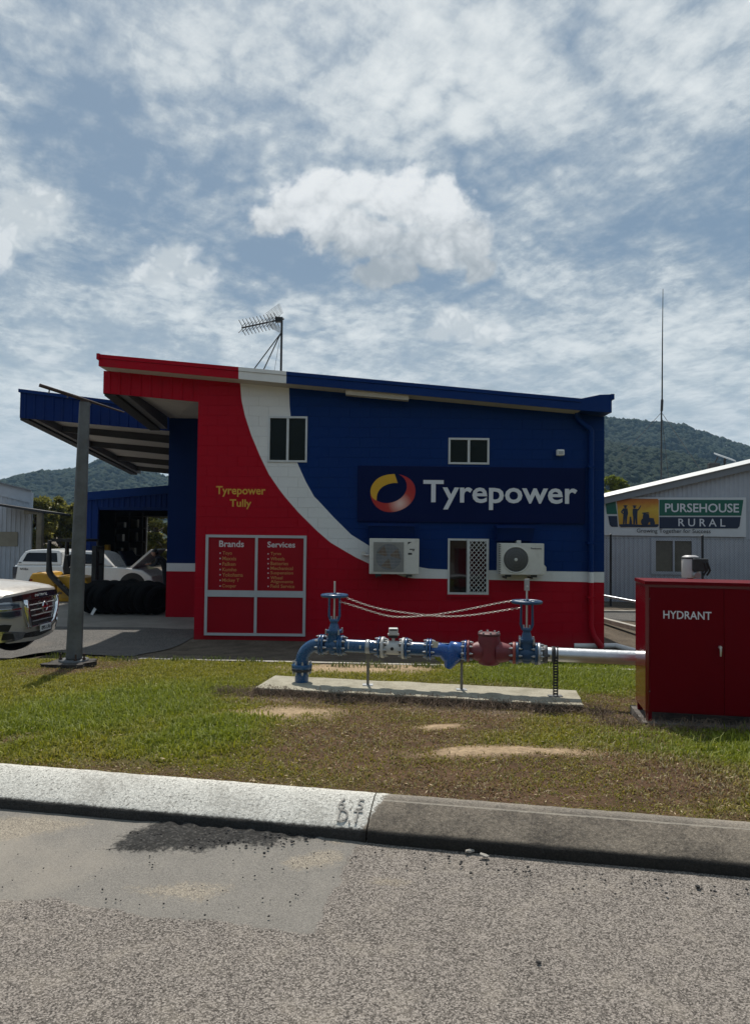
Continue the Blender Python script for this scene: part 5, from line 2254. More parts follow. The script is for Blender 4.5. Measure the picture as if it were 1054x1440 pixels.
def support(px, kind):
    c = AX(px)
    b_ = MB()
    if kind == 0:
        b_.cyl(Vector((c.x, c.y, zslab + .004)), Vector((c.x, c.y, c.z - OD - .02)), .0155, n=10)
        b_.box(c.x - .02, c.x + .02, c.y - .02, c.y + .02, c.z - OD - .05, c.z - OD - .004)
        po = b_.build('support_post', mat('dull_zinc_post', (.20, .185, .155), .55, .5, .2, 6) if 'dz' not in M else M['dz'], hyd)
        M['dz'] = po.data.materials[0]
        f = MB()
        f.box(c.x - .055, c.x + .055, c.y - .045, c.y + .045, zslab - .002, zslab + .008)
        f.build('foot_plate', M['galv'], po)
        k_ = MB()
        k_.lathe(c, dirv, [(-.023, OD + .001), (-.023, OD + .007), (.023, OD + .007), (.023, OD + .001)], n=28)
        k_.build('clamp', M['galv'], po)
    else:
        zt5 = PS(px, 907, ST0).z
        for xx in (-1, 1):
            q = c + dirv * (.0195 * xx) - sid * 0.0
            b_.box(q.x - .005, q.x + .005, q.y - .10, q.y - .082, zslab + .004, zt5)
        n_ = 14
        for i in range(n_):
            z_ = zslab + .02 + (c.z - zslab - .02) * i / n_
            b_.box(c.x - .017, c.x + .017, c.y - .098, c.y - .094, z_, z_ + .017)
        po = b_.build('support_channel', M['dark_steel'], hyd)
        f = MB()
        f.box(c.x - .07, c.x + .07, c.y - .12, c.y - .04, zslab - .002, zslab + .008)
        f.build('foot_plate', M['galv_dull'], po)
        k_ = MB()
        k_.lathe(c, dirv, [(-.02, .073), (-.02, .08), (.02, .08), (.02, .073)], n=28)
        k_.build('clamp', M['galv_dull'], po)


support(517.5, 0)
support(648.8, 0)
support(777.5, 1)

# ------------------------------------------------------------------ chains between the two handwheels
M['chain'] = mat('chain_zinc', (.45, .41, .38), .35, .6, .15, 20)


def chain(pts, s_, label):
    P3 = [PS(a, b_, s_) for a, b_ in pts]
    # resample a smooth curve
    d = [0]
    for a, b_ in zip(P3, P3[1:]):
        d.append(d[-1] + (b_ - a).length)
    n_ = int(d[-1] / .024)
    tt_ = np.linspace(0, d[-1], n_)
    xs_, ys_, zs_ = (np.interp(tt_, d, [p[i] for p in P3]) for i in range(3))
    for arr in (zs_,):
        for _ in range(25):
            arr[1:-1] = (arr[:-2] + 2 * arr[1:-1] + arr[2:]) / 4
    mb = MB()
    for i in range(n_ - 1):
        a, b_ = Vector((xs_[i], ys_[i], zs_[i])), Vector((xs_[i + 1], ys_[i + 1], zs_[i + 1]))
        u_ = (b_ - a).normalized()
        sd2 = u_.cross(Vector((0, 0, 1))).normalized()
        up_ = sd2.cross(u_)
        wv = sd2 if i % 2 else up_
        c_ = (a + b_) / 2
        loop = []
        for k_ in range(8):
            q = 2 * math.pi * k_ / 8
            loop.append(c_ + u_ * (.0165 * math.cos(q)) + wv * (.0095 * math.sin(q)))
        loop.append(loop[0])
        mb.tube(loop, .0027, n=4, cap=False)
    o = mb.build('chain', M['chain'])
    return tag(o, label, 'chain', 'chains slung between the handwheels')


chain([(488, 841), (504, 847), (518.5, 852.5), (540, 857.5), (564, 861), (598, 865), (624, 867.2), (650, 866.3), (671, 864), (700, 859.5), (731, 854.5)], 7.50, 'zinc chain hooked low on the right valve yoke and high on the left handwheel')
chain([(477.5, 846), (500, 852.5), (525, 861), (550, 868.2), (575, 867.5), (598, 865.6), (614, 864.2), (640, 860), (671, 854), (700, 848), (719.5, 844.6)], 7.45, 'zinc chain hooked low on the left valve yoke and high on the right handwheel')

# ------------------------------------------------------------------ hydrant cabinet
S0 = 6.68
q = PS(907, 1000, S0)
CT = q.x * CA - q.y * SA
zc_b, zc_t = PS(907, 1001, S0).z, PS(907, 817, S0).z
cab = empty('hydrant_cabinet', st(S0, CT, zc_b), 'dark red steel cabinet lettered HYDRANT with a small door handle', 'cabinet')
CW, CD = 1.45, .50
mb = MB()
z0 = zc_b


def sbox(mb, t0, t1, s0, s1, z0, z1):
    mb.hexa([st(s0, t0, z0), st(s0, t1, z0), st(s1, t1, z0), st(s1, t0, z0)], [st(s0, t0, z1), st(s0, t1, z1), st(s1, t1, z1), st(s1, t0, z1)])


sbox(mb, CT, CT + CW, S0 + .012, S0 + CD, z0, zc_t - .03)
mb.build('shell', M['cab_gloss'], cab)
mb = MB()
sbox(mb, CT - .008, CT + CW + .01, S0 - .02, S0 + CD + .01, zc_t - .029, zc_t)
mb.build('lid', M['cab_red'], cab)
dt = TT(1017, S0, 900)
for i, (a, b_) in enumerate(((CT + .035, dt - .002), (dt + .002, CT + CW - .035))):
    mb = MB()
    sbox(mb, a, b_, S0 - .006, S0 + .0115, z0 + .012, zc_t - .055)
    dr = mb.build('door', M['cab_red'], cab)
    if i == 0:
        h_ = MB()
        hc = PS(1011, 910, S0 - .01)
        n_ = st(-1, 0, 0)
        h_.cyl(hc, hc + n_ * .03, .014, n=12)
        h_.tube([hc + n_ * .03, hc + n_ * .036 + Vector((0, 0, -.03)), hc + n_ * .03 + Vector((0, 0, -.075))], [.011, .010, .008], n=8)
        h_.build('handle', M['steel'], dr)
        for (a2, b2) in ((912.6, 842), (912.6, 972)):
            hq = PS(a2, b2, S0 - .006)
            h_ = MB()
            h_.cyl(hq, hq + n_ * .006, .006, n=8)
            h_.build('rivet', M['galv_dull'], dr)
        a2, b2 = PS(931.8, 865, S0 - .007), PS(999.4, 865, S0 - .007)
        hz0, hz1 = PS(965, 870.6, S0).z, PS(965, 859.4, S0).z
        text('lettering', 'HYDRANT', (a2.x, a2.y, hz0), (CA, -SA, 0), (0, 0, 1), (b2 - a2).length, hz1 - hz0, M['let_white'], cab, weight=.010)
for (tt0, ss0) in ((CT + .012, S0 + .02), (CT + CW - .06, S0 + .02), (CT + .012, S0 + CD - .06), (CT + CW - .06, S0 + CD - .06)):
    mb = MB()
    sbox(mb, tt0, tt0 + .045, ss0, ss0 + .045, z0 - .085, z0 - .002)
    mb.build('leg', M['cab_red'], cab)
zsl = z0 - .085
slab('cabinet_slab', CT - .03, CT + 1.7, S0 - .05, S0 + .62, zsl, .34, 'rough stained concrete slab under the red cabinet', M['concrete_dark'])

# small canister standing up behind the cabinet
sC = 7.9
a, b_ = PS(957.5, 812, sC), PS(970, 781, sC)
cn = empty('alarm_canister', (b_.x, b_.y, float(gz(b_.x, b_.y))), 'white cylindrical canister with dark cables sticking up behind the red cabinet', 'canister')
r_ = (b_.x - a.x)
mb = MB()
mb.lathe(Vector((b_.x, b_.y, a.z + .0)), (0, 0, 1), [(0, r_ * .96), (.01, r_), (b_.z - a.z - .03, r_), (b_.z - a.z - .012, r_ * .9), (b_.z - a.z, r_ * .6)], n=28)
mb.build('drum', mat('canister_white', (.52, .50, .49), .45, 0, .1, 6), cn)
mb = MB()
mb.lathe(Vector((b_.x, b_.y, b_.z - .035)), (0, 0, 1), [(0, r_ * 1.05), (.016, r_ * 1.05), (.02, r_ * .8)], n=24)
mb.bbox(b_.x - .02, b_.x + r_ + .05, b_.y - r_ - .03, b_.y - r_ + .02, a.z + .07, b_.z - .03, .01)
mb.build('bracket', M['dark_steel'], cn)
for k_ in range(2):
    mb = MB()
    x_ = b_.x + .07 + .035 * k_
    mb.tube([(x_ - .05, b_.y - r_, b_.z - .05), (x_ + .02, b_.y - r_ - .03, b_.z - .07), (x_ + .045, b_.y - r_ - .03, b_.z - .15), (x_ + .02, b_.y - r_ - .01, a.z + .03)], .011, n=6)
    mb.build('cable', M['black'], cn)
mb = MB()
mb.cyl((b_.x + .01, b_.y - .04, a.z + .04), (b_.x + .01, b_.y - r_ - .06, a.z + .03), .034, n=14)
mb.build('fitting', M['galv'], cn)
mb = MB()
mb.cyl((b_.x, b_.y, cn.location.z - .05), (b_.x, b_.y, a.z), .03, n=12)
mb.build('post', M['galv_dull'], cn)

# white pvc pipe on the ground beyond
mb = MB()
p0, p1 = G(835, 912), G(866, 912)
p2 = G(900, 922)
up = Vector((0, 0, .055))
mb.tube([p0 + up - Vector((.4, 0, 0)), p0 + up, p1 + up, p2 + up, p2 + up + (p2 - p1)], .052, n=12)
tag(mb.build('drain_pipe', M['pvc']), 'white plastic drain pipe lying on the grass at the corner of the shop', 'pipe')

# ------------------------------------------------------------------ steel post of a removed sign
pg = G(104, 936)
pg.z += .07
post = empty('steel_post', pg, 'weathered galvanised steel post with a bare rusty sign bar on top', 'post')
Yp = pg.y
pt = P(119.5, 566, Yp)
r0 = .104
mb = MB()
mb.tube([pg + Vector((0, 0, .03)), pg.lerp(pt, .5), pt], [r0, r0 * .84, r0 * .66], n=24)
mb.build('pole', M['galv_dull'], post)
mb = MB()
mb.lathe(pg + Vector((0, 0, -.005)), (0, 0, 1), [(0, .19), (.022, .19), (.024, .11)], n=20)
mb.build('base_plate', M['galv_dull'], post)
for (dx_, dy_) in ((-.155, -.05), (.155, -.05), (.08, -.14), (-.06, .15)):
    mb = MB()
    mb.cyl(pg + Vector((dx_, dy_, 0)), pg + Vector((dx_, dy_, .10)), .013, n=8)
    mb.cyl(pg + Vector((dx_, dy_, .018)), pg + Vector((dx_, dy_, .042)), .024, n=6, smooth=False)
    mb.build('anchor_bolt', M['rust'], post)
a, b_ = P(55.5, 541.5, Yp - .16), P(175, 580, Yp + .25)
mb = MB()
dv = (b_ - a).normalized()
mb.cyl(a, a.lerp(b_, .45), .024, n=8)
mb.tube([a.lerp(b_, .45), a.lerp(b_, .7), b_], [.022, .016, .010], n=6)
br = mb.build('sign_bar', M['rust'], post)
mb = MB()
for (f_, h_) in ((.118, .07), (.33, .05), (.60, .05)):
    q = a.lerp(b_, f_)
    mb.cyl(q, q - Vector((.01, 0, h_)), .009, n=6)
mb.build('stub', M['galv_dull'], br)
mb = MB()
mb.cyl(pt - Vector((0, 0, .02)), pt + Vector((0, 0, .03)), .055, n=12)
mb.build('cap', M['rust'], post)
# broken footing
bm = bmesh.new()
bmesh.ops.create_icosphere(bm, subdivisions=4, radius=1.0)
for v in bm.verts:
    a3 = math.atan2(v.co.y, v.co.x)
    n_ = float(vnoise(np.array([v.co.x * 2 + 5]), np.array([v.co.y * 2 + v.co.z]), 1.6, 81)[0] - .5)
    sq = 1.0 / max(abs(math.cos(a3)), abs(math.sin(a3))) ** .5
    v.co = Vector((v.co.x * .30 * sq * (1 + n_ * .6), v.co.y * .26 * sq * (1 + n_ * .6), max(-.20, min(-.004, v.co.z * .5 + n_ * .10))))
mb = MB()
mb.from_bm(bm, M=Matrix.Translation(pg + Vector((-.01, -.06, .0))))
tag(mb.build('post_footing', mat('dark_broken_footing', (.055, .048, .042), .95, 0, .5, 9, .9, 30)), 'broken dark concrete footing under the steel post', 'footing')

# ------------------------------------------------------------------ stones by the kerb
M['stone'] = mat('pale_stone', (.36, .33, .29), .9, 0, .2, 20, .4, 60)
M['stone_dark'] = mat('dark_stone', (.03, .028, .027), .9, 0, .3, 30, .4, 60)


def stone(px, py, sx_, sy_, sz_, rz, m, label, zadd=0.0, seed=1):
    x, y = Z0(px, py)
    bm = bmesh.new()
    bmesh.ops.create_icosphere(bm, subdivisions=1, radius=1.0)
    r_ = random.Random(seed)
    for v in bm.verts:
        n_ = v.co.normalized()
        k_ = max(abs(n_.x), abs(n_.y), abs(n_.z)) ** -.55
        v.co = Vector((n_.x * k_ * sx_, n_.y * k_ * sy_, n_.z * k_ * sz_)) * r_.uniform(.72, 1.15)
        if v.co.x > sx_ * .3:
            v.co.z *= .7
    mb = MB()
    mb.from_bm(bm)
    o = mb.build('stone', m)
    o.location = (x, y, sz_ * .8 + zadd)
    o.rotation_euler = (0, .1, rz)
    tag(o, label, 'stone')


stone(660, 1199, .030, .013, .011, .5, M['stone'], 'flat pale stone chip against the kerb, left of the pair', seed=3)
stone(681, 1206, .026, .016, .012, -.3, M['stone'], 'wedge shaped pale stone chip by the kerb, right of the pair', seed=4)
stone(757, 1355, .010, .008, .006, .2, M['stone_dark'], 'tiny dark stone alone on the chip seal in the foreground', seed=5)
stone(980, 1249, .016, .012, .009, 1.2, M['stone_dark'], 'dark stone in the gutter near the right end of the kerb', seed=6)
stone(887, 1184, .020, .014, .010, .6, M['stone'], 'small pale stone resting on the sloping grey kerb', zadd=.115, seed=7)
# loose grit on the patched seal
mb = MB()
rr = random.Random(5)
for i in range(300):
    mode = rr.random()
    if mode < .22:
        px_s, py_s = rr.uniform(0, 500), rr.uniform(1190, 1300)
        big_ = .0045
    elif mode < .7:
        px_s, py_s = rr.gauss(330, 70), rr.gauss(1178, 8)
        big_ = .007
    else:
        px_s = rr.uniform(520, 1050)
        py_s = 1195 + (px_s - 520) * .11 + abs(rr.gauss(0, 14))
        big_ = .0055
    x, y = Z0(px_s, py_s)
    if x * SA + y * CA > 3.70:
        continue
    r_ = big_ * rr.uniform(.5, 1.5)
    bm = bmesh.new()
    bmesh.ops.create_icosphere(bm, subdivisions=1, radius=r_)
    for v in bm.verts:
        v.co *= rr.uniform(.7, 1.2)
        v.co.z *= .7
    mb.from_bm(bm, M=Matrix.Translation((x, y, .010 + r_ * .3)))
tag(mb.build('gravel', M['stone_dark']), kind='stuff')
# ------------------------------------------------------------------ grey shed on the right
SW = 25.4
Q = lambda px, py, s_=SW: PS(px, py, s_)
qt = lambda p: p.x * CA - p.y * SA
rs_ = empty('grey_shed', st(SW, qt(Q(950, 850)), -.6), 'grey ribbed metal shed with a bright sloping roof edge beyond the red cabinet', 'shed')
p0, p1 = Q(849, 697.8), Q(1054, 649.8)
rl = lambda t_: p0.z + (t_ - qt(p0)) / (qt(p1) - qt(p0)) * (p1.z - p0.z)
tl, tr = qt(Q(800, 700)), qt(Q(1240, 640))
tr2 = tr + (tr - tl)
RT = lambda t_: rl(t_) if t_ <= tr else rl(tr) - (rl(tr) - rl(tl)) * (t_ - tr) / (tr2 - tr)
wx = (qt(Q(917, 780)), qt(Q(975.5, 780)))
wz = (Q(945, 806).z, Q(945, 758.5).z)


def clad(mb, t0, t1, z0f, z1f, s_, rib=.145, d=.012):
    prof = []
    t_ = t0
    while t_ < t1:
        for (a, dd) in ((0, 0), (.45, 0), (.60, d), (.85, d), (1.0, 0)):
            tt_ = t_ + rib * a
            if tt_ <= t1:
                prof.append((tt_, s_ - dd))
        t_ += rib
    prof.append((t1, s_))
    mb.grid([[st(b_, a, z0f(a)) for a, b_ in prof], [st(b_, a, z1f(a)) for a, b_ in prof]], smooth=False)


mb = MB()
clad(mb, tl, wx[0], lambda t_: -.75, lambda t_: RT(t_) - .02, SW)
clad(mb, wx[0], wx[1], lambda t_: -.75, lambda t_: wz[0], SW)
clad(mb, wx[0], wx[1], lambda t_: wz[1], lambda t_: RT(t_) - .02, SW)
clad(mb, wx[1], tr, lambda t_: -.75, lambda t_: RT(t_) - .02, SW)
clad(mb, tr, tr2, lambda t_: -.75, lambda t_: RT(t_) - .02, SW)
mb.build('cladding', M['shed_grey'], rs_, fix=False)
mb = MB()
for (ta, tb) in ((tl, tr), (tr, tr2)):
    mb.hexa([st(SW - .03, ta, RT(ta) - .02), st(SW - .03, tb, RT(tb) - .02), st(SW + 24, tb, RT(tb) - .02), st(SW + 24, ta, RT(ta) - .02)],
            [st(SW - .03, ta, RT(ta) + .035), st(SW - .03, tb, RT(tb) + .035), st(SW + 24, tb, RT(tb) + .035), st(SW + 24, ta, RT(ta) + .035)])
mb.build('roof', M['white_trim'], rs_)
mb = MB()
for (ta, tb) in ((tl, tr), (tr, tr2)):
    mb.hexa([st(SW - .20, ta, RT(ta) - .27), st(SW - .20, tb, RT(tb) - .27), st(SW - .016, tb, RT(tb) - .27), st(SW - .016, ta, RT(ta) - .27)],
            [st(SW - .20, ta, RT(ta) - .022), st(SW - .20, tb, RT(tb) - .022), st(SW - .016, tb, RT(tb) - .022), st(SW - .016, ta, RT(ta) - .022)])
mb.build('barge_board', M['shed_dark'], rs_)
mb = MB()
for (ta, tb) in ((tl, tr), (tr, tr2)):
    mb.hexa([st(SW - .26, ta, RT(ta) - .05), st(SW - .26, tb, RT(tb) - .05), st(SW - .04, tb, RT(tb) + .08), st(SW - .04, ta, RT(ta) + .08)],
            [st(SW - .275, ta, RT(ta) - .03), st(SW - .275, tb, RT(tb) - .03), st(SW - .055, tb, RT(tb) + .10), st(SW - .055, ta, RT(ta) + .10)])
mb.build('barge_capping', M['white_trim'], rs_)
mb = MB()
sbox(mb, tl, tl + .1, SW + .01, SW + 24, -.75, RT(tl) - .03)
sbox(mb, tr2 - .1, tr2, SW + .01, SW + 24, -.75, RT(tr2) - .03)
sbox(mb, tl, tr2, SW + 23.9, SW + 24, -.75, RT(tl) - .03)
mb.build('side_wall', M['shed_grey'], rs_)
mb = MB()
f_ = .05
for (a, b_, c, d) in ((wx[0] - .06, wx[1] + .06, wz[1] - f_, wz[1] + .04), (wx[0] - .06, wx[1] + .06, wz[0] - .05, wz[0] + f_), (wx[0] - .06, wx[0] + .09, wz[0] + f_, wz[1] - f_), (wx[1] - .09, wx[1] + .06, wz[0] + f_, wz[1] - f_),
                      ((wx[0] + wx[1]) / 2 - .03, (wx[0] + wx[1]) / 2 + .03, wz[0] + f_, wz[1] - f_)):
    sbox(mb, a, b_, SW - .05, SW + .04, c, d)
wf = mb.build('window', M['shed_grey'], rs_)
xm = (wx[0] + wx[1]) / 2
for (a, b_) in ((wx[0] + .09, xm - .03), (xm + .03, wx[1] - .09)):
    mb = MB()
    sbox(mb, a, b_, SW + .01, SW + .02, wz[0] + f_, wz[1] - f_)
    mb.build('pane', mat('curtained_glass', (.11, .105, .09), .12, 0, .25, 1.5), wf)

# its sign
sp = empty('rural_store_sign', Q(950, 754, SW - .06), 'white store sign with green and navy panels and a sunset farm picture', 'sign')
zz = lambda a, b_: (834 + a / 4.79, 560 + b_ / 4.79)


def panel(name, pts, m, lift, th=.012, parent=sp, bev=True):
    P3 = [Q(*zz(a, b_), SW - .075 - lift) for a, b_ in pts]
    mb = MB()
    mb.prism(P3, st(1, 0, 0) * th)
    return mb.build(name, m, parent)


panel('board', [(40, 668), (1025, 668), (1025, 935), (40, 922)], M['sign_white'], 0, .05)
panel('green_panel', [(80, 700), (146, 686), (158, 780), (89, 780)], M['sign_green'], .012)
panel('navy_panel', [(98, 793), (158, 793), (163, 866), (122, 866), (108, 852)], M['sign_navy'], .012)
panel('green_panel', [(443, 683), (1008, 685), (993, 791), (443, 791)], M['sign_green'], .012)
panel('navy_panel', [(443, 800), (990, 800), (982, 862), (968, 877), (443, 877)], M['sign_navy'], .012)
pic = panel('farm_picture', [(155, 682), (160, 677), (430, 677), (438, 686), (438, 858), (428, 869), (182, 869), (170, 858)], M['sunset'], .012)
sil = M['sign_navy']


def figure(name, parts_):
    mb = MB()
    for i, pts in enumerate(parts_):
        P3 = [Q(*zz(a, b_), SW - .092 - .0006 * i) for a, b_ in pts]
        mb.prism(P3, st(1, 0, 0) * .004)
    mb.build(name, sil, pic)


ell = lambda cx, cy, rx, ry, n=14: [(cx + rx * math.cos(2 * math.pi * i / n), cy + ry * math.sin(2 * math.pi * i / n)) for i in range(n)]
figure('man_silhouette', [ell(214, 731, 9, 11), ell(214, 724, 15, 4), [(196, 742), (228, 742), (232, 775), (226, 800), (222, 848), (212, 848), (211, 808), (207, 848), (197, 848), (199, 795), (201, 770)], [(198, 744), (184, 762), (186, 772), (202, 782), (203, 776), (193, 766), (204, 754)]])
figure('man_silhouette', [ell(275, 732, 9, 11), ell(275, 725, 15, 4), [(263, 744), (290, 744), (296, 756), (294, 800), (294, 848), (283, 848), (281, 808), (277, 848), (266, 848), (266, 800), (262, 775)], [(284, 750), (300, 745), (311, 728), (316, 720), (320, 723), (314, 738), (303, 755), (288, 762)]])
figure('dog_silhouette', [ell(248, 804, 6, 7), [(244, 808), (253, 808), (258, 830), (258, 848), (239, 848), (241, 826)]])
figure('tractor_silhouette', [ell(345, 832, 27, 27, 20), ell(396, 840, 17, 18, 18), [(335, 776), (372, 780), (376, 806), (404, 808), (410, 832), (340, 836), (330, 800)], [(328, 770), (368, 768), (378, 776), (326, 778)]])
figure('ground_silhouette', [[(172, 850), (230, 846), (320, 852), (437, 848), (437, 858), (428, 868), (184, 868), (173, 858)]])


def qtext(s, zx0, zy0, zx1, zy1, m, **k):
    a, b_ = Q(*zz(zx0, (zy0 + zy1) / 2), SW - .089), Q(*zz(zx1, (zy0 + zy1) / 2), SW - .089)
    c, d = Q(*zz((zx0 + zx1) / 2, zy1), SW - .089), Q(*zz((zx0 + zx1) / 2, zy0), SW - .089)
    text('lettering', s, (a.x, a.y, c.z), (CA, -SA, 0), (0, 0, 1), (b_ - a).length, d.z - c.z, m, sp, depth=.004, **k)


qtext('PURSEHOUSE', 480, 709, 978, 769, M['let_white'], weight=.016)
qtext('RURAL', 570, 812, 886, 864, M['let_white'], weight=.01, spacing=1.55)
for_dark = M['let_dark']


def qtext2():
    a, b_ = Q(*zz(290, 897), SW - .098), Q(*zz(787, 897), SW - .098)
    c, d = Q(*zz(540, 915), SW - .098), Q(*zz(540, 880), SW - .098)
    text('lettering', 'Growing Together for Success', (a.x, a.y, c.z), (CA, -SA, 0), (0, 0, 1), (b_ - a).length, d.z - c.z, for_dark, sp, depth=.004)


qtext2()

# chain link fence in front of it
SF = 23.6
fe = empty('chain_link_fence', Q(900, 850, SF), 'chain link fence on dark posts in front of the grey shed', 'fence')
ft0, ft1 = qt(Q(835, 800, SF)), qt(Q(1170, 800, SF))
fz1 = Q(858, 751.5, SF).z
fz0 = -.62
for px_f in (858, 987, 1112):
    a = Q(px_f, 800, SF)
    mb = MB()
    mb.cyl((a.x, a.y, fz0), (a.x, a.y, fz1), .035, n=10)
    mb.cyl((a.x, a.y, fz1), (a.x, a.y, fz1 + .02), .045, .02, n=10)
    mb.build('post', M['dark_steel'], fe)
mb = MB()
for z_ in (fz1 - .12, fz0 + .08):
    mb.cyl(st(SF - .03, ft0, z_), st(SF - .03, ft1, z_), .004, n=4)
H_ = fz1 - .12 - fz0 - .08
n_ = int((ft1 - ft0 + H_) / .075)
for sg in (1, -1):
    for i in range(n_):
        a0 = ft0 - H_ + i * .075
        ta, tb = a0, a0 + H_
        za, zb_ = (0, H_) if sg > 0 else (H_, 0)
        lo, hi = max(ta, ft0), min(tb, ft1)
        if hi - lo < .05:
            continue
        f = lambda t_: fz0 + .08 + za + (zb_ - za) * (t_ - ta) / (tb - ta)
        mb.cyl(st(SF - .03 + .004 * sg, lo, f(lo)), st(SF - .03 + .004 * sg, hi, f(hi)), .0022, n=3, cap=False)
mb.build('wire_mesh', M['dark_steel'], fe)
# low rail in front of the fence
a, b_ = P(846, 837.5, 19.5), P(897, 847, 18.6)
rl_ = empty('steel_rail', a, 'thin pale steel rail crossing the gap between shop and cabinet', 'rail')
mb = MB()
b2 = b_ + (b_ - a) * 1.2
a2 = a - (b_ - a) * .6
mb.cyl(a2, b2, .035, n=10)
mb.build('bar', M['galv'], rl_)
for q in (a2, b2):
    mb = MB()
    mb.cyl((q.x, q.y, float(gz(q.x, q.y)) - .03), q, .03, n=8)
    mb.build('post', M['galv'], rl_)

# radio mast behind the shed
Ym = 36.0
ra = empty('radio_mast', P(928.5, 690, Ym), 'tall thin radio mast with guy wires standing behind the grey shed', 'mast')
a = P(928.3, 690, Ym)
mb = MB()
mb.cyl((a.x, Ym, -.6), P(929.3, 576, Ym), .040, n=10)
mb.build('pole', M['dark_steel'], ra)
mb = MB()
mb.cyl(P(929.6, 578, Ym), P(930.3, 562, Ym), .065, n=10)
mb.build('clamp', M['black'], ra)
mb = MB()
mb.tube([P(930.2, 563, Ym), P(930.6, 480, Ym), P(931.4, 406, Ym)], [.040, .030, .014], n=8)
mb.build('whip', M['dark_steel'], ra)
for (xx, yy, dy_) in ((900, 612, 3), (958, 622, -2), (940, 680, 1.5)):
    mb = MB()
    p_ = P(929.4, 580, Ym)
    e_ = P(xx, yy, Ym + dy_)
    mb.cyl(p_, p_ + (e_ - p_) * 2.4, .012, n=4)
    mb.build('guy_wire', M['dark_steel'], ra)

# solar panel on its roof
sS = 27.5
a, b_ = Q(1005.3, 637.3, sS), Q(1031.2, 646.4, sS)
sv = empty('solar_panel', Q(1018, 652, sS), 'small tilted solar panel on a stand on the grey shed roof', 'solar panel')
mb = MB()
n3 = Vector((SA, CA, .25)).normalized() * .45
dn = Vector((0, 0, -.05))
mb.hexa([a + dn - n3 * .5, b_ + dn - n3 * .5, b_ + dn + n3 * .5, a + dn + n3 * .5], [a - n3 * .5, b_ - n3 * .5, b_ + n3 * .5, a + n3 * .5])
mb.build('panel', M['zinc'], sv)
c = (a + b_) / 2
tt5 = qt(c)
mb = MB()
mb.cyl((c.x, c.y, RT(tt5) + .03), c - Vector((0, 0, .05)), .045, n=8)
mb.cyl(Vector((c.x, c.y, RT(tt5) + .03)) - Vector((.5, 0, .10)), c - Vector((.25, 0, .02)), .022, n=6)
mb.bbox(c.x - .6, c.x - .2, c.y - .1, c.y + .1, RT(tt5) - .1, RT(tt5) + .22, .03)
mb.build('stand', M['dark_steel'], sv)

# ------------------------------------------------------------------ pale shed on the left
YL = 34.0
ls = empty('pale_shed', P(20, 810, YL), 'pale ribbed metal shed with a carport roof at the left edge', 'shed')
a, b_ = P(0, 678.5, YL), P(45, 689.5, YL)
lx0, lx1 = P(-260, 690, YL).x, P(43.5, 740, YL).x
lz = lambda x: a.z + (x - a.x) / (b_.x - a.x) * (b_.z - a.z)


def yclad(mb, x0, x1, z0f, z1f, y, rib=.22, d=.02):
    prof = []
    x = x0
    while x < x1:
        for (q_, dd) in ((0, 0), (.55, 0), (.66, d), (.88, d), (1.0, 0)):
            if x + rib * q_ <= x1:
                prof.append((x + rib * q_, y - dd))
        x += rib
    prof.append((x1, y))
    mb.grid([[(p_, b2, z0f(p_)) for p_, b2 in prof], [(p_, b2, z1f(p_)) for p_, b2 in prof]], smooth=False)


mb = MB()
zlow = P(20, 702, YL).z
yclad(mb, lx0, lx1, lambda x: -.9, lambda x: lz(x) - .55, YL)
mb.build('cladding', M['shed_white'], ls, fix=False)
mb = MB()
mb.hexa([(lx0, YL - .06, lz(lx0) - .62), (lx1, YL - .06, lz(lx1) - .62), (lx1, YL - .025, lz(lx1) - .62), (lx0, YL - .025, lz(lx0) - .62)],
        [(lx0, YL - .06, lz(lx0) - .03), (lx1, YL - .06, lz(lx1) - .03), (lx1, YL - .025, lz(lx1) - .03), (lx0, YL - .025, lz(lx0) - .03)])
mb.build('gable_sheet', M['shed_white'], ls)
mb = MB()
mb.hexa([(lx0, YL - .2, lz(lx0) - .03), (lx1 + .1, YL - .2, lz(lx1 + .1) - .03), (lx1 - 6.4, YL + 12, lz(lx1 + .1) - .03), (lx0 - 6.5, YL + 12, lz(lx0) - .03)],
        [(lx0, YL - .2, lz(lx0) + .03), (lx1 + .1, YL - .2, lz(lx1 + .1) + .03), (lx1 - 6.4, YL + 12, lz(lx1 + .1) + .03), (lx0 - 6.5, YL + 12, lz(lx0) + .03)])
mb.build('roof', M['shed_dark'], ls)
mb = MB()
mb.hexa([(lx1 - .12, YL + .01, -.9), (lx1 - .01, YL + .01, -.9), (lx1 - 6.5, YL + 11.9, -.9), (lx1 - 6.6, YL + 11.9, -.9)], [(lx1 - .12, YL + .01, lz(lx1) - .04), (lx1 - .01, YL + .01, lz(lx1) - .04), (lx1 - 6.5, YL + 11.9, lz(lx1) - .04), (lx1 - 6.6, YL + 11.9, lz(lx1) - .04)])
mb.box(lx0 - 6.5, lx1 - 6.62, YL + 11.8, YL + 11.9, -.9, lz(lx1) - .04)
mb.build('side_wall', M['shed_white'], ls)
mb = MB()
mb.cyl((lx1 + .06, YL - .05, -.8), (lx1 + .06, YL - .05, lz(lx1) - .12), .05, n=10)
mb.build('downpipe', M['shed_white'], ls)
mb = MB()
a2, b2 = P(1, 768, YL - .03), P(25.5, 748, YL - .03)
mb.box(P(-30, 760, YL).x, b2.x, YL - .045, YL - .022, a2.z, b2.z)
mb.build('clear_sheet', M['beige_sheet'], ls)
YC = 31.0
a2, b2 = P(-40, 702.5, YC), P(60.5, 718, YC)
mb = MB()
mb.hexa([(a2.x, YC, a2.z - .10), (b2.x, YC, b2.z - .10), (b2.x, YL - .07, b2.z - .18), (a2.x, YL - .07, a2.z - .18)],
        [(a2.x, YC, a2.z), (b2.x, YC, b2.z), (b2.x, YL - .07, b2.z - .08), (a2.x, YL - .07, a2.z - .08)])
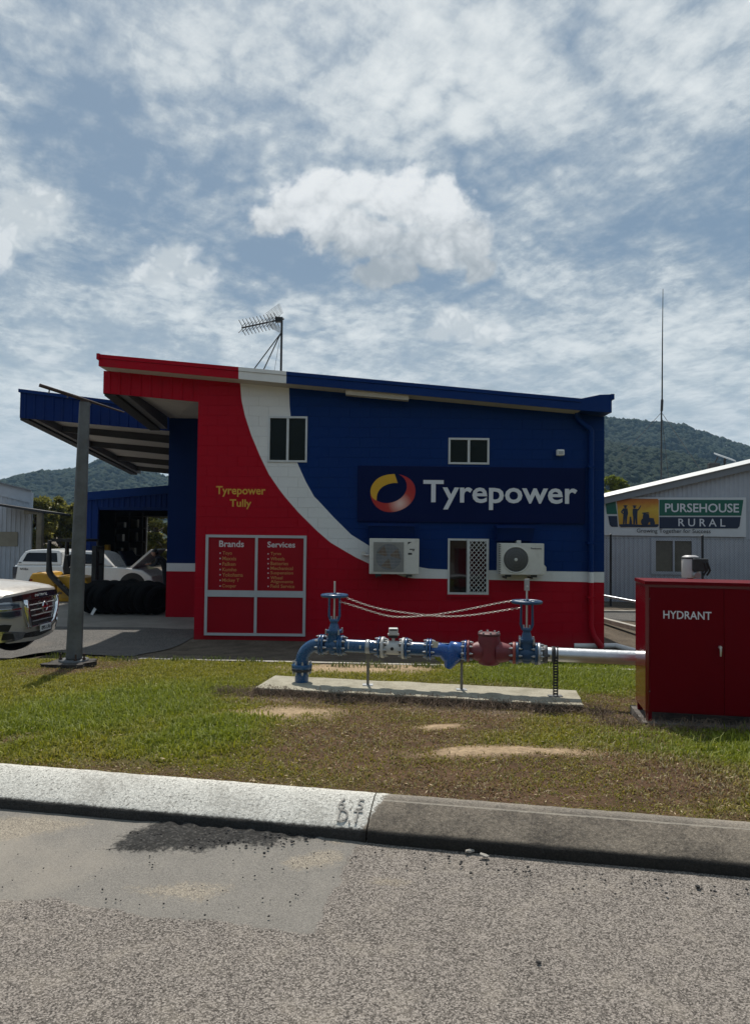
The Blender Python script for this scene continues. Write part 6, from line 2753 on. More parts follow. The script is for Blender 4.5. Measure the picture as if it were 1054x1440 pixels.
mb.build('carport_roof', M['beam_dark'], ls)
mb = MB()
c = P(33, 716, YC)
d = P(52, 723, YC)
mb.box(c.x, d.x, YC + .06, YC + .2, d.z, c.z - .04)
mb.build('carport_beam', M['timber'], ls)
c = P(53.5, 760, YC)
mb = MB()
mb.box(c.x - .10, c.x + .12, YC + .05, YC + .27, -.9, P(53, 719, YC).z - .05)
mb.build('carport_post', M['timber'], ls)

# ------------------------------------------------------------------ blue workshop shed behind the awning
YK = 27.0
wk = empty('workshop_shed', P(180, 850, YK), 'blue metal workshop shed with a wide open dark doorway', 'shed')
a, b_ = P(122, 692.5, YK), P(236, 683, YK)
kx0, kx1 = P(121.5, 760, YK).x, -3.75
kz = lambda x: a.z + (x - a.x) / (b_.x - a.x) * (b_.z - a.z)
ox0 = P(137.5, 760, YK).x
oz = P(180, 713.5, YK).z
YKB = 40.0
SK = -.40                                   # the shed stands askew to the street
skx = lambda x, y: x + SK * (y - YK)
mb = MB()
yclad(mb, kx0, ox0, lambda x: -.44, lambda x: kz(x) - .3, YK, .20, .02)
yclad(mb, ox0, kx1, lambda x: oz, lambda x: kz(x) - .3, YK, .20, .02)
mb.build('cladding', M['navy'], wk, fix=False)
mb = MB()
mb.hexa([(kx0 - .05, YK - .10, kz(kx0) - .31), (kx1, YK - .10, kz(kx1) - .31), (kx1, YK - .03, kz(kx1) - .31), (kx0 - .05, YK - .03, kz(kx0) - .31)],
        [(kx0 - .05, YK - .10, kz(kx0)), (kx1, YK - .10, kz(kx1)), (kx1, YK - .03, kz(kx1)), (kx0 - .05, YK - .03, kz(kx0))])
mb.build('barge_board', M['blue_trim'], wk)
mb = MB()
mb.hexa([(kx0 - .05, YK - .02, kz(kx0) - .10), (kx1, YK - .02, kz(kx1) - .10), (kx1, YKB, kz(kx1) - .10), (skx(kx0 - .05, YKB), YKB, kz(kx0) - .10)],
        [(kx0 - .05, YK - .02, kz(kx0) - .03), (kx1, YK - .02, kz(kx1) - .03), (kx1, YKB, kz(kx1) - .03), (skx(kx0 - .05, YKB), YKB, kz(kx0) - .03)])
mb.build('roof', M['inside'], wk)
mb = MB()
xq = skx(kx0, YKB)
mb.hexa([(kx0, YK + .03, -.7), (kx0 + .08, YK + .03, -.7), (xq + .08, YKB, -.7), (xq, YKB, -.7)], [(kx0, YK + .03, kz(kx0) - .11), (kx0 + .08, YK + .03, kz(kx0) - .11), (xq + .08, YKB, kz(kx0) - .11), (xq, YKB, kz(kx0) - .11)])
mb.box(kx1 - .08, kx1, YK + .02, YKB, -.7, kz(kx1) - .11)
dx0, dz1 = P(206, 760, YKB).x, P(220, 727.5, YKB).z
mb.box(xq + .081, dx0, YKB - .08, YKB, -.7, kz(kx0) - .11)
mb.box(dx0, dx0 + 3.2, YKB - .08, YKB, dz1, kz(kx0) - .11)
mb.box(dx0 + 3.2, kx1, YKB - .08, YKB, -.7, kz(kx0) - .11)
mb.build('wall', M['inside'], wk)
mb = MB()
mb.box(dx0 - .02, dx0 + .07, YKB - .16, YKB - .085, -.44, dz1 + .08)
mb.box(dx0 + .07, dx0 + 3.2, YKB - .16, YKB - .085, dz1, dz1 + .08)
mb.build('door_frame', M['alu'], wk)
mb = MB()
mb.hexa([(kx0 + .09, YK + .03, -.75), (kx1 - .09, YK + .03, -.75), (kx1 - .09, YKB - .17, -.75), (xq + .09, YKB - .17, -.75)], [(kx0 + .09, YK + .03, -.445), (kx1 - .09, YK + .03, -.445), (kx1 - .09, YKB - .17, -.445), (xq + .09, YKB - .17, -.445)])
mb.build('floor', M['concrete_dark'], wk)
mb = MB()
mb.box(ox0 - .12, ox0, YK - .03, YK + .15, -.44, oz)
mb.box(ox0, kx1, YK + .021, YK + .15, oz - .10, oz)
mb.build('door_frame', M['navy'], wk)

# shelving and gear in the workshop
sh = empty('shelving_rack', P(178, 800, 36.0), 'tall steel shelving rack with stock against the dark workshop wall', 'shelf')
x0, x1 = P(160, 780, 36).x, P(200, 780, 36).x
for xx in (x0, (x0 + x1) / 2, x1 - .06):
    mb = MB()
    mb.box(xx, xx + .06, 36, 36.06, -.44, 2.6)
    mb.build('upright', M['galv_dull'], sh)
for z_ in (.4, 1.1, 1.8, 2.4):
    mb = MB()
    mb.box(x0, x1, 35.98, 36.6, z_, z_ + .04)
    mb.build('shelf', M['dark_steel'], sh)
rr = random.Random(3)
for z_ in (.44, 1.14, 1.84):
    x = x0 + .1
    while x < x1 - .35:
        mb = MB()
        w_ = rr.uniform(.2, .4)
        mb.bbox(x, x + w_, 36.05, 36.4, z_ + .001, z_ + rr.uniform(.2, .5), .01)
        o = mb.build('carton', rr.choice([M['beige_sheet'], M['grey_meter'], M['black'], M['timber']]))
        tag(o, 'carton on the %s shelf inside the dark workshop' % {.44: 'lowest', 1.14: 'middle', 1.84: 'upper'}[z_], 'carton', 'cartons on the workshop shelves')
        x += w_ + rr.uniform(.02, .4)
a = P(151, 800, 27.8)
ho = empty('hoist_post', (a.x, 27.8, -.445), 'yellow topped steel hoist post just inside the workshop door', 'hoist')
mb = MB()
mb.box(a.x - .10, a.x + .10, 27.7, 27.9, -.445, P(151, 788, 27.8).z)
mb.build('column', M['dark_steel'], ho)
mb = MB()
mb.box(a.x - .08, a.x + .08, 27.68, 27.9, P(151, 787.8, 27.8).z, P(151, 766, 27.8).z)
mb.build('carriage', M['yellow'], ho)
a = P(154.5, 820, 27.3)
mb = MB()
mb.lathe((a.x, 27.4, -.44), (0, 0, 1), [(0, .115), (.95, .115), (1.06, .06), (1.12, .03), (1.2, .03)], n=18)
tag(mb.build('gas_cylinder', M['grey_meter']), 'tall grey gas cylinder standing in the workshop doorway', 'cylinder')


# ------------------------------------------------------------------ wheels
def wheel(parent, c, r, wd, side):
    """side: -1 when the outer face looks at -Y"""
    mb = MB()
    mb.lathe((c[0], c[1] - wd / 2, c[2]), (0, 1, 0), [(0.01, r * .62), (0, r * .70), (.0, r * .86), (.03, r * .97), (.06, r), (wd - .06, r), (wd - .03, r * .97), (wd, r * .86), (wd, r * .7), (wd - .01, r * .62)], n=36)
    w_ = mb.build('wheel', M['rubber'], parent)
    yo = c[1] + side * (wd / 2 - .02)
    mb = MB()
    mb.lathe((c[0], yo, c[2]), (0, side, 0), [(-.02, r * .63), (.012, r * .63), (.014, r * .57), (-.03, r * .52), (-.04, r * .1)], n=30)
    for i in range(6):
        q = 2 * math.pi * i / 6
        e_ = Vector((math.cos(q), 0, math.sin(q)))
        mb.tube([Vector((c[0], yo + side * .01, c[2])) + e_ * r * .08, Vector((c[0], yo + side * .012, c[2])) + e_ * r * .58], [.045, .035], n=6)
    mb.lathe((c[0], yo, c[2]), (0, side, 0), [(-.02, r * .13), (.02, r * .12), (.024, r * .08)], n=14)
    mb.build('rim', M['alu'], w_)


# ------------------------------------------------------------------ four wheel drive at the left edge
XFc, YCc, ZGc = -5.12, 11.02, -.34
suv = empty('parked_suv', (XFc, YCc, ZGc), 'champagne coloured four wheel drive with a chrome framed grille nosing in at left', 'car')
Xf = lambda v, z: -.21 * (abs(v) / .97) ** 3 - (max(0, z - .86) * .30) - (max(0, .60 - z) * .25)
secs = [(0, .90, .44, .99, 1.045), (-.10, .945, .38, 1.02, 1.085), (-.35, .98, .35, 1.05, 1.12), (-.8, .99, .35, 1.07, 1.165), (-1.5, .995, .35, 1.10, 1.20), (-1.75, .995, .35, 1.11, 1.14), (-3.4, .995, .35, 1.12, 1.14), (-4.7, .985, .38, 1.12, 1.14), (-5.0, .93, .48, 1.10, 1.13)]


def ring(sec):
    xs_, w_, zb_, zs, zt3 = sec
    half = [(0, zb_), (w_ * .55, zb_), (w_ * .88, zb_ + .02), (w_ * .98, zb_ + .10), (w_, zb_ + .26), (w_, zs - .14), (w_ * .99, zs - .05), (w_ * .955, zs), (w_ * .88, zs + (zt3 - zs) * .75), (w_ * .6, zt3), (w_ * .3, zt3 + .018), (0, zt3 + .024)]
    full = [(v, z) for v, z in half] + [(-v, z) for v, z in reversed(half[1:-1])]
    ff = max(0, 1 - (-xs_) / 1.2) ** 1.5
    return [(XFc + xs_ + Xf(v, z) * ff, YCc + v, ZGc + z) for v, z in full]


mb = MB()
rws = [ring(s_) for s_ in secs]
mb.grid(rws, close=True)
n_ = len(rws[0])
h_ = (n_ + 2) // 2
# front cap follows the curved nose
cap_rows = []
for i in range(1, h_ - 1):
    l_, r_ = rws[0][n_ - i], rws[0][i]
    row = []
    for k_ in range(13):
        f_ = k_ / 12
        y = l_[1] + (r_[1] - l_[1]) * f_
        z = l_[2]
        row.append((XFc + Xf(y - YCc, z - ZGc), y, z))
    cap_rows.append(row)
mb.grid(cap_rows)
mb._add(rws[-1], [tuple(range(n_))])
mb.build('body', M['suv_body'], suv)
# cabin
mb = MB()
gh = [(-1.45, .86, 1.16, .80, 1.20), (-1.9, .90, 1.13, .80, 1.62), (-2.35, .92, 1.12, .76, 1.86), (-3.2, .93, 1.12, .76, 1.93), (-4.5, .92, 1.12, .75, 1.90), (-4.85, .90, 1.12, .76, 1.70), (-4.98, .88, 1.12, .80, 1.20)]
rws2 = []
for (xs_, wb, zb_, wt_, zt3) in gh:
    half = [(wb, zb_), (wb * .985, zb_ + (zt3 - zb_) * .5), (wt_ + .03, zt3 - .06), (wt_ - .02, zt3 - .01), (wt_ * .5, zt3 + .01)]
    fl_ = half + [(-v, z) for v, z in reversed(half)]
    rws2.append([(XFc + xs_, YCc + v, ZGc + z) for v, z in fl_])
mb.grid(rws2)
mb.build('cabin', M['tint'], suv)
mb = MB()
mb.bbox(XFc - 4.7, XFc - 2.3, YCc - .74, YCc + .74, ZGc + 1.905, ZGc + 1.96, .02)
mb.build('roof', M['suv_body'], suv)
for (dx_, sd_) in ((-.92, -1), (-.92, 1), (-3.95, -1), (-3.95, 1)):
    wheel(suv, (XFc + dx_, YCc + sd_ * .87, ZGc + .40), .40, .27, sd_)
    mb = MB()
    mb.cyl((XFc + dx_, YCc + sd_ * .90, ZGc + .42), (XFc + dx_, YCc + sd_ * 1.002, ZGc + .42), .46, n=32)
    mb.build('wheel_arch', M['black'], suv)


def patch(name, m, poly, off, th=.012, parent=suv, nsub=10):
    """piece lying on the curved nose; poly = [(v, z)] from near to far, top edge then bottom edge"""
    top, bot = poly
    def rs2(pl):
        d = [0]
        for a, b2 in zip(pl, pl[1:]):
            d.append(d[-1] + math.hypot(b2[0] - a[0], b2[1] - a[1]))
        tt_ = np.linspace(0, d[-1], nsub)
        return list(zip(np.interp(tt_, d, [p[0] for p in pl]), np.interp(tt_, d, [p[1] for p in pl])))
    T_, B_ = rs2(top), rs2(bot)
    f = lambda v, z, o: (XFc + Xf(v, z) + o, YCc + v, ZGc + z)
    rows = [[f(v, z, off) for v, z in T_], [f(v, z, off + th) for v, z in T_], [f((v + v2) / 2, (z + z2) / 2, off + th) for (v, z), (v2, z2) in zip(T_, B_)], [f(v, z, off + th) for v, z in B_], [f(v, z, off) for v, z in B_]]
    mb = MB()
    mb.grid(rows, smooth=False)
    for e_ in (0, -1):
        mb._add([r_[e_] for r_ in rows], [tuple(range(5))])
    return mb.build(name, m, parent)


# bonnet lip, grille and its chrome V
patch('bonnet_lip', M['maroon_gloss'], ([(-.93, .985), (-.5, 1.02), (0, 1.035), (.5, 1.02), (.93, .985)], [(-.93, .93), (-.5, .935), (0, .94), (.5, .935), (.93, .93)]), .004, .02)
gr = patch('grille', M['grille_dark'], ([(-.44, .925), (0, .935), (.44, .925)], [(-.33, .55), (0, .53), (.33, .55)]), .004, .018)
for i in range(4):
    z_ = .855 - .083 * i
    h2 = .415 - .032 * i
    patch('grille_bar', M['alu'], ([(-h2, z_ + .006), (0, z_ + .008), (h2, z_ + .006)], [(-h2, z_ - .006), (0, z_ - .004), (h2, z_ - .006)]), .024, .010, gr)
patch('lower_garnish', M['maroon_gloss'], ([(-.42, .595), (0, .59), (.42, .595)], [(-.39, .53), (0, .515), (.39, .53)]), .026, .010, gr)
for sg in (-1, 1):
    mb = MB()
    pts = []
    for (v, z) in ((.48, .93), (.50, .84), (.46, .70), (.39, .56), (.32, .515)):
        pts.append((XFc + Xf(v * sg, z) + .025, YCc + v * sg, ZGc + z))
    mb.tube(pts, [.045, .05, .045, .035, .02], n=10)
    mb.build('chrome_strip', M['chrome'], gr)
    s2 = sg
    hl = patch('headlight', M['lens'], ([(s2 * .60, .91), (s2 * .78, .93), (s2 * .955, .94)], [(s2 * .56, .71), (s2 * .76, .69), (s2 * .955, .72)]), .003, .016)
    patch('lamp_bezel', M['lens_dark'], ([(s2 * .61, .80), (s2 * .78, .795), (s2 * .94, .80)], [(s2 * .60, .725), (s2 * .78, .71), (s2 * .94, .735)]), .020, .006, hl)
    patch('lamp_bezel', M['lens_dark'], ([(s2 * .63, .89), (s2 * .78, .905), (s2 * .94, .91)], [(s2 * .62, .845), (s2 * .78, .845), (s2 * .94, .85)]), .020, .006, hl)
    patch('lamp_strip', M['chrome'], ([(s2 * .59, .835), (s2 * .78, .83), (s2 * .95, .835)], [(s2 * .585, .815), (s2 * .78, .81), (s2 * .95, .815)]), .021, .006, hl)
    patch('air_intake', M['black'], ([(s2 * .74, .60), (s2 * .85, .62), (s2 * .94, .62)], [(s2 * .78, .44), (s2 * .86, .43), (s2 * .93, .44)]), .004, .010)
    patch('chrome_trim', M['chrome'], ([(s2 * .44, .46), (s2 * .70, .50), (s2 * .955, .53)], [(s2 * .47, .365), (s2 * .70, .35), (s2 * .955, .37)]), .012, .02)
    patch('fog_recess', M['black'], ([(s2 * .70, .475), (s2 * .78, .485), (s2 * .86, .49)], [(s2 * .66, .40), (s2 * .76, .39), (s2 * .86, .395)]), .033, .004)
mb = MB()
mb.tube([(XFc + Xf(v, .525) + .03, YCc + v, ZGc + .525 + .0) for v in np.linspace(-.46, .46, 9)], .012, n=8)
mb.build('chrome_strip', M['chrome'], gr)
patch('bumper_trim', M['grille_dark'], ([(-.55, .445), (0, .435), (.55, .445)], [(-.52, .335), (0, .325), (.52, .335)]), .006, .018)
patch('skid_plate', M['suv_body'], ([(-.78, .40), (0, .34), (.78, .40)], [(-.74, .335), (0, .285), (.74, .335)]), .0, .03)
# emblem: ring with a bar
c = Vector((XFc + Xf(0, .79) + .050, YCc - .0, ZGc + .80))
mb = MB()
mb.torus(c, (1, 0, 0), .078, .013, 28, 8)
mb.box(c.x - .006, c.x + .010, c.y - .105, c.y + .105, c.z - .017, c.z + .017)
mb.build('emblem', M['chrome'], gr)
text('lettering', 'PATROL', (XFc + Xf(-.24, .985) + .030, YCc - .20, ZGc + .958), (0, 1, 0), (0, 0, 1), .40, .042, M['white_paint'], suv, weight=.02)
mb = MB()
mb.box(XFc + .028, XFc + .040, YCc - .10, YCc + .25, ZGc + .425, ZGc + .525)
np_ = mb.build('number_plate', M['white_paint'], suv)
text('lettering', '095 LR6', (XFc + .0415, YCc - .075, ZGc + .445), (0, 1, 0), (0, 0, 1), .30, .06, M['let_dark'], np_, weight=.01)

# ------------------------------------------------------------------ white ute with a canopy, bonnet up
YU = 25.0
ute = empty('white_ute', P(110, 838, YU), 'white utility truck with a windowed canopy and its bonnet raised', 'ute')
zgu = -.70


def side(name, pts, y0, y1, m, parent=ute, bev=.05, lean=0.0, zref=0.0):
    bm = bmesh.new()
    vs0 = []
    for (a, b_) in pts:
        p_ = P(a, b_, YU)
        vs0.append((p_.x, p_.z))
    def ring2(y, k):
        return [bm.verts.new((x, y + (k * lean * max(0, z - zref)), z)) for x, z in vs0]
    a_ = ring2(y0, 1)
    b_ = ring2(y1, -1)
    n_ = len(vs0)
    bm.faces.new(a_)
    bm.faces.new(list(reversed(b_)))
    for i in range(n_):
        bm.faces.new((a_[i], a_[(i + 1) % n_], b_[(i + 1) % n_], b_[i]))
    bmesh.ops.recalc_face_normals(bm, faces=bm.faces)
    if bev:
        ed = [e for e in bm.edges if abs(e.verts[0].co.y - e.verts[1].co.y) < .3]
        bmesh.ops.bevel(bm, geom=ed, offset=bev, segments=3, profile=.5, affect='EDGES', clamp_overlap=True)
    mb = MB()
    mb.from_bm(bm, smooth=False)
    return mb.build(name, m, parent)


zr = P(60, 796, YU).z
side('body', [(18.5, 836), (18.5, 799), (21, 795), (87, 795), (132, 796), (160, 797), (178, 798.5), (200, 802), (213, 811), (216.5, 822), (216.5, 836)], YU, YU + 1.85, M['ute_white'], bev=.06)
side('canopy', [(22.5, 794.6), (27, 784), (33, 775.5), (40, 773.2), (62, 772.4), (80, 773.6), (84.5, 777), (86, 794.6)], YU + .03, YU + 1.82, M['ute_white'], lean=.22, zref=zr, bev=.05)
side('cab', [(86.5, 794.8), (89, 779), (94, 775.2), (106, 774.6), (128, 775.2), (140, 778.5), (160, 796.5)], YU + .03, YU + 1.82, M['ute_white'], lean=.30, zref=zr, bev=.05)


def side_pane(name, pts, m, off=-.012):
    p3 = []
    for (a, b_) in pts:
        p_ = P(a, b_, YU)
        y = YU + .03 + .25 * max(0, p_.z - zr) + off
        p3.append(Vector((p_.x, y, p_.z)))
    mb = MB()
    mb.prism(p3, (0, .01, 0))
    mb.build(name, m, ute)


side_pane('window', [(31, 789.5), (36, 778.5), (39, 777.2), (78, 777.6), (80, 790.5)], M['tint'], -.018)
side_pane('window', [(93, 790), (96, 780.5), (99, 779), (115, 779), (115, 793)], M['tint'], -.02)
side_pane('window', [(118, 793), (118, 779), (132, 780), (146, 793)], M['tint'], -.02)
mb = MB()
a2, b2 = P(18.6, 813.5, YU), P(25.2, 797, YU)
mb.prism([(a2.x - .01, YU - .012, P(20, 813.5, YU).z), (P(22.6, 800, YU).x, YU - .012, a2.z), (b2.x, YU - .012, b2.z), (P(19.5, 800, YU).x - .03, YU - .012, b2.z)], (0, .2, 0))
mb.build('tail_light', M['lens_dark'], ute)
ftext('lettering', '4x4', 28.4, 798.2, 32.8, 801.4, YU - .002, M['let_dark'], ute, weight=.02)
ftext('lettering', 'Hilux', 33.4, 798.4, 40.2, 801.8, YU - .002, M['let_dark'], ute, weight=.02)
mb = MB()
q = P(26, 791, YU)
mb.box(q.x, q.x + .10, YU + .016, YU + .028, q.z - .012, q.z + .012)
mb.build('badge', M['let_dark'], ute)
hp = MB()
a2, b2 = P(180, 799, YU), P(212, 773.5, YU)
hp.hexa([(a2.x, YU + .12, a2.z), (a2.x + .10, YU + .12, a2.z - .01), (a2.x + .10, YU + 1.73, a2.z - .01), (a2.x, YU + 1.73, a2.z)],
        [(b2.x - .03, YU + .10, b2.z + .02), (b2.x + .04, YU + .10, b2.z - .01), (b2.x + .04, YU + 1.75, b2.z - .01), (b2.x - .03, YU + 1.75, b2.z + .02)])
hp.build('bonnet', M['ute_white'], ute)
mb = MB()
a2, b2 = P(161, 776, YU), P(177, 797, YU)
mb.prism([(a2.x + .45 - .4, YU + .2, a2.z), (b2.x, YU + .08, b2.z), (b2.x, YU + 1.77, b2.z), (a2.x + .05, YU + 1.65, a2.z)], (.02, 0, .02))
mb.build('windscreen', M['tint'], ute)
for (px_w) in (58, 186):
    q = P(px_w, 830, YU)
    for (yy, sd_) in ((YU + .12, -1), (YU + 1.73, 1)):
        wheel(ute, (q.x, yy, zgu + .37), .37, .25, sd_)
    mb = MB()
    mb.cyl((q.x, YU - .004, zgu + .42), (q.x, YU + .3, zgu + .42), .47, n=30)
    mb.build('wheel_arch', M['black'], ute)

# ------------------------------------------------------------------ forklift
YKL = 20.8
fk = empty('forklift', P(90, 850, YKL), 'yellow forklift with a black overhead guard behind the steel post', 'forklift')
zgf = -.46


def fside(name, pts, y0, y1, m, bev=.06, parent=fk):
    global YU
    s_ = YU
    YU = YKL
    o = side(name, pts, y0, y1, m, parent, bev)
    YU = s_
    return o


fside('counterweight', [(45, 840), (41, 822), (41, 811.5), (45, 806.3), (58, 804.8), (66, 806.2), (71, 812), (78, 822), (78, 846), (50, 846)], YKL, YKL + 1.05, M['yellow'], .07)
fside('chassis', [(78.3, 846.5), (78.3, 815), (72, 810.6), (100, 810.5), (117, 813), (122, 820), (122, 846.5)], YKL + .05, YKL + 1.0, M['yellow'], .04)
for yy in (YKL - .10, YKL + 1.10):
    mb = MB()
    pts = [P(104, 838, YKL), P(88, 823, YKL), P(74.5, 809, YKL), P(71.6, 803, YKL), P(71.4, 790, YKL), P(71.8, 766, YKL), P(72.6, 760, YKL)]
    mb.tube([(p_.x, yy, p_.z) for p_ in pts], [.085, .085, .09, .09, .075, .06, .055], n=10)
    mb.build('guard_leg', M['black'], fk)
    mb = MB()
    pts = [P(117, 812, YKL), P(120, 790, YKL), P(117, 760, YKL)]
    mb.tube([(p_.x, yy, p_.z) for p_ in pts], .045, n=10)
    mb.build('guard_leg', M['black'], fk)
a2, b2 = P(71, 761.5, YKL), P(120, 758, YKL)
mb = MB()
for yy in (YKL, YKL + .96):
    mb.box(a2.x, b2.x, yy, yy + .06, a2.z, b2.z)
for i in range(9):
    xx = a2.x + (b2.x - a2.x) * (i + .5) / 9
    mb.box(xx - .02, xx + .02, YKL + .061, YKL + .959, a2.z + .01, b2.z - .01)
mb.build('guard_roof', M['black'], fk)
fside('seat', [(83, 809), (81.5, 800), (84, 781), (89, 781), (91, 798), (101, 800), (103, 809)], YKL + .3, YKL + .75, M['black'], .04)
mb = MB()
a2 = P(106, 809, YKL)
b2 = P(102, 794, YKL)
mb.cyl((a2.x, YKL + .5, a2.z), (b2.x, YKL + .5, b2.z), .03, n=8)
mb.torus((b2.x, YKL + .5, b2.z), (-.5, 0, 1), .17, .018, 24, 8)
mb.build('steering_wheel', M['black'], fk)
mst = MB()
xa2, xb2 = P(125, 800, YKL).x, P(131, 800, YKL).x
for yy in (YKL + .2, YKL + .75):
    mst.box(xa2, xb2, yy, yy + .1, zgf + .05, P(128, 768, YKL).z)
for z_ in (0.0, .6, 1.1):
    mst.box(xa2 + .02, xb2 - .02, YKL + .3, YKL + .75, z_, z_ + .08)
mst.cyl(((xa2 + xb2) / 2, YKL + .5, zgf + .2), ((xa2 + xb2) / 2, YKL + .5, P(128, 776, YKL).z), .04, n=10)
mst.build('mast', M['dark_steel'], fk)
for yy in (YKL + .28, YKL + .66):
    f_ = MB()
    f_.box(xb2 + .01, xb2 + .06, yy, yy + .11, zgf + .12, zgf + .6)
    f_.box(xb2 + .06, xb2 + 1.0, yy, yy + .11, zgf + .12, zgf + .16)
    f_.build('fork', M['dark_steel'], fk)
for (px_w, r_) in ((60, .24), (114, .30)):
    q = P(px_w, 840, YKL)
    for (yy, sd_) in ((YKL + .10, -1), (YKL + .95, 1)):
        wheel(fk, (q.x, yy, zgf + r_), r_, .2, sd_)
mb = MB()
q = P(44, 815.5, YKL)
mb.bbox(q.x - .03, q.x + .04, YKL - .015, YKL + .02, q.z - .03, q.z + .03, .008)
mb.build('tail_light', M['red_light'], fk)
ftext('lettering', 'Yale', 77.6, 831, 87.5, 835.6, YKL - .004, M['let_dark'], fk, weight=.02)
mb = MB()
a2, b2 = P(86, 841, YKL), P(98.5, 836.4, YKL)
mb.box(a2.x, b2.x, YKL - .006, YKL - .001, a2.z, b2.z)
mb.build('name_plate', mat('ochre_plate', (.42, .24, .03), .5, 0, .1, 6), fk)

# ------------------------------------------------------------------ row of tyres
def tyre_mesh():
    mb = MB()
    r, wd = .385, .25
    prof = [(-wd * .42, r * .60), (-wd * .5, r * .68), (-wd * .52, r * .82), (-wd * .46, r * .93), (-wd * .38, r * .99)]
    for g in (-.22, 0, .22):
        prof += [(g * wd - .012, r), (g * wd - .008, r * .972), (g * wd + .008, r * .972), (g * wd + .012, r)]
    prof += [(wd * .38, r * .99), (wd * .46, r * .93), (wd * .52, r * .82), (wd * .5, r * .68), (wd * .42, r * .60), (0, r * .64), (-wd * .42, r * .60)]
    n = 40
    vs, fs = [], []
    for (h, rad) in prof:
        for k_ in range(n):
            t_ = 2 * math.pi * k_ / n
            vs.append((h, rad * math.cos(t_), rad * math.sin(t_)))
    for i in range(len(prof) - 1):
        for k_ in range(n):
            fs.append((i * n + k_, i * n + (k_ + 1) % n, (i + 1) * n + (k_ + 1) % n, (i + 1) * n + k_))
    mb._add(vs, fs, True)
    return mb


ty0 = tyre_mesh().build('tyre', M['rubber'])
rr = random.Random(9)
spots = []
for i in range(9):
    spots.append((-7.02 + i * .20, 17.85 + rr.uniform(-.05, .05), .385))
for i in range(8):
    spots.append((-7.2 + i * .22, 18.55 + rr.uniform(-.05, .05), .40))
for i, (x, y, h_) in enumerate(spots):
    o = ty0 if i == 0 else ty0.copy()
    if i:
        col.objects.link(o)
    lean_ = .30 + rr.uniform(-.05, .05)
    sc_ = rr.uniform(.94, 1.06)
    o.scale = (sc_,) * 3
    o.rotation_euler = (rr.uniform(0, 6), lean_, R(-38) + rr.uniform(-.12, .12))
    o.rotation_mode = 'XYZ'
    o.location = (x, y, -.44 + (.385 * math.cos(lean_) + .125 * math.sin(lean_)) * sc_)
    row = 'front' if i < 9 else 'back'
    tag(o, ('black tyre at the left end of the front row, behind the steel post' if i == 0 else 'black tyre at the right end of the front row, against the return wall' if i == 8 else 'black tyre leaning in the middle of the front row before the workshop' if row == 'front' else 'black tyre leaning in the back row before the workshop door'), 'tyre', 'black tyres leaning in the %s row before the workshop' % row)
pl_ = MB()
q = P(133, 858, 17.55)
pl_.prism([P(127, 864, 17.6), P(131, 865, 17.6), P(137, 854.5, 17.66), P(133.5, 852.5, 17.66)], (0, .006, 0))
tag(pl_.build('paper_sheet', M['white_paint']), 'white paper sheet stuck on the leaning tyres', 'paper')

# ------------------------------------------------------------------ person bending at the raised bonnet
pxp = P(232, 800, 24.4)
pe_x, pe_y, pe_z = pxp.x, 24.4, -.445
pr_ = empty('person', (pe_x, pe_y, pe_z), 'person in dark work clothes leaning in beside the raised bonnet', 'person')


def skin_body():
    V = [((.04, 0, .90), .135), ((-.03, 0, 1.03), .14), ((-.15, 0, 1.14), .15), ((-.24, 0, 1.20), .10), ((-.29, 0, 1.25), .055), ((-.33, -.0, 1.30), .07),
         ((.03, -.10, .86), .105), ((.04, -.12, .48), .075), ((.05, -.12, .09), .05), ((-.10, -.13, .04), .04),
         ((.03, .10, .86), .105), ((-.05, .13, .48), .075), ((.02, .14, .09), .05), ((-.13, .14, .04), .04),
         ((-.18, -.19, 1.16), .065), ((-.26, -.22, .95), .048), ((-.44, -.16, .93), .036), ((-.50, -.15, .95), .03),
         ((-.18, .19, 1.16), .065), ((-.27, .22, .96), .048), ((-.44, .16, .95), .036), ((-.52, .15, .97), .03)]
    E = [(0, 1), (1, 2), (2, 3), (3, 4), (4, 5), (0, 6), (6, 7), (7, 8), (8, 9), (0, 10), (10, 11), (11, 12), (12, 13), (2, 14), (14, 15), (15, 16), (16, 17), (2, 18), (18, 19), (19, 20), (20, 21)]
    me = bpy.data.meshes.new('body')
    me.from_pydata([(v[0][0] + pe_x, v[0][1] + pe_y, v[0][2] + pe_z) for v in V], E, [])
    o = bpy.data.objects.new('body', me)
    col.objects.link(o)
    md = o.modifiers.new('skin', 'SKIN')
    sv_ = me.skin_vertices[0].data
    for i, v in enumerate(V):
        sv_[i].radius = (v[1], v[1])
    sv_[0].use_root = True
    md.use_smooth_shade = True
    o.modifiers.new('sub', 'SUBSURF').levels = 2
    o.modifiers['sub'].render_levels = 2
    me.materials.append(M['cloth'])
    attach(o, pr_)


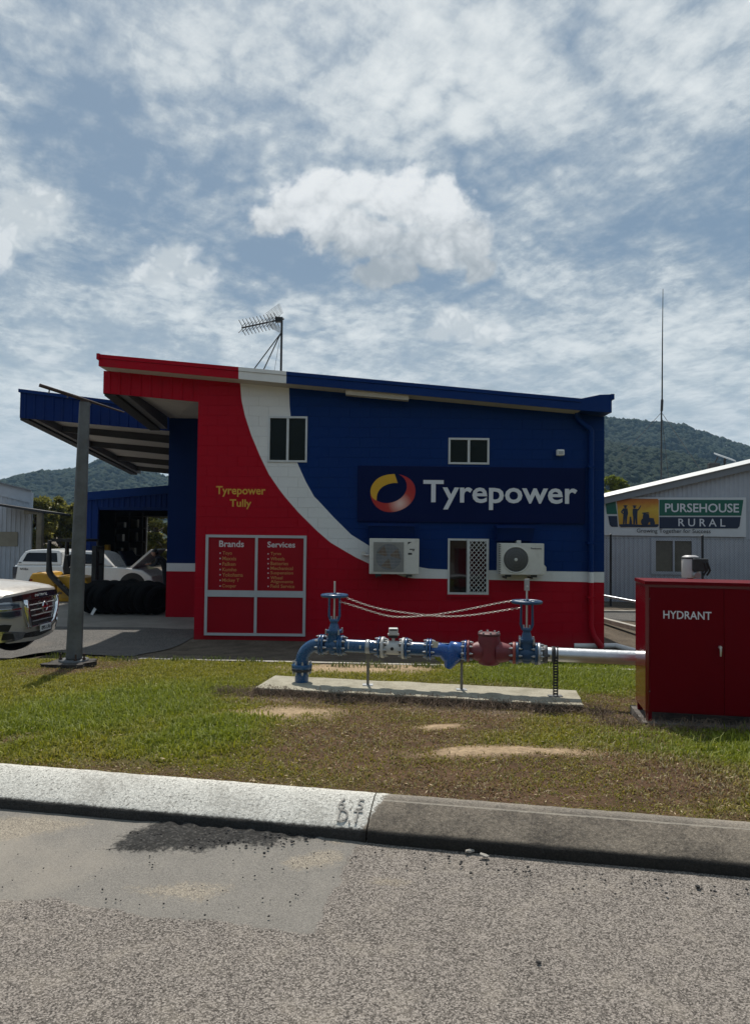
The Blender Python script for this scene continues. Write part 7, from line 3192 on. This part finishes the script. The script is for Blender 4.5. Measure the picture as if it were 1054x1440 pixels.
skin_body()
hc = Vector((pe_x - .36, pe_y, pe_z + 1.36))
mb = MB()
bm = bmesh.new()
bmesh.ops.create_icosphere(bm, subdivisions=3, radius=.105)
for v in bm.verts:
    v.co.z *= 1.2
    if v.co.x < -.06 and abs(v.co.y) < .03 and -.04 < v.co.z < .03:
        v.co.x -= .02
mb.from_bm(bm, smooth=True, M=Matrix.Translation(hc))
mb.build('head', M['skin'], pr_)
mb = MB()
bm = bmesh.new()
bmesh.ops.create_icosphere(bm, subdivisions=3, radius=.115)
for v in bm.verts:
    v.co.z = v.co.z * 1.1 + .012
bmesh.ops.delete(bm, geom=[v for v in bm.verts if v.co.z < .0 and v.co.x < .03], context='VERTS')
mb.from_bm(bm, smooth=True, M=Matrix.Translation(hc + Vector((.008, 0, .01))))
mb.build('hair', M['black'], pr_)
for sy_ in (-1, 1):
    mb = MB()
    w0 = Vector((pe_x - .51, pe_y + .15 * sy_, pe_z + .98))
    mb.tube([w0, w0 + Vector((-.05, 0, -.005)), w0 + Vector((-.09, 0, -.015))], [.026, .034, .024], n=8)
    for f_ in range(4):
        b0 = w0 + Vector((-.085, (f_ - 1.5) * .017, -.012))
        mb.tube([b0, b0 + Vector((-.04, 0, -.012)), b0 + Vector((-.06 - .006 * (f_ in (1, 2)), 0, -.035))], [.009, .008, .006], n=6)
    mb.tube([w0 + Vector((-.03, -.025 * sy_, 0)), w0 + Vector((-.06, -.05 * sy_, -.012)), w0 + Vector((-.085, -.052 * sy_, -.03))], [.011, .010, .007], n=6)
    mb.build('hand', M['skin'], pr_)
# ------------------------------------------------------------------ trees
def leaf_mesh(name, centres, size, m, parent, seed):
    """many leaf sprigs (two crossed folded leaves each) as one crown"""
    r_ = np.random.default_rng(seed)
    n = len(centres)
    a = r_.normal(size=(n, 3))
    a /= np.linalg.norm(a, axis=1)[:, None]
    b_ = r_.normal(size=(n, 3))
    b_ -= a * (a * b_).sum(1)[:, None]
    b_ /= np.linalg.norm(b_, axis=1)[:, None]
    nn = np.cross(a, b_)
    s_ = size * r_.uniform(.6, 1.35, n)[:, None]
    p0 = centres - a * s_
    p1 = centres + b_ * s_ * .42 + nn * s_ * .15
    p2 = centres + a * s_
    p3 = centres - b_ * s_ * .42 + nn * s_ * .15
    vs = np.stack([p0, p1, p2, p3], 1).reshape(-1, 3)
    base = np.arange(n)[:, None] * 4
    f = np.concatenate([base + np.array([[0, 1, 2]]), base + np.array([[0, 2, 3]])], 1).reshape(-1, 3)
    me = bpy.data.meshes.new(name)
    me.vertices.add(len(vs))
    me.vertices.foreach_set('co', vs.ravel())
    me.loops.add(f.size)
    me.loops.foreach_set('vertex_index', f.ravel().astype(np.int32))
    me.polygons.add(len(f))
    me.polygons.foreach_set('loop_start', np.arange(0, f.size, 3, dtype=np.int32))
    me.update()
    me.materials.append(m)
    o = bpy.data.objects.new(name, me)
    col.objects.link(o)
    attach(o, parent)
    return o


def tree(x, y, w_, h_, zbot, label, m, seed, leaf=.2, nl=7000, clumps=60, low=.2):
    r_ = np.random.default_rng(seed)
    z0 = -.62
    root = empty('tree', (x, y, z0), label, 'tree', 'trees behind the sheds')
    tk = MB()
    tk.tube([(x, y, z0 - .1), (x + .1, y, z0 + h_ * .3), (x - .05, y + .1, z0 + h_ * .6), (x, y, z0 + h_ * .85)], [.22, .17, .11, .04], n=10)
    cl = []
    for i in range(clumps):
        t_ = r_.uniform(0, 1)
        zz_ = z0 + h_ * (low + (1 - low) * t_)
        rad = w_ / 2 * math.sqrt(max(.05, 1 - ((t_ - .42) / .60) ** 2))
        q = r_.uniform(0, 2 * math.pi)
        k_ = math.sqrt(r_.uniform(.15, 1.0))
        cl.append((x + rad * k_ * math.cos(q), y + rad * k_ * math.sin(q), zz_, r_.uniform(.45, .95) * w_ * .13))
    for (cx, cy, cz, cr) in cl[:14]:
        zt6 = z0 + h_ * r_.uniform(.25, .6)
        tk.tube([(x, y, zt6), ((x + cx) / 2, (y + cy) / 2, (zt6 + cz) / 2 + .2), (cx, cy, cz)], [.08, .05, .02], n=6)
    tk.build('trunk', M['bark'], root)
    pts = []
    per = nl // clumps
    for (cx, cy, cz, cr) in cl:
        d = r_.normal(size=(per, 3))
        d /= np.linalg.norm(d, axis=1)[:, None]
        rr_ = cr * r_.uniform(.55, 1.15, per)[:, None]
        pts.append(np.array([cx, cy, cz]) + d * rr_ * np.array([1.15, 1.15, .8]))
    leaf_mesh('crown', np.concatenate(pts), leaf, m, root, seed + 1)
    return root


def tree_px(px, py_top, Y, w_px, label, m, seed, **k):
    t_ = P(px, py_top, Y)
    tree(t_.x, Y, w_px * Y / 1000, t_.z + .62, 0, label, m, seed, **k)


tree_px(57, 704, 42, 48, 'bushy olive green tree just right of the pale shed', M['leaf'], 3, nl=8000, leaf=.20)
tree_px(88, 703, 45, 56, 'broad bushy tree between the pale shed and the blue workshop', M['leaf'], 5, nl=9000, leaf=.20)
tree_px(124, 712, 50, 50, 'rounded tree half hidden behind the steel post and the workshop', M['leaf'], 8, nl=6000, leaf=.22)
tree_px(218, 700, 52, 62, 'dim green tree seen through the back door of the workshop', M['leaf'], 13, nl=6000, leaf=.22, low=.05)
tree_px(858, 674, 56, 62, 'bright yellow green tree peeping between shop and grey shed', M['leaf_bright'], 21, nl=6000, leaf=.20, low=.4)

# ------------------------------------------------------------------ hills
RIDGE = [(-2600, 60), (-1600, 95), (-900, 70), (-400, 84), (-150, 74), (0, 66), (20, 74), (60, 82), (105, 86), (125, 92), (142, 100), (160, 96), (178, 92), (205, 84), (235, 74), (300, 70), (420, 80), (560, 112), (700, 146), (800, 158), (850, 160),
         (890, 158), (930, 156), (962, 152), (1000, 142), (1054, 127), (1150, 104), (1400, 70), (1900, 100), (2600, 60)]
LOWR = [(-2600, 20), (-600, 26), (0, 18), (300, 20), (700, 120), (820, 140), (850, 134), (900, 122), (950, 112), (1000, 100), (1054, 88), (1150, 70), (1500, 40), (2600, 30)]


def hz(px, tab):
    return np.interp(px, [a for a, _ in tab], [b_ for _, b_ in tab]) / 1000.0


def hill_z(x, y):
    px = 527 + 1000 * x / np.maximum(y, 1)
    r_ = np.asarray(y, float)
    n = (vnoise(x, y, .012, 91) - .5)
    n2 = (vnoise(x, y, .045, 92) - .5)
    far = hz(px, RIDGE) * 820 * sstep(r_, 430, 820) * (1 - .9 * sstep(r_, 830, 1250))
    near = hz(px, LOWR) * 500 * sstep(r_, 260, 500) * (1 - .65 * sstep(r_, 505, 640))
    z = np.maximum(far, near) + (n * 22 + n2 * 7) * sstep(r_, 300, 560) * (1 - .75 * np.exp(-((r_ - 820) / 60.0) ** 2))
    return z + EYE * 0 - .9


def make_hills():
    U_ = np.linspace(-1.75, 1.75, 150)
    Yv = np.concatenate([np.linspace(250, 860, 62), np.linspace(880, 1300, 12)])
    uu, yy = np.meshgrid(U_, Yv)
    x, y = (uu * yy).ravel(), yy.ravel()
    z = hill_z(x, y)
    nx, ny = len(U_), len(Yv)
    idx = np.arange(nx * ny).reshape(ny, nx)
    f = np.stack([idx[:-1, :-1], idx[:-1, 1:], idx[1:, 1:], idx[1:, :-1]], -1).reshape(-1, 4)
    me = bpy.data.meshes.new('hills')
    me.vertices.add(len(x))
    me.vertices.foreach_set('co', np.stack([x, y, z], -1).ravel())
    me.loops.add(f.size)
    me.loops.foreach_set('vertex_index', f.ravel().astype(np.int32))
    me.polygons.add(len(f))
    me.polygons.foreach_set('loop_start', np.arange(0, f.size, 4, dtype=np.int32))
    me.polygons.foreach_set('use_smooth', np.ones(len(f), bool))
    me.update()
    me.materials.append(M['forest'])
    o = bpy.data.objects.new('hills', me)
    col.objects.link(o)
    tag(o, kind='structure')
    # the range that faces the shop from behind the camera
    q_ = np.linspace(math.pi * 1.03, math.pi * 1.97, 90)
    rows = []
    for (rad, k_) in ((330, 0.0), (430, .35), (540, .72), (640, 1.0), (760, .75), (900, .3)):
        row = []
        for a in q_:
            x_, y_ = rad * math.cos(a), rad * math.sin(a)
            xa, ya = np.array([x_]), np.array([y_])
            top = 100 + 14 * math.sin(a * 3.1 + .6) + 26 * (float(vnoise(xa, ya, .008, 95)[0]) - .5)
            row.append((x_, y_, -.9 + max(0, top) * k_ + (float(vnoise(xa, ya, .05, 96)[0]) - .5) * 8 * k_))
        rows.append(row)
    bh = MB()
    bh.grid(rows)
    tag(bh.build('hills', M['forest'], fix=False), kind='structure')
    # canopy: lumpy crowns standing on the slope
    bm = bmesh.new()
    bmesh.ops.create_icosphere(bm, subdivisions=1, radius=1.0)
    tv = np.array([v.co[:] for v in bm.verts])
    bm.verts.index_update()
    tf = np.array([[v.index for v in f_.verts] for f_ in bm.faces])
    bm.free()
    r_ = np.random.default_rng(17)
    cs = []
    for (pa, pb, y0, y1, n, sa, sb) in ((-140, 330, 560, 850, 5200, 2.6, 5.4), (780, 1240, 560, 850, 5600, 2.6, 5.4), (780, 1240, 360, 520, 3600, 2.0, 4.2), (-140, 330, 806, 830, 500, 3.5, 6.2), (800, 1240, 806, 830, 500, 3.0, 6.0)):
        px = r_.uniform(pa, pb, n)
        yv = r_.uniform(y0, y1, n)
        xv = (px - 527) / 1000 * yv
        cs.append(np.stack([xv, yv, hill_z(xv, yv), r_.uniform(sa, sb, n)], -1))
    cs = np.concatenate(cs)
    n = len(cs)
    sc_ = cs[:, 3][:, None, None] * r_.uniform(.72, 1.25, (n, len(tv), 1)) * np.array([1, 1, .95])
    vs = tv[None] * sc_ + cs[:, None, :3] + np.array([0, 0, 1.2])
    f = (tf[None] + (np.arange(n) * len(tv))[:, None, None]).reshape(-1, 3)
    me = bpy.data.meshes.new('forest')
    me.vertices.add(n * len(tv))
    me.vertices.foreach_set('co', vs.reshape(-1))
    me.loops.add(f.size)
    me.loops.foreach_set('vertex_index', f.ravel().astype(np.int32))
    me.polygons.add(len(f))
    me.polygons.foreach_set('loop_start', np.arange(0, f.size, 3, dtype=np.int32))
    me.update()
    me.materials.append(M['forest'])
    o = bpy.data.objects.new('forest', me)
    col.objects.link(o)
    tag(o, kind='stuff')


make_hills()


# ------------------------------------------------------------------ grass
def make_grass():
    r_ = np.random.default_rng(23)
    N = 760000
    # more blades nearer the street, where they show
    s_ = 4.03 + (10.6 - 4.03) * r_.random(N) ** 1.25
    t_ = r_.uniform(-9.0, 7.0, N)
    x, y = t_ * CA + s_ * SA, s_ * CA - t_ * SA
    px = 527 + 1000 * x / y
    keep = ((px > -140) & (px < 1200)) | ((px > -650) & (px < 1600) & (r_.random(N) < .55))
    x, y = x[keep], y[keep]
    xr2, yr2 = r_.uniform(.8, 6.5, 60000), r_.uniform(9.6, 13.7, 60000)
    x, y = np.concatenate([x, xr2]), np.concatenate([y, yr2])
    c = cover_maps(x, y)
    n1, n2 = c['n1'], c['n2']
    bare = np.clip(np.maximum.reduce([c['sand'] * 1.05, c['far'] * 1.1, c['dead'] * .75, c['brown'] * (.05 + .30 * (n2 > .55))]), 0, 1)
    clump = vnoise(x, y, 9.0, 51, 3)
    p_ = (1 - bare) * np.clip(.35 + 1.5 * (clump - .30), .12, 1)
    # not on the slabs, not under the car
    s2, t2 = c['s'], c['t']
    onslab = ((t2 > t0 - .03) & (t2 < t1 + .03) & (s2 > 7.13) & (s2 < 7.87)) | ((t2 > CT - .05) & (s2 > S0 - .08) & (s2 < S0 + .65))
    drive = (x < -4.3) & (y > 10.0)
    keep = (r_.random(len(x)) < p_) & ~onslab & ~drive
    x, y = x[keep], y[keep]
    for k_ in c:
        c[k_] = c[k_][keep]
    n = len(x)
    z = gz(x, y) + ((vnoise(x, y, 4.0, 21) - .5) * .035 + (vnoise(x, y, 14.0, 22, 2) - .5) * .018) * sstep(c['s'], 4.03, 4.25) - .004
    n1, n2, lush, brown = c['n1'], c['n2'], c['lush'], c['brown']
    h_ = (.018 + .030 * r_.random(n) + .040 * lush * r_.random(n)) * (1 - .45 * brown) * (1 - .45 * c['fringe'])
    tall = r_.random(n) < (.018 + .02 * lush)
    h_ = np.where(tall, h_ * 1.9, h_)
    w_ = .0028 + .0034 * r_.random(n)
    az = r_.uniform(0, 2 * math.pi, n)
    lean_ = r_.uniform(.15, 1.15, n)
    dx, dy = np.cos(az), np.sin(az)
    sx_, sy_ = -dy, dx
    base = np.stack([x, y, z], -1)
    side_ = np.stack([sx_, sy_, 0 * x], -1) * w_[:, None]
    d1 = np.stack([dx * lean_ * .35, dy * lean_ * .35, 0 * x + .62], -1) * h_[:, None]
    d2 = np.stack([dx * lean_, dy * lean_, 0 * x + 1.0 - .25 * lean_], -1) * h_[:, None]
    vs = np.stack([base - side_, base + side_, base + d1 + side_ * .8, base + d1 - side_ * .8, base + d2], 1).reshape(-1, 3)
    b0 = np.arange(n)[:, None] * 5
    f = np.concatenate([b0 + np.array([[0, 1, 2]]), b0 + np.array([[0, 2, 3]]), b0 + np.array([[3, 2, 4]])], 1).reshape(-1, 3)
    me = bpy.data.meshes.new('grass')
    me.vertices.add(n * 5)
    me.vertices.foreach_set('co', vs.ravel())
    me.loops.add(f.size)
    me.loops.foreach_set('vertex_index', f.ravel().astype(np.int32))
    me.polygons.add(len(f))
    me.polygons.foreach_set('loop_start', np.arange(0, f.size, 3, dtype=np.int32))
    me.update()
    dry = np.clip(brown * .85 + (r_.random(n) - .72) * .8 + (n1 - .5) * .9 - lush * .35, 0, 1)
    g0 = np.array([.150, .160, .012])
    g1 = np.array([.400, .360, .034])
    gl_ = np.array([.165, .230, .016])
    mixv = r_.random(n)[:, None]
    gcol = g0 * (1 - mixv) + g1 * mixv
    gcol = gcol * (1 - .6 * lush[:, None]) + gl_ * (.6 * lush[:, None]) * (.8 + .5 * mixv)
    straw = np.array([.46, .36, .22]) * (.5 + .7 * r_.random(n)[:, None])
    brn = np.array([.30, .165, .10]) * (.35 + .8 * r_.random(n)[:, None])
    pick = (r_.random(n) < .62)[:, None]
    dcol = np.where(pick, brn, straw)
    cc = gcol * (1 - dry[:, None]) + dcol * dry[:, None]
    cc = np.repeat(cc, 5, axis=0)
    set_col(me, cc)
    me.materials.append(M['blade'])
    o = bpy.data.objects.new('grass', me)
    col.objects.link(o)
    tag(o, kind='stuff')

    # fallen straw and dead leaf scraps lying on the turf
    m4 = 4200
    s4 = 4.05 + (10.2 - 4.05) * r_.random(m4) ** 1.2
    t4 = r_.uniform(-6, 5, m4)
    mb = MB()
    for a, b_ in zip(t4, s4):
        p0_ = st(b_, a, 0)
        if (a > t0 - .05 and a < t1 + .05 and 7.1 < b_ < 7.9) or (a > CT - .1 and S0 - .1 < b_ < S0 + .7) or (p0_.x < -4.3 and p0_.y > 9.9):
            continue
        p0_.z = float(gz(p0_.x, p0_.y)) + r_.uniform(.012, .035)
        q = r_.uniform(0, 2 * math.pi)
        L_, w4 = r_.uniform(.005, .020), r_.uniform(.002, .0045)
        d, sd4 = Vector((math.cos(q), math.sin(q), r_.uniform(-.25, .25))) * L_, Vector((-math.sin(q), math.cos(q), r_.uniform(-.4, .4))) * w4
        mb._add([p0_ - d, p0_ + sd4, p0_ + d, p0_ - sd4], [(0, 1, 2), (0, 2, 3)])
    tag(mb.build('leaf_litter', mat('leaf_litter', (.38, .29, .18), .9, 0, .6, 14), fix=False), kind='stuff')

    # dead runners and straw along the front of the pipe slab and round the cabinet
    m2 = 1500
    t3 = r_.uniform(t0 - .35, t1 + .25, m2)
    s3 = 7.17 - np.abs(r_.normal(0, .13, m2)) + .02
    k2 = 420
    t3 = np.concatenate([t3, r_.uniform(CT - .45, CT + 1.4, k2)])
    s3 = np.concatenate([s3, S0 - .07 - np.abs(r_.normal(0, .10, k2))])
    mb = MB()
    for a, b_ in zip(t3, s3):
        p0_ = st(b_, a, 0)
        p0_.z = float(gz(p0_.x, p0_.y)) + .005
        q = r_.uniform(0, 2 * math.pi)
        L_ = r_.uniform(.05, .20)
        up_ = r_.uniform(.01, .11)
        d = Vector((math.cos(q) * L_, math.sin(q) * L_, 0))
        mb.tube([p0_, p0_ + d * .5 + Vector((0, 0, up_)), p0_ + d + Vector((r_.uniform(-.03, .03), 0, up_ * r_.uniform(.1, .9)))], .0016, n=3, smooth=False, cap=False)
    tag(mb.build('dead_grass', mat('dead_grass_straw', (.16, .11, .075), .9, 0, .5, 9), fix=False), kind='stuff')

    # weeds along the yard edge
    mb = MB()
    spots_ = [(250, 930), (88, 925), (170, 929), (480, 938), (540, 940), (590, 938), (520, 936), (610, 940), (700, 940), (355, 932), (300, 929)]
    for (a, b_) in spots_:
        g = G(a, b_)
        for i in range(70):
            o_ = Vector((r_.normal(0, .12), r_.normal(0, .05), 0))
            q = r_.uniform(0, 2 * math.pi)
            h2 = r_.uniform(.03, .09)
            p0_ = g + o_
            e_ = p0_ + Vector((math.cos(q) * h2 * .6, math.sin(q) * h2 * .6, h2))
            sd3 = Vector((-math.sin(q), math.cos(q), 0)) * .005
            md_ = p0_.lerp(e_, .6) + Vector((0, 0, h2 * .15))
            mb._add([p0_ - sd3, p0_ + sd3, md_ + sd3, md_ - sd3, e_], [(0, 1, 2), (0, 2, 3), (3, 2, 4)])
    o = mb.build('weeds', leaf_mat('weed_leaf', (.07, .10, .016), (.14, .16, .03)), fix=False)
    tag(o, kind='stuff')


make_grass()

# ------------------------------------------------------------------ air
HAZE = .00022
if HAZE > 0:
    mb = MB()
    mb.box(-2300, 2300, -1550, 1950, -2.0, 210)
    hm = bpy.data.materials.new('haze')
    hm.use_nodes = True
    hm.node_tree.nodes.clear()
    hh = NT(hm.node_tree)
    ho_ = hh.n('ShaderNodeOutputMaterial')
    hv = hh.n('ShaderNodeVolumePrincipled')
    hv.inputs['Color'].default_value = (.42, .68, 1.0, 1)
    hv.inputs['Density'].default_value = HAZE
    hh.link(hv.outputs[0], ho_.inputs['Volume'])
    o = mb.build('haze', hm)
    tag(o, kind='stuff')
